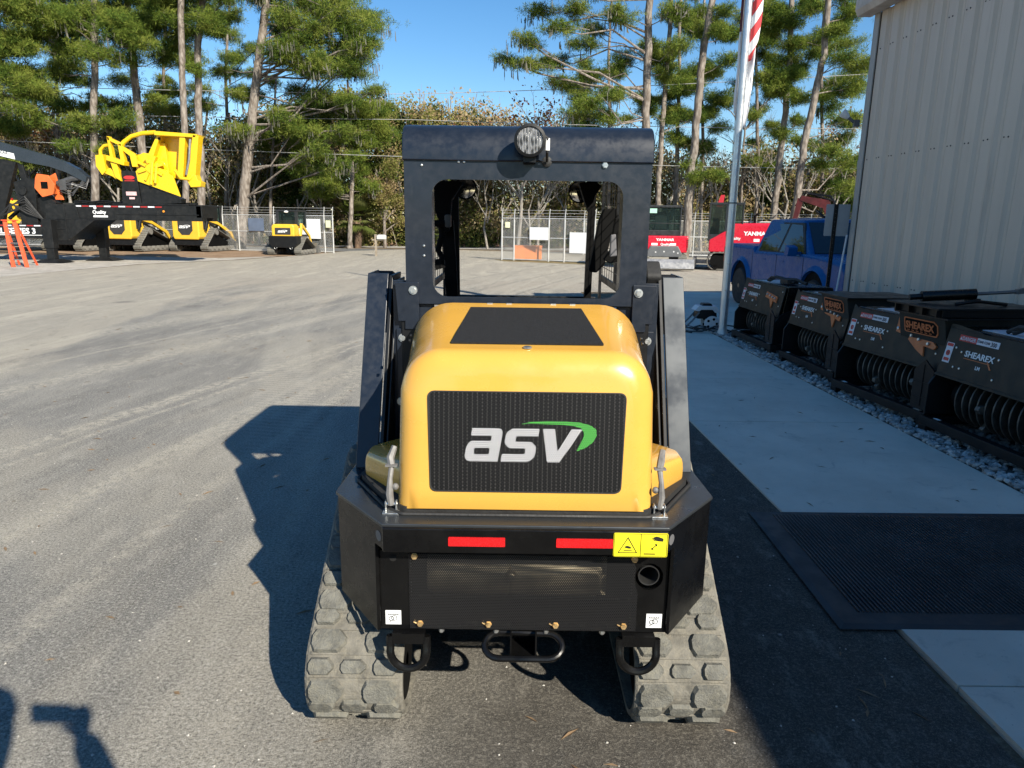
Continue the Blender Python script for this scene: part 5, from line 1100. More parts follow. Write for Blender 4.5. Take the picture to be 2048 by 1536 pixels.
for s in (-1, 1): MB().prism([(-.45,.86), (-.28,1.42), (-.16,1.42), (.8,.88), (1.1,.35), (1.0,.32), (.7,.80), (-.12,1.24), (-.3,.86)], 'x', *sorted((s*.56, s*.64))).build('lift_arm', BLKM if s < 0 else YL2, t, bevel=.01)
for s in (-1, 1): MB().tube([(s*.36+.06*math.cos(a), -.985, .34+.06*math.sin(a)) for a in np.arange(12)*.5236], .015, 6, closed=True).build('tie_down_ring', STEEL, t)
MB().ball((0,-.43,1.93), (.10,.04,.05)).build('work_light', WHITE, t); MB().prism([(1.2,.02), (1.7,.02), (1.65,.10), (1.3,.5), (1.2,.5)], 'x', -.82, .82).build('bucket', STEEL, t)
# ================================================================ TRAILER WITH LOG LOADER
TX, TY = -16.3, 26.0
TB = M('trailer_black', (.009,.0095,.010), .38, var=.25, dust=.18, dcol=(.06,.057,.05), spec=.3); TM = Matrix.Translation((-TX, -TY, 0))
def tm(): return MB(TM)
tr = thing('gooseneck_trailer', 'long black heavy trailer standing on its landing legs at the left', 'trailer', (TX, TY, 0))
k = tm(); k.box((-16.35,25.9,1.50), (-11.12,26.35,2.03)); k.box((-16.35,26.9,1.50), (-11.12,27.3,2.03)); k.box((-11.3,25.9,1.62), (-11.1,27.3,2.05)); k.box((-16.2,26.35,1.96), (-11.3,26.9,2.02)); k.box((-14.2,25.885,1.52), (-14.16,25.9,2.0))
for x in (-13.3,-12.7,-12.1): k.box((x,25.885,1.70), (x+.04,25.9,2.0))
k.box((-14.1,25.88,1.70), (-11.2,25.9,1.73)); bm_ = k.build('gooseneck_beam', TB, tr, bevel=.01)
k = tm(); k.prism([(-16.62,2.03), (-15.55,2.03), (-15.45,1.52), (-14.95,1.50), (-15.95,.78), (-16.66,.74)], 'y', 25.86, 27.35); k.prism([(-15.55,1.52), (-14.90,1.50), (-15.85,.82), (-15.98,.90)], 'y', 25.84, 25.86)
k.box((-16.3,25.845,1.5), (-15.2,25.858,1.53)); k.box((-16.3,25.845,1.15), (-15.5,25.858,1.18)); k.box((-15.98,25.842,.8), (-15.94,25.858,2.0)); k.build('front_knee', TB, tr, bevel=.012)
for (x, y) in ((-16.47,25.7), (-15.55,27.35)):
    k = tm(); k.box((x-.14,y-.12,.10), (x+.14,y+.12,.85 if y < 26 else 1.5)); k.box((x-.17,y-.15,.5), (x+.17,y+.15,1.5)); k.prism([(x-.55,y-.40), (x+.55,y-.40), (x+.55,y+.40), (x-.55,y+.40)], 'z', .0, .12, taper=[(x-.25,y-.2), (x+.25,y-.2), (x+.25,y+.2), (x-.25,y+.2)]); k.build('landing_leg', TB, tr, bevel=.01)
k = tm(); k.box((-24,26.1,.82), (-16.6,26.3,1.32)); k.box((-24,27.4,.82), (-16.6,27.6,1.32)); k.box((-24,26.3,1.24), (-16.6,27.4,1.30)); k.build('trailer_bed', TB, tr, bevel=.01)
rw = [tm(), tm()]
for i in range(14):
    x = -15.85+i*.26
    if x < -12.7: rw[i % 2].box((x,25.884,1.955), (x+.23,25.898,2.0))
for i in range(12):
    x = -19.6+i*.26; rw[i % 2].box((x,26.085,1.25), (x+.23,26.098,1.29))
rw[0].build('red_reflective_tape', M('tape_red', (.30,.02,.02), .4), bm_); rw[1].build('white_reflective_tape', SWHT, bm_)
text('bed_lettering', 'TOTAL SERIES 3', WHITE, tr, (-19.30-TX+.0, 26.09-TY, .99), .27, (90,0,0), .003, .03, 0, 1.10); k = tm(); k.box((-18.6,26.085,.925), (-16.75,26.098,.945)); k.build('lettering_rule', WHITE, tr)
text('dealer_lettering', 'Quality', WHITE, tr, (-14.98-TX, 25.89-TY, 1.72), .17, (90,0,0), .003, .02, 0, .95); k = tm(); k.box((-14.96,25.884,1.60), (-14.45,25.894,1.66)); k.ball((-14.88,25.89,1.92), (.05,.008,.05)); k.build('dealer_mark', WHITE, tr)
MB(TM).lathe([(.04,0), (.04,-.02), (0,-.03)], (-12.45,25.9,1.83), 'y', 10).build('marker_lamp', M('amber_lamp', (.7,.25,.02), .3), tr)
# log loader (boom, strut, turret) standing on the trailer
ll = thing('log_loader', 'black knuckleboom log loader with curved boom on the trailer at far left', 'log loader', (-18.2, 27.0, 1.3)); LM_ = Matrix.Translation((18.2, -27.0, -1.3))
def lm2(): return MB(LM_)
k = lm2(); bt = [(-19.6,4.45), (-18.68,4.22), (-17.63,3.94), (-16.9,3.74), (-16.35,3.54), (-15.9,3.30), (-15.60,3.02)]; bo = [(-19.6,3.92), (-18.70,3.70), (-17.70,3.50), (-16.9,3.36), (-16.3,3.16), (-15.85,2.92), (-15.66,2.84)]
for i in range(6): k.prism([bt[i], bt[i+1], bo[i+1], bo[i]], 'y', 26.85, 27.15)
k.build('boom', M('boom_navy', (.02,.026,.036), .3, coat=.3), ll)
k = lm2(); k.box((-19.3,26.842,3.62), (-18.15,26.848,3.87)) if 0 else k.prism([(-19.3,4.06), (-18.14,3.80), (-18.12,3.60), (-19.3,3.86)], 'y', 26.842, 26.848); lab = k.build('boom_label', WHITE, ll)
text('label_lettering', 'STAY CLEAR', SINK, lab, (-19.22+18.2, -.16, 2.62), .15, (90,11,0), .001, .02, 0, 1.05)
k = lm2(); k.prism([(-18.72,3.62), (-18.15,3.50), (-18.75,1.95), (-18.95,1.3), (-19.25,1.3), (-19.1,2.0)], 'y', 26.9, 27.1); k.prism([(-18.15,3.50), (-17.95,3.4), (-17.80,2.6), (-18.05,2.6)], 'y', 26.95, 27.05); k.build('boom_strut', TB, ll, bevel=.01)
k = lm2(); k.prism([(-18.1,1.3), (-17.5,1.3), (-17.45,2.5), (-17.25,2.75), (-17.7,2.95), (-18.2,2.8), (-18.15,2.2)], 'y', 26.7, 27.3); k.prism([(-17.5,1.32), (-17.0,1.32), (-16.8,2.1), (-17.2,2.4), (-17.5,2.2)], 'y', 26.8, 27.2); k.cyl((-17.9,26.65,2.5), (-17.9,27.35,2.5), .16, 14); k.cyl((-18.6,26.8,1.5), (-17.2,26.8,2.6), .07, 8); k.build('turret', TB, ll, bevel=.01)
k = lm2(); rng = random.Random(2)
for i in range(7):
    a = rng.uniform(-.15,.15); k.tube([(-18.9+i*.1,26.6,1.5+.05*i), (-18.3,26.55,1.9+a), (-17.8,26.6,1.7+.1*i), (-17.3,26.7,1.5)], .03, 5)
k.build('hydraulic_hoses', RUBD, ll)
k = lm2(); k.prism(fillet([(-17.25,3.10), (-16.85,3.05), (-16.65,2.72), (-16.75,2.38), (-17.15,2.28), (-17.40,2.60), (-17.33,2.95)], .05), 'y', 26.60, 26.68); k.prism([(-17.1,3.0), (-16.8,3.15), (-16.6,2.2), (-16.9,2.2)], 'y', 26.95, 27.0); k.box((-17.2,26.68,2.4), (-16.8,26.95,2.9))
ob = k.build('orange_grab_plate', M('signal_orange', (.62,.13,.03), .4, var=.1), ll, bevel=.01); lm2().box((-17.14,26.585,2.58), (-16.9,26.6,2.82)).build('plate_window', BLKD, ob)
k = lm2(); k.tube([(-16.7,26.9,2.75), (-16.2,26.95,2.95), (-15.75,27,3.0)], [.13,.11,.08], 8)
for i in range(6): k.tube([(-16.65,26.85,2.9-.08*i), (-16.1,26.7,2.75-.06*i+.1*math.sin(i)), (-15.7,26.9,2.6+.08*i), (-15.62,27,2.95)], .022, 5)
k.cbox((-16.45,26.9,2.72), (.25,.3,.35)); k.build('rotator_linkage', M('linkage_steel', (.09,.09,.09), .4, metal=.4), ll)
k = tm(); rng = random.Random(9)
for i in range(16): x = -15.9+i*.28; k.cbox((x,26.7,2.09+.03*rng.random()), (.2,.25,.10+.08*rng.random()))
k.tube([(-15.9+i*.3,26.45,2.12+.05*rng.random()) for i in range(13)], .03, 5); k.build('deck_fittings', TB, tr)
# stand and yellow felling head
sd_ = thing('head_stand', 'black steel stand with red emblem sticker on the trailer beam', 'stand', (-13.7, 26.3, 2.03)); SM_ = Matrix.Translation((13.7, -26.3, -2.03))
k = MB(SM_); k.prism([(-14.0,2.05), (-13.32,2.05), (-13.40,3.20), (-13.92,3.22)], 'y', 26.1, 26.6); k.prism([(-13.32,2.05), (-11.92,2.12), (-11.90,2.28), (-13.36,2.86)], 'y', 26.15, 26.55); k.box((-14.3,26.0,2.035), (-11.6,26.7,2.09)); k.build('stand_body', TB, sd_, bevel=.01)
k = MB(SM_); k.ball((-13.66,26.095,2.98), (.20,.008,.07)); k.box((-13.83,26.088,2.86), (-13.48,26.096,2.885)); k.build('red_emblem', SREDS, sd_)
k = MB(SM_); k.box((-13.82,26.088,2.37), (-13.45,26.096,2.50)); k.box((-13.72,26.088,2.24), (-13.53,26.096,2.31)); k.build('warning_sticker', M('pinkish_sticker', (.65,.42,.42), .5), sd_)
fh = thing('felling_head', 'bright yellow tree felling head lying on the black stand', 'felling head', (-13.0, 26.3, 2.3)); FM = Matrix.Translation((13.0, -26.3, -2.3))
FY = M('felling_yellow', (.72,.46,.008), .33, var=.04, coat=.3); 
def fm(): return MB(FM)
k = fm()
k.prism([(-12.55,4.40), (-11.75,4.46), (-11.72,3.10), (-12.05,2.95), (-12.95,3.15), (-13.15,3.55)], 'y', 26.65, 26.72)     # back plate of the pocket
k.prism([(-12.62,4.56), (-11.10,4.47), (-11.18,4.36), (-12.60,4.42)], 'y', 26.05, 26.72)                                     # top shelf
k.prism([(-12.60,4.42), (-12.48,4.42), (-12.93,3.35), (-13.15,3.45)], 'y', 26.2, 26.66)
k.prism([(-11.75,4.42), (-11.55,4.42), (-11.75,3.0), (-11.95,3.0)], 'y', 26.1, 26.66)
k.prism([(-11.26,4.45), (-11.06,4.42), (-11.28,3.10), (-11.22,2.92), (-11.10,2.86), (-11.14,2.70), (-11.48,2.68), (-11.62,2.95)], 'y', 26.05, 26.45)
k.prism([(-13.40,3.20), (-12.9,3.55), (-12.1,3.05), (-11.9,2.35), (-13.36,2.86)], 'y', 26.08, 26.16)                           # saw plate skirt
hdm = k.build('head_frame', FY, fh, bevel=.012)
k = fm(); k.prism([(-13.55,3.72), (-13.25,3.86), (-12.80,3.80), (-12.62,4.2), (-12.45,4.2), (-12.40,3.2), (-12.6,2.9), (-13.38,2.95), (-13.5,3.3)], 'y', 26.45, 26.64); k.prism([(-13.45,3.45), (-12.9,3.5), (-12.3,3.2), (-12.2,2.75), (-13.35,2.95)], 'y', 26.2, 26.45); k.build('saw_housing', FY, fh, bevel=.012)
k = fm(); arc = [(-13.9+.0,4.0), (-13.75,4.22), (-13.45,4.42), (-13.05,4.53), (-12.6,4.56)]
k.tube([(x,26.15,z-.04) for x, z in arc], .075, 8); k.tube([(x,26.15,z) for x, z in [(-14.62,3.55), (-14.60,3.90), (-14.45,4.05), (-14.25,4.08)]], .06, 8); k.build('guard_hoop', FY, fh, smooth=True)
k = fm(); k.prism([(-14.28,4.36), (-14.20,4.36), (-14.12,3.55), (-14.22,3.5)], 'y', 26.05, 26.25); k.prism([(-14.28,4.36), (-13.75,4.12), (-13.78,4.02), (-14.26,4.24)], 'y', 26.05, 26.25); k.prism([(-13.92,4.10), (-13.80,4.12), (-13.72,3.4), (-13.86,3.4)], 'y', 26.05, 26.25); k.prism([(-13.80,4.05), (-13.38,3.80), (-13.3,3.35), (-13.5,3.35), (-13.55,3.72), (-13.82,3.92)], 'y', 26.08, 26.22); k.prism([(-13.4,3.78), (-13.0,3.78), (-12.85,3.35), (-13.35,3.2)], 'y', 26.3, 26.5)
k.build('gusset_frame', FY, fh, bevel=.008)
k = fm(); k.prism([(-14.72,3.72), (-14.45,3.75), (-14.40,3.2), (-14.55,3.05), (-14.74,3.35)], 'y', 26.0, 26.35); k.prism([(-14.30,3.72), (-13.70,3.52), (-13.72,3.38), (-14.32,3.55)], 'y', 25.95, 26.3); k.prism([(-14.22,3.5), (-14.0,3.45), (-13.9,2.85), (-14.1,2.98)], 'y', 26.0, 26.2); k.prism([(-14.55,3.15), (-14.2,3.0), (-14.12,2.92), (-13.98,3.0), (-14.3,3.3)], 'y', 26.05, 26.15)
k.build('mount_claw', FY, fh, bevel=.008)
k = fm(); k.lathe([(.0,-.34), (.16,-.34), (.20,-.26), (.30,-.24), (.36,-.10), (.40,0), (.40,.1), (0,.1)], (-12.85,26.4,3.30), 'y', 24)
for j in range(8): a = j*.785+.3; k.prism([(-12.85+.18*math.cos(a-.2), 3.30+.18*math.sin(a-.2)), (-12.85+.46*math.cos(a-.09), 3.30+.46*math.sin(a-.09)), (-12.85+.46*math.cos(a+.09), 3.30+.46*math.sin(a+.09)), (-12.85+.18*math.cos(a+.2), 3.30+.18*math.sin(a+.2))], 'y', 26.02, 26.2)
k.cyl((-12.85,26.0,2.75), (-12.75,26.05,3.5), .05, 8); k.cyl((-12.7,26.0,2.8), (-12.62,26.05,3.4), .05, 8); k.build('saw_motor', FY, fh, smooth=True, ang=30)
k = fm(); k.tube([(-11.35,26.03,4.3), (-11.45,26.03,3.6), (-11.6,26.05,3.1)], .045, 8); k.build('clamp_ram', STEEL, fh, smooth=True); k = fm(); k.tube([(-12.0,26.08,3.25), (-11.8,26.05,2.98), (-11.5,26.04,2.95), (-11.35,26.1,3.1)], .06, 8); k.build('clamp_arm', FY, fh, smooth=True)
k = fm(); [k.lathe([(.05,0), (.05,-.02)], (x,26.195,z), 'y', 8) for x, z in ((-12.5,4.32), (-14.48,3.45), (-14.05,3.2))]; k.build('pin_holes', BLKD, fh)
# orange stepladder
ld = thing('stepladder', 'orange stepladder standing on the gravel in front of the trailer', 'ladder', (-16.1, 23.2, 0)); LO = M('ladder_orange', (.72,.10,.035), .45, var=.08)
for nme, P_ in (('front_rail', ((-.10,.0,0), (-.42,.35,1.46))), ('front_rail', ((.34,.0,0), (-.12,.35,1.46))), ('rear_rail', ((-.55,.95,0), (-.46,.40,1.42))), ('rear_rail', ((.05,.95,0), (-.12,.40,1.42)))):
    k = MB(); a, b = Vector(P_[0]), Vector(P_[1]); w = .062 if nme[0] == 'f' else .03; k.add([a+Vector((-w,0,0)), a+Vector((w,0,0)), a+Vector((w,.035,0)), a+Vector((-w,.035,0)), b+Vector((-w,0,0)), b+Vector((w,0,0)), b+Vector((w,.035,0)), b+Vector((-w,.035,0))], [(0,3,2,1), (4,5,6,7), (0,1,5,4), (1,2,6,5), (2,3,7,6), (3,0,4,7)]); k.build(nme, LO, ld)
for j in range(5):
    f = (j+.9)/5.6; k = MB(); k.box((-.06-.32*f,.35*f-.02,1.46*f-.012), (.30-.46*f,.35*f+.08,1.46*f+.012)); k.build('step', STEEL, ld)
MB().box((-.50,.30,1.46), (-.05,.48,1.49)).build('ladder_top', LO, ld)
# ================================================================ FENCES, MAILBOX, WIRES
GALV = M('galvanised_pipe', (.50,.50,.48), .45, metal=.35, var=.1)
def W_(px, py, Y):
    # survey helper: point at distance Y seen in the direction of photo pixel (px, py)
    m = cam.matrix_world.to_3x3(); d = m @ Vector(((px-1024)/1420., -(py-768)/1420., -1)); return Vector((0,0,CAMH)) + d*(Y/d.y)
def chain_mat():
    m, nt, p = nm('chain_link_wire'); sx = N(nt, 'ShaderNodeSeparateXYZ'); nt.links.new(objco(nt), sx.inputs[0])
    h = mth(nt, 'ADD', sx.outputs['X'], sx.outputs['Y'])
    def ln(sg):
        a = mth(nt, 'ADD', h, mth(nt, 'MULTIPLY', sx.outputs['Z'], sg)); f = mth(nt, 'FRACT', mth(nt, 'ADD', mth(nt, 'DIVIDE', a, .075), 900)); return mth(nt, 'LESS_THAN', f, .11)
    l = mth(nt, 'MAXIMUM', ln(1), ln(-1)); p.inputs['Base Color'].default_value = (.45,.46,.45,1); p.inputs['Roughness'].default_value = .5
    tr = N(nt, 'ShaderNodeBsdfTransparent'); mx = N(nt, 'ShaderNodeMixShader'); nt.links.new(l, mx.inputs[0]); nt.links.new(tr.outputs[0], mx.inputs[1]); nt.links.new(p.outputs[0], mx.inputs[2])
    nt.links.new(mx.outputs[0], nt.nodes['Material Output'].inputs[0]); return m
CHAIN = chain_mat()
def fence(label, P, h=1.85, posts=None, rails=(.06,.98,1.78), barb=True, cat='fence', name='chain_link_fence', step=1.6):
    o = Vector(P[0]); t = thing(name, label, cat, (o.x, o.y, 0)); rl = MB(); ms = MB(); bw_ = MB()
    for a, b in zip(P[:-1], P[1:]):
        a = Vector((*a, 0))-Vector((o.x, o.y, 0)); b = Vector((*b, 0))-Vector((o.x, o.y, 0)); L = (b-a).length; n = max(1, round(L/step))
        for i in range(n+1):
            if i == 0 and a.length > .01: continue
            q = a.lerp(b, i/n); k = MB(); k.cyl(q, q+Vector((0,0,h)), .034, 8); k.tube([q+Vector((0,0,h)), q+Vector((0,0,h+.04)), q+Vector((.03,.02,h+.42))], .018, 6); k.build('fence_post', GALV, t)
        for z in rails: rl.cyl(a+Vector((0,0,z)), b+Vector((0,0,z)), .024, 6)
        ms.add([a+Vector((0,0,.05)), b+Vector((0,0,.05)), b+Vector((0,0,h)), a+Vector((0,0,h))], [(0,1,2,3)])
        if barb:
            for z in (.12, .24, .36): bw_.cyl(a+Vector((.02,.01,h+z)), b+Vector((.02,.01,h+z)), .008, 4)
    rl.build('rails', GALV, t); ms.build('wire_mesh', CHAIN, t, recalc=False)
    if barb: bw_.build('barbed_wire', GALV, t)
    return t
fence('sliding chain link gate with barbed wire at the left, banners hung on it', [(-14.65,36.55), (-13.83,36.4), (-11.9,36.0), (-9.28,35.5), (-8.84,35.4)], 1.78, step=3)
fence('chain link gate panel on the right, seen through the cab window', [(-.52,31.2), (-.0,31.0), (1.46,30.4), (2.10,30.15), (3.3,29.66)], 1.75, step=3)
fence('chain link fence behind the red excavators and pine trunks', [(3.6,37.5), (12,37.0), (30,36.5)], 1.8, step=3)
fence('chain link fence running behind the yellow loaders', [(-14.9,36.6), (-22,38.2), (-34,40)], 1.8, step=3)
def board(name, label, cat, x0, x1, z0, z1, Y, mat, yt=None, grp=None):
    yt = Y if yt is None else yt; x0, x1 = sorted((x0, x1)); o = thing(name, label, cat, ((x0+x1)/2, (Y+yt)/2, z0), 0, grp) if 0 else None
    a = math.atan2(yt-Y, x1-x0); w = math.hypot(x1-x0, yt-Y)/2; k = MB(); k.box((-w,-.012,0), (w,.012,z1-z0)); ob = k.build(name, mat); ob.location = ((x0+x1)/2, (Y+yt)/2, z0); ob.rotation_euler.z = a
    return tag(ob, label, cat, grp)
BANW = M('banner_white', (.66,.67,.68), .6, var=.06, vs=2)
board('banner', 'slate blue banner hanging on the left gate', 'banner', -13.25, -12.42, 1.0, 1.62, 36.22, M('banner_slate', (.10,.13,.19), .6), 36.05)
board('banner', 'wide white banner on the left gate beside the small loader', 'banner', -10.75, -9.45, .68, 1.62, 35.68, BANW, 35.42)
board('banner', 'smaller white banner high on the right gate', 'banner', .66, 1.43, .90, 1.42, 30.62, BANW, 30.30)
board('banner', 'larger white banner low on the right end of the right gate', 'banner', 2.30, 3.05, .40, 1.24, 29.95, BANW, 29.65)
board('notice_sign', 'small pale notice sign on the right post of the left gate', 'sign', -9.15, -8.92, 1.22, 1.56, 35.3, M('sign_pale', (.55,.56,.36), .5))
board('notice_sign', 'small pale notice sign on the left post of the right gate', 'sign', -.38, -.18, 1.38, 1.62, 31.05, M('sign_pale', (.55,.56,.36), .5))
og = thing('toolbox', 'orange box standing on the ground behind the right gate', 'box', (.62, 31.3, 0)); k = MB(); k.box((-.58,-.3,.06), (.58,.3,.58)); k.build('box_body', M('box_orange', (.66,.20,.05), .55), og, bevel=.02); k = MB(); k.box((-.60,-.32,.58), (.60,.32,.64)); k.build('lid', M('box_orange', (.66,.20,.05), .55), og, bevel=.01)
k = MB(); k.box((-.5,-.25,0), (-.3,.25,.06)); k.box((.3,-.25,0), (.5,.25,.06)); k.build('feet', BLKD, og)
mbx = thing('mailbox', 'grey mailbox on a wooden post by the road, left of the cab', 'mailbox', (-6.34, 33.2, 0))
MB().box((-.05,-.05,0), (.05,.05,.98)).build('post', M('post_wood', (.24,.20,.15), .8, var=.2, vs=8), mbx); MB().box((-.18,-.04,.70), (.36,.04,.76)).build('arm', M('post_wood', (.24,.20,.15)), mbx)
MB().prism([(.06,.76), (.48,.76), (.48,.92), (.40,.97), (.14,.97), (.06,.92)], 'y', -.12, .12).build('letter_box', M('box_grey', (.45,.45,.43), .5), mbx, bevel=.02)
# utility wires, poles outside the frame carry them
def wire(pts, r=.016):
    k = MB(); P = [Vector(p) for p in pts]; out = []
    for a, b in zip(P[:-1], P[1:]):
        for i in range(12): t = i/12; q = a.lerp(b, t); q.z -= 4*t*(1-t)*(b-a).length*.004; out.append(q)
    out.append(P[-1]); k.tube(out, r, 5); return k
WIRE = M('weathered_cable', (.30,.30,.29), .6)
for lb, pts in (('highest overhead cable crossing the sky above the road', [(-46,36,8.05), (-5.4,39,7.95), (17.6,39,9.2), (46,39,10.9)]), ('second overhead cable from the top, just above the cab roof', [(-46,39.5,7.2), (-5.5,39.3,6.75), (17.4,39.3,6.6), (46,39.3,6.9)]), ('lowest overhead cable passing behind the cab frame', [(-46,38,6.1), (-5.5,38.8,4.85), (17.6,38.8,4.55), (46,38.8,5.2)])):
    tag(wire(pts).build('overhead_cable', WIRE), lb, 'cable', 'overhead cables above the road')
for x, y, h, lb in ((-46, 38, 9.5, 'wooden utility pole far beyond the left edge'), (46, 39, 11.5, 'wooden utility pole far beyond the right edge')):
    tag(MB().tube([(x,y,0), (x,y,h)], [.16,.11], 10).build('utility_pole', M('pole_wood', (.18,.14,.10), .9)), lb, 'utility pole')
# ================================================================ VEGETATION
def leafmat(name, stops, tr=.3):
    m = bpy.data.materials.new(name); m.use_nodes = True; nt = m.node_tree; nt.nodes.clear(); out = N(nt, 'ShaderNodeOutputMaterial')
    a = N(nt, 'ShaderNodeAttribute', attribute_name='tint'); cr = N(nt, 'ShaderNodeValToRGB'); nt.links.new(a.outputs['Fac'], cr.inputs[0]); e = cr.color_ramp.elements
    e[0].position, e[0].color = stops[0][0], (*stops[0][1], 1); e[1].position, e[1].color = stops[-1][0], (*stops[-1][1], 1)
    for p_, c in stops[1:-1]: q = e.new(p_); q.color = (*c, 1)
    d = N(nt, 'ShaderNodeBsdfDiffuse'); t = N(nt, 'ShaderNodeBsdfTranslucent'); mx = N(nt, 'ShaderNodeMixShader'); mx.inputs[0].default_value = tr
    nt.links.new(cr.outputs[0], d.inputs[0]); nt.links.new(cr.outputs[0], t.inputs[0]); nt.links.new(d.outputs[0], mx.inputs[1]); nt.links.new(t.outputs[0], mx.inputs[2]); nt.links.new(mx.outputs[0], out.inputs[0]); return m
NEED = leafmat('pine_needles', [(0, (.018,.038,.012)), (.4, (.06,.105,.022)), (.7, (.15,.205,.035)), (1, (.23,.255,.055))])
MOSS = leafmat('spanish_moss', [(0, (.12,.12,.095)), (1, (.22,.21,.17))])
MIXL = leafmat('mixed_thicket_leaves', tr=.4, stops=[(0, (.035,.05,.015)), (.25, (.10,.12,.03)), (.42, (.20,.205,.055)), (.56, (.27,.23,.09)), (.72, (.30,.22,.12)), (.88, (.40,.31,.18)), (1, (.46,.38,.24))])
DKL = leafmat('dark_evergreen_leaves', [(0, (.02,.038,.013)), (.5, (.055,.085,.024)), (1, (.13,.155,.045))])
RUST = leafmat('rusty_leaves', [(0, (.16,.06,.03)), (.5, (.24,.10,.05)), (1, (.30,.17,.09))])
PALM = leafmat('palm_fronds', [(0, (.05,.07,.02)), (.5, (.12,.15,.035)), (1, (.22,.22,.09))])
def bark(name, c1, c2, sc=9):
    m, nt, p = nm(name); v = N(nt, 'ShaderNodeTexVoronoi'); v.inputs['Scale'].default_value = sc; nt.links.new(objco(nt, (1, 1, .35)), v.inputs['Vector'])
    n = noise(nt, 6, 6, .7, objco(nt, (1, 1, .3))); f = mth(nt, 'MULTIPLY', ramp(nt, v.outputs['Distance'], .1, .6), ramp(nt, n, .3, .6)); nt.links.new(mix(nt, f, c1, c2), p.inputs['Base Color']); p.inputs['Roughness'].default_value = .9
    nt.links.new(bumpn(nt, v.outputs['Distance'], .8, .03), p.inputs['Normal']); return m
BARK = bark('pine_bark', (.27,.235,.20), (.12,.095,.075)); TWIG = bark('grey_twig_bark', (.30,.27,.235), (.17,.15,.125), 14)
def cloud(name, V, F, T, mat, parent=None):
    me = bpy.data.meshes.new(name); V = np.asarray(V, dtype=np.float32); F = np.asarray(F, dtype=np.int32); nv, nf, k = len(V), len(F), F.shape[1]
    me.vertices.add(nv); me.vertices.foreach_set('co', V.ravel()); me.loops.add(nf*k); me.loops.foreach_set('vertex_index', F.ravel()); me.polygons.add(nf)
    me.polygons.foreach_set('loop_start', np.arange(nf, dtype=np.int32)*k); me.update(calc_edges=True)
    at = me.attributes.new('tint', 'FLOAT', 'POINT'); at.data.foreach_set('value', np.asarray(T, dtype=np.float32)); me.materials.append(mat)
    o = bpy.data.objects.new(name, me); COL.objects.link(o); o.parent = parent; return o
def tufts(C, T, rng, nb=14, L=.25, w=.019, up=.35):
    C = np.asarray(C); n = len(C); D = rng.normal(size=(n, nb, 3)); D[..., 2] += up; D /= np.linalg.norm(D, axis=2, keepdims=True)
    S = rng.normal(size=(n, nb, 3)); S = np.cross(D, S); S /= np.linalg.norm(S, axis=2, keepdims=True)+1e-6
    ln = L*(.6+.6*rng.rand(n, nb, 1)); base = C[:, None, :]+D*ln*.1; tip = C[:, None, :]+D*ln; mid = C[:, None, :]+D*ln*.55
    V = np.stack([base, mid+S*w*.5, tip, mid-S*w*.5], axis=2).reshape(-1, 3); F = np.arange(len(V)).reshape(-1, 4)
    TT = np.repeat(np.clip(np.asarray(T)+0, 0, 1), nb*4); TT = np.clip(TT+rng.normal(size=len(TT)//4).repeat(4)*.10, 0, 1); return V, F, TT
def quads(C, T, rng, s=.16, asp=.6, bias=.8):
    # leaf normals lean to the sun's side, a tilt put in to brighten foliage
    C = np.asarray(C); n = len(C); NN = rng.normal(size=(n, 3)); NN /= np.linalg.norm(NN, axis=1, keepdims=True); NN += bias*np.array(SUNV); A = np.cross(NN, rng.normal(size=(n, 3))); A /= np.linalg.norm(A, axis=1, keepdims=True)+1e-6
    B = np.cross(NN, A); B /= np.linalg.norm(B, axis=1, keepdims=True)+1e-6
    sz = s*(.5+.9*rng.rand(n, 1)); V = np.stack([C-A*sz, C+B*sz*asp, C+A*sz, C-B*sz*asp], axis=1).reshape(-1, 3); return V, np.arange(len(V)).reshape(-1, 4), np.repeat(np.clip(T, 0, 1), 4)
def spine(pts, z):
    for a, b in zip(pts[:-1], pts[1:]):
        if a[2] <= z <= b[2]: t = (z-a[2])/(b[2]-a[2]+1e-6); return Vector(a).lerp(Vector(b), t)
    return Vector(pts[-1]) if z > pts[-1][2] else Vector(pts[0])
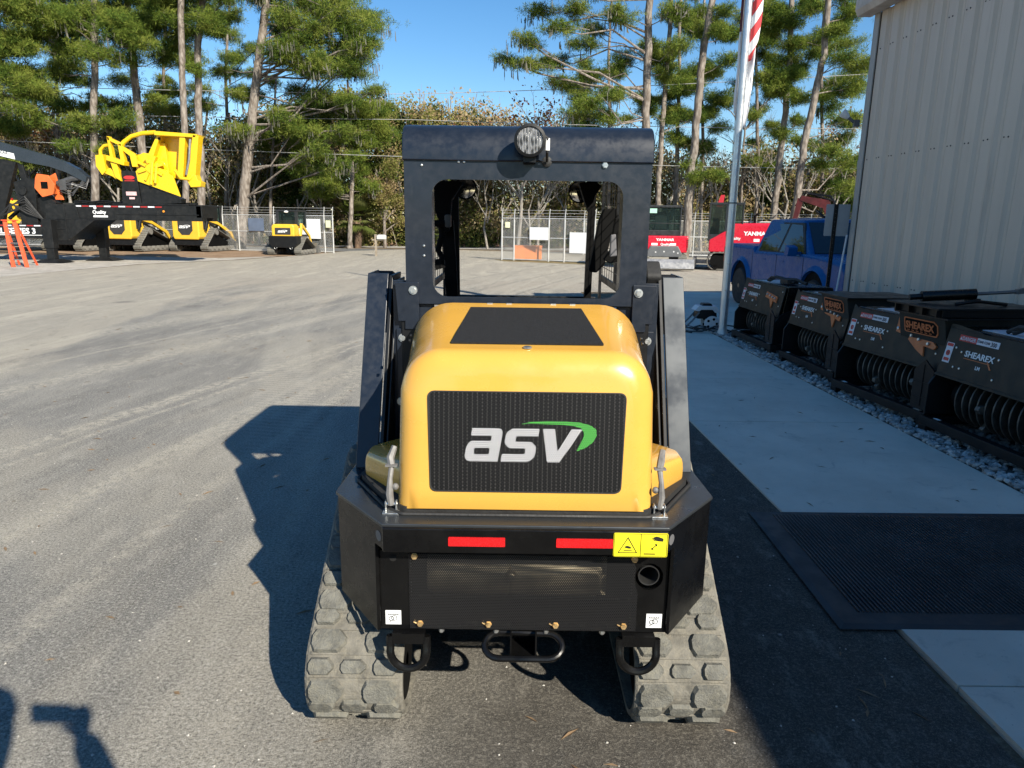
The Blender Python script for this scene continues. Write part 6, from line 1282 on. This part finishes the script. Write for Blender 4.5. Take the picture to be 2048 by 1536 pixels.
def pine(label, pts, r0, r1, clumps, seed, moss=0, dens=1.0, grp='tall pines along the road', top=None, name='pine_tree'):
    rng = np.random.RandomState(seed); b = Vector(pts[0]); t = thing(name, label, 'tree', (b.x, b.y, 0), 0, grp); P = [Vector(p)-Vector((b.x, b.y, 0)) for p in pts]
    L = len(P); dense = []; 
    for i in range(L-1):
        for j in range(5): dense.append(P[i].lerp(P[i+1], j/5)+Vector((rng.normal()*.02, rng.normal()*.02, 0)))
    dense.append(P[-1]); n = len(dense); k = MB(); k.tube(dense, [r0+(r1-r0)*i/(n-1)+.06*max(0, 1-i/2)*(r0 > .12) for i in range(n)], 12); k.build('trunk', BARK, t, smooth=True)
    lb = MB(); C = []; T = []; MC = []
    for (c, r, fl) in clumps:
        c = Vector(c)-Vector((b.x, b.y, 0)); hz = max(P[0].z+1, c.z-rng.uniform(-.1,.45)*math.hypot(c.x, c.y)-.2); s = spine(P, min(hz, P[-1].z-.3)); d = (c-s).length
        m1 = s.lerp(c, .4)+Vector((0, rng.normal()*.1, rng.normal()*.09*d)); m2 = s.lerp(c, .75)+Vector((rng.normal()*.15, rng.normal()*.15, rng.normal()*.05*d)); rr = .012+.0085*d
        lb.tube([s, m1, m2, c], [rr, rr*.8, rr*.55, .012], 6)
        nb = int(8+r*8)
        for j in range(nb):
            off = rng.normal(size=3); off /= np.linalg.norm(off); off *= r*(.45+.55*rng.rand()); off[2] *= fl; e = c+Vector(off); st = m1.lerp(c, .3+.7*rng.rand()); lb.tube([st, st.lerp(e, .55)+Vector((0,0,.03)), e], [.010,.007,.004], 3)
            nt_ = int((4+7*r)*dens*1.55); tb = .15+.7*rng.rand()
            for q in range(nt_):
                f = rng.rand()**.6; p = st.lerp(e, .35+.65*f); s_ = .085+.14*r; C.append((p.x+rng.normal()*s_, p.y+rng.normal()*s_, p.z+rng.normal()*s_*.5)); T.append(tb+.22*rng.rand()+.1*f)
            if rng.rand() < moss: MC.append(tuple(e))
    lb.build('limbs', BARK, t, recalc=False); V, F, TT = tufts(C, T, rng); cr = cloud('crown', V, F, TT, NEED, t)
    if MC:
        V = []; TT = []
        for c in MC:
            for q in range(11): x, y = c[0]+rng.normal()*.22, c[1]+rng.normal()*.22; z = c[2]+rng.normal()*.08; l = .15+.45*rng.rand(); V += [(x-.012,y,z), (x+.014,y,z), (x+.004+rng.normal()*.05,y,z-l), (x-.004,y,z-l*.8)]; TT += [rng.rand()]*4
        cloud('moss_leaves', V, np.arange(len(V)).reshape(-1, 4), TT, MOSS, t)
    return t
def cl(lst, Y, rng=random.Random(11), sp=1.3): return [(W_(px, py, Y+rng.uniform(-sp, sp)), r, fl) for px, py, r, fl in lst]
def rcl(x0, x1, y0, y1, n, r0, r1, seed):
    r = random.Random(seed); n = int(n*1.25); r0 *= .75; return [(r.uniform(x0, x1), r.uniform(y0, y1), r.uniform(r0, r1), r.uniform(.35, .6)) for _ in range(n)]
def tp(lst, Y): return [tuple(W_(x, y, Y)) for x, y in lst]
def gnd(px, Y): v = W_(px, 500, Y); return (v.x, v.y, -.05)
def trunkpts(lst, Y): return [gnd(lst[0][0], Y)]+tp(lst, Y)
pine('pine with a straight trunk behind the trailer at the left, dense dark crown', trunkpts([(190,405), (188,240), (190,100), (186,-60), (190,-170)], 36.5), .21, .10,
     cl(rcl(90,290,-40,110,19,.8,1.3,1)+[(60,235,.8,.45), (160,245,.9,.5), (245,235,1.0,.5), (140,290,.6,.5), (215,300,.6,.5), (255,120,1.0,.5), (110,150,.9,.5)], 36.5), 21, moss=.04)
pine('pine at the far left edge with dark spreading limbs', trunkpts([(-60,440), (-70,200), (-80,0), (-90,-160)], 35), .22, .10, cl(rcl(-120,70,-30,200,18,.8,1.3,2)+[(60,150,1.0,.5), (90,180,.8,.4), (20,90,1.1,.5), (40,215,.8,.5), (20,330,.6,.5)], 35), 22, moss=.04)
pine('pine leaning slightly left with a bare pale trunk, left of the twin pines', trunkpts([(300,440), (280,250), (266,130), (254,0), (244,-150)], 38), .24, .13, cl(rcl(200,350,-40,60,11,.8,1.2,3)+[(330,120,.7,.5), (310,200,.6,.5), (190,90,.8,.5)], 38), 23)
pine('straight slender pine, bare up to the top of the photo, left one of a pair', trunkpts([(372,450), (370,300), (364,150), (361,0), (358,-150)], 36), .17, .13, cl(rcl(300,430,-60,-20,4,.7,1.1,4), 36), 24)
pine('straight pine right of the slender one, above the felling head', trunkpts([(404,470), (401,330), (396,200), (396,90), (404,0), (410,-150)], 37), .21, .13, cl(rcl(330,470,-40,70,11,.7,1.1,5)+[(425,60,.6,.5), (345,90,.8,.5), (390,140,.6,.5)], 37), 25)
pine('big pine leaning right with long limbs reaching over the left gate', trunkpts([(480,503), (489,380), (497,300), (508,200), (522,90), (533,0), (545,-150)], 38), .31, .16,
     cl(rcl(560,755,0,150,26,.75,1.2,6)+rcl(500,640,-40,30,7,.8,1.2,7)+[(475,190,.7,.45), (470,260,.9,.45), (520,262,.8,.45), (580,255,.9,.45), (560,230,.7,.45), (700,200,.7,.4), (760,175,.6,.4), (640,300,.9,.5), (620,260,.9,.5), (680,330,.8,.6), (590,330,.7,.6), (700,260,.8,.5), (650,190,.7,.5), (600,180,.7,.45), (440,145,.6,.5), (720,150,.8,.5)], 38, sp=2), 26, moss=.13)
pine('thin pine standing between the big leaning pine and the small loader', trunkpts([(540,480), (542,380), (548,250), (552,150)], 43), .12, .05, cl(rcl(500,620,150,300,10,.6,.9,8), 43), 27)
pine('drooping green pine left of the cab, foliage nearly down to the road', trunkpts([(700,480), (705,350), (700,230), (695,160)], 41), .16, .06, cl(rcl(610,790,205,380,26,.8,1.2,9), 41, sp=1.8), 28, moss=.08, dens=1.2)
pine('tall pine behind the cab roof with long bare limbs reaching left', trunkpts([(1288,500), (1290,380), (1291,250), (1295,120), (1300,0), (1304,-160)], 37), .25, .15,
     cl([(1040,75,.7,.4), (1070,25,.8,.4), (1110,60,.8,.4), (1150,20,.9,.4), (1010,120,.6,.4), (1050,130,.8,.4), (1100,125,.9,.4), (1160,90,.8,.4), (1120,165,.9,.4), (1180,150,.9,.4), (1220,190,.8,.45), (1170,200,.8,.45), (1240,30,1.0,.5), (1200,-20,1.0,.5), (1350,20,.9,.5), (1360,90,.8,.5), (1240,120,.9,.5), (1140,230,.6,.45), (1210,235,.7,.5), (1330,150,.7,.5), (1090,-30,1.0,.45), (1180,55,.7,.4)], 37, sp=1.6), 29, moss=.13)
pine('pale leaning pine with a forked top, right of the red mini excavator', trunkpts([(1370,505), (1380,380), (1392,250), (1404,120), (1420,20), (1440,-80)], 36), .22, .14, cl([(1440,60,.6,.45), (1460,120,.6,.45), (1425,150,.5,.45), (1360,180,.6,.5), (1345,240,.6,.5), (1450,20,.7,.5), (1380,330,.5,.5), (1400,355,.6,.5), (1440,350,.5,.5)], 36), 30)
pine('dark slim pine close behind the right cab post', trunkpts([(1316,470), (1318,350), (1328,200), (1340,60), (1346,-60)], 40), .17, .10, cl(rcl(1290,1400,20,240,14,.6,.9,12), 40), 31)
pine('slim pine between two thicker ones, behind the mini excavator cab', trunkpts([(1343,470), (1352,380), (1356,250), (1358,120), (1362,0)], 42), .15, .08, cl(rcl(1320,1420,150,330,12,.6,.9,13), 42), 32)
pine('pine behind the blue pickup, left one of two leaning right', trunkpts([(1543,470), (1556,360), (1568,250), (1580,120), (1584,0), (1588,-100)], 38), .20, .11, cl(rcl(1530,1650,-20,230,17,.6,1.0,14)+[(1560,270,.7,.5), (1600,240,.6,.5), (1540,150,.6,.5)], 38), 33)
pine('pine behind the blue pickup with an S curved pale trunk, nearest the building', trunkpts([(1585,470), (1594,400), (1608,290), (1628,200), (1648,110), (1656,0), (1662,-120)], 35), .20, .12, cl([(1690,110,.8,.5), (1700,180,.9,.5), (1690,240,.8,.5), (1670,300,.7,.5), (1720,130,.8,.5), (1640,330,.6,.5), (1700,320,.8,.5), (1675,60,.6,.5), (1710,30,.8,.5), (1660,-30,.8,.5), (1620,20,.6,.5), (1690,370,.8,.5)], 35), 34)
pine('green young pine behind the flagpole', trunkpts([(1480,480), (1485,350), (1490,250)], 44), .10, .05, cl(rcl(1420,1560,170,330,10,.6,.9,15), 44), 35)
for i, (px, y1, lst, lb) in enumerate(((110, 43, rcl(20,200,-20,260,24,.8,1.2,31), 'background pine filling the gap between the far left pines'), (325, 44, rcl(240,420,-20,230,22,.8,1.2,32), 'background pine behind the slender pair of trunks'), (450, 45, rcl(390,520,-40,210,10,.6,1.0,33), 'thin background pine left of the big leaning one'),
    (1400, 44, rcl(1350,1470,-40,260,16,.7,1.0,34), 'background pine behind the forked pale one'), (1640, 44, rcl(1580,1730,-40,300,20,.7,1.1,35), 'background pine nearest the building, beyond the pickup'), (1215, 45, rcl(1130,1290,90,260,12,.7,1.0,36), 'background pine low behind the tall limbed one'), (-30, 42, rcl(-110,60,60,330,16,.8,1.1,37), 'background pine at the left edge behind the log loader'), (1510, 44, rcl(1455,1560,-40,240,12,.7,1.0,38), 'background pine right behind the flags'))):
    pine(lb, trunkpts([(px,470), (px+6,300), (px+2,120), (px+10,-20)], y1), .14, .06, cl(lst, y1, sp=1.8), 60+i, moss=.03, dens=.9)
# bare and rusty winter trees
def bare(seed, h=8.5, rust=0):
    rng = random.Random(seed); k = MB(); tips = []
    def grow(p, d, L, r, lv):
        q = p+d*L*.5+Vector((rng.gauss(0,.03)*L, rng.gauss(0,.03)*L, 0)); e = p+d*L; k.tube([p, q, e], [r, r*.85, r*.62], 4 if lv > 1 else 7)
        if lv >= 5: tips.append(e); return
        for j in range(rng.choice((2,3,3) if lv else (3,4))):
            nd = (d+Vector((rng.gauss(0,.42), rng.gauss(0,.42), rng.uniform(-.05,.35)))).normalized(); grow(p.lerp(e, rng.uniform(.55,1)), nd, L*rng.uniform(.55,.78), r*.55, lv+1)
    grow(Vector((0,0,0)), Vector((rng.gauss(0,.05), 0, 1)).normalized(), h*.34, .085, 0); return k, tips
BT = []
for i, (sd, lf) in enumerate(((3,0), (8,0), (14,1), (20,2))):
    k, tips = bare(sd); t = thing('bare_tree', 'x', 'tree', (0,0,0), 0, 'leafless winter trees in the woods'); k.build('branches', TWIG, t, recalc=False)
    if lf:
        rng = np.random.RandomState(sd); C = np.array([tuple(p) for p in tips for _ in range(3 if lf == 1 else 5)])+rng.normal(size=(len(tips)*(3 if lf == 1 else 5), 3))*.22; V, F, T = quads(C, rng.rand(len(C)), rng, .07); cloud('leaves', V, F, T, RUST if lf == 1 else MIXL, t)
    BT.append(t)
spots = [(1035,41,1.30,2,'tall rusty leaved tree rising just left of the cab lamp'), (1075,43,1.05,0,'grey leafless tree right of the rusty tree above the cab'), (1000,45,.85,1,'small leafless tree low on the skyline above the cab'),
  (330,44,1.15,3,'tan leaved thin tree between the far left pines'), (60,42,1.1,0,'grey leafless tree behind the log loader boom'), (130,44,1.2,2,'rust tinted tree behind the first straight pine'), (430,45,1.15,1,'leafless tree between the twin pines and the leaning pine'), (470,43,.9,3,'tan leaved tree beside the base of the leaning pine'),
  (600,44,.95,0,'leafless tree behind the left gate'), (650,43,.7,1,'small leafless tree above the white gate banner'), (910,42,.75,0,'leafless tree at the left of the cab window view'), (975,43,.85,1,'pale leafless tree in the middle of the cab window view'), (1060,41,.8,3,'tan tree inside the right part of the cab window view'), (1130,44,.9,0,'leafless tree just above the right gate'),
  (150,43,1.25,1,'leafless tree behind the left end of the trailer beam'), (250,42,1.1,0,'grey leafless tree rising behind the felling head'), (520,44,1.15,3,'tan tree right behind the big leaning trunk'), (700,45,1.0,1,'leafless tree behind the palm'), (840,46,1.0,3,'tan tree just left of the cab post'), (1330,44,1.1,0,'leafless tree behind the dark slim pine'), (1380,42,.95,3,'tan leaved tree behind the forked pine base'), (1560,42,1.05,3,'tan leaved tree behind the pickup roof'), (1590,45,1.2,1,'thin leafless tree between the two pickup pines'),
  (1235,46,1.2,2,'rusty tree behind the long limbed pine'), (1425,43,1.1,0,'leafless tree between the forked pine and the flagpole'), (1470,45,1.2,1,'thin leafless tree right behind the flagpole'), (1520,43,1.0,0,'leafless tree right of the white flag'), (1610,47,1.25,2,'rust tinted tree between the two pines behind the pickup'), (1660,42,1.0,1,'leafless tree beside the building corner'), (1700,44,.9,3,'tan leaved tree nearest the building corner')]
used = set()
for px, Y, s, v, lb in spots:
    o = BT[v] if v not in used else copy_tree(BT[v]); used.add(v); g = gnd(px, Y); o.location = (g[0], g[1], 0); o.scale = (s, s, s); o.rotation_euler.z = px*.37; o['label'] = lb
# evergreen broadleaf trees on the skyline
def broad(seed, h=8.5, mat=DKL, s=.13, nl=7000):
    rng = np.random.RandomState(seed); t = thing('evergreen_tree', 'x', 'tree', (0,0,0), 0, 'dense evergreen trees in the woods'); k = MB(); k.tube([(0,0,-.1), (.1,0,h*.35), (-.1,.1,h*.6)], [.18,.13,.07], 8)
    cs = []
    for i in range(16): a = rng.rand()*6.28; z = h*(.25+.68*rng.rand()); rad = 1.9*(1-(z/h-.45)**2*1.6)*(.3+.7*rng.rand()); c = Vector((math.cos(a)*rad, math.sin(a)*rad, z)); cs.append(c); k.tube([(0,0,z*.6), tuple(c*.6+Vector((0,0,z*.3))), tuple(c)], [.06,.04,.015], 5)
    k.build('trunk', BARK, t); C = []; T = []
    for c in cs:
        r = .75+.5*rng.rand(); tb = .2+.6*rng.rand(); n = nl//16; D = rng.normal(size=(n, 3)); D /= np.linalg.norm(D, axis=1, keepdims=True); D *= (rng.rand(n, 1)**.45)*r*(1+.25*np.sin(D[:, :1]*7+D[:, 2:]*5)); C.append(D*np.array([1,1,.75])+np.array(c)); T.append(tb+.3*(rng.rand(n)-.5))
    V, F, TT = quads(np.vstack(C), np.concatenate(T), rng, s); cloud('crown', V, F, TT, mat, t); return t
EV = [broad(41, s=.10, nl=9000), broad(42, mat=MIXL, s=.09, nl=8000), broad(43, mat=MIXL, s=.09, nl=9000)]
ev = [(615,47,1.12,0,'tallest dark evergreen behind the drooping green pine'), (680,49,1.2,2,'dark evergreen left of the cab, mid skyline'), (760,47,1.08,0,'dark evergreen right of the drooping pine'), (815,49,1.05,2,'evergreen whose top shows left of the cab roof'), (865,51,1.0,0,'evergreen top just above the left of the cab roof'), (905,50,1.10,2,'rounded evergreen top above the cab roof'), (950,50,.95,1,'olive evergreen right of the rounded one'),
  (1150,47,.9,1,'olive tree under the limbs of the tall pine'), (550,50,1.0,1,'olive tree behind the leaning pine'), (250,47,.9,1,'olive tree behind the felling head'), (20,45,.9,1,'olive tree behind the log loader'), (1240,50,.8,0,'dark evergreen low behind the right cab post'), (1400,46,.62,1,'yellow olive bushy tree right of the mini excavator'), (1500,47,.72,0,'dark evergreen low behind the flagpole'), (1690,43,.66,0,'dark evergreen low beside the building corner'), (330,49,.8,0,'dark evergreen low between the left pines'), (770,43,.62,2,'dark bush like evergreen behind the palm')]
used = set()
for px, Y, s, v, lb in ev:
    o = EV[v] if v not in used else copy_tree(EV[v]); used.add(v); g = gnd(px, Y); o.location = (g[0], g[1], 0); o.scale = (s, s, s); o.rotation_euler.z = px*.7; o['label'] = lb
# the far woods and thicket: one uncountable mass of leaves and stems
def thicket():
    rng = np.random.RandomState(77); prof = np.array([(-400,230), (0,250), (200,270), (300,260), (450,290), (600,250), (700,250), (830,235), (960,245), (1050,260), (1200,290), (1300,330), (1400,350), (1500,345), (1600,350), (1750,330), (2100,330)]); C = []; T = []
    for i in range(3600):
        px = rng.uniform(-380, 2120); Y = 45.3+rng.rand()**1.8*9; top = np.interp(px, prof[:, 0], prof[:, 1]); g = W_(px, 460, Y); zt = 1.7+(445-top)/1420*Y; z = rng.rand()**1.2*zt; r = .55+.75*rng.rand()
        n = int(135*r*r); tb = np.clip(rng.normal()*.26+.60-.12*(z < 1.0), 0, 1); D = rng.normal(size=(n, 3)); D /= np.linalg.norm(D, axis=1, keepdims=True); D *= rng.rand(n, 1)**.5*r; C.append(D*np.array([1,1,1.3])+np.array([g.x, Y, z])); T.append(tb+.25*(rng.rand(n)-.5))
    for i in range(480):     # front bushes, at the edge of the ballast
        px = rng.uniform(-420, 2150); Y = 44.9+rng.rand()*1.6 if px < 1200 else 42+rng.rand()*3; g = W_(px, 480, Y); z = rng.rand()**1.5*3.2; r = .4+.5*rng.rand(); n = int(190*r*r)
        D = rng.normal(size=(n, 3)); D /= np.linalg.norm(D, axis=1, keepdims=True); D *= rng.rand(n, 1)**.5*r; C.append(D+np.array([g.x, Y+2.2, z])); T.append(np.clip(.62+rng.normal()*.22, 0, 1)+.2*(rng.rand(n)-.5))
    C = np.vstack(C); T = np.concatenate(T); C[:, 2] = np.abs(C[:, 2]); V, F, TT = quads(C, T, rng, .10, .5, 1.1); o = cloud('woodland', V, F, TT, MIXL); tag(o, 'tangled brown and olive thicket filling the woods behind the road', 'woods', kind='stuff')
    V = []; T = []
    for i in range(1500):
        px = rng.uniform(-420, 2150); Y = rng.uniform(45.2, 50); g = W_(px, 480, Y); top = np.interp(px, prof[:, 0], prof[:, 1]); zt = (1.7+(445-top)/1420*Y)*(.4+.75*rng.rand()); x = g.x; lean = rng.normal()*.22*zt; w = .008+.022*rng.rand()**2; z0 = 0 if rng.rand() < .5 else zt*rng.rand()*.6
        V += [(x-w+lean*z0/zt,Y,z0), (x+w+lean*z0/zt,Y,z0), (x+w*.3+lean,Y+rng.normal()*.3,zt), (x-w*.3+lean,Y,zt)]; T += [.6+.5*rng.rand()]*4
    o2 = cloud('thicket_stems', V, np.arange(len(V)).reshape(-1, 4), T, leafmat('stem_greys', [(0, (.12,.10,.08)), (1, (.33,.29,.24))], .0)); tag(o2, 'countless thin grey stems standing in the thicket', 'stems', kind='stuff')
thicket()
# cabbage palm
def palm(px, Y, s, lb, seed):
    rng = np.random.RandomState(seed); g = gnd(px, Y); t = thing('palm_tree', lb, 'palm', (g[0], g[1], 0)); k = MB(); k.tube([(0,0,-.05), (.04,0,.6*s), (0,0,1.35*s)], [.20,.22,.20], 10)
    for j in range(40): a = rng.rand()*6.28; z = (.2+1.1*rng.rand())*s; k.tube([(.18*math.cos(a), .18*math.sin(a), z), (.34*math.cos(a), .34*math.sin(a), z+.22)], [.035,.012], 4)
    k.build('trunk', bark('palm_boots', (.20,.13,.08), (.07,.045,.03)), t, recalc=False); V = []; T = []
    for j in range(46):
        a = rng.rand()*6.28; el = rng.uniform(-.9, 1.2); d = Vector((math.cos(a)*math.cos(el), math.sin(a)*math.cos(el), math.sin(el))); c = Vector((0,0,1.45*s))+d*(.45+.35*rng.rand())*s; sd = d.cross(Vector((0,0,1))).normalized(); up = sd.cross(d); tb = .25+.6*rng.rand()-(.2 if el < -.3 else 0)
        for q in range(15):
            f = (q-7)/7*1.25; dd = (d*math.cos(f)+sd*math.sin(f)+up*.12).normalized(); L = (.62+.18*rng.rand())*s*(1-.25*abs(f)/1.25); e = c+dd*L-Vector((0,0,.16*L)); w = .028*s; m_ = c+dd*L*.5; n = dd.cross(up).normalized()*w
            V += [tuple(c), tuple(m_+n), tuple(e), tuple(m_-n)]; T += [tb+.1*rng.rand()]*4
    cloud('fronds', V, np.arange(len(V)).reshape(-1, 4), T, PALM, t)
palm(716, 42.2, 1.15, 'cabbage palm with fan fronds beside the mailbox', 5)
palm(862, 44.5, .8, 'small cabbage palm glimpsed just left of the cab post', 6)
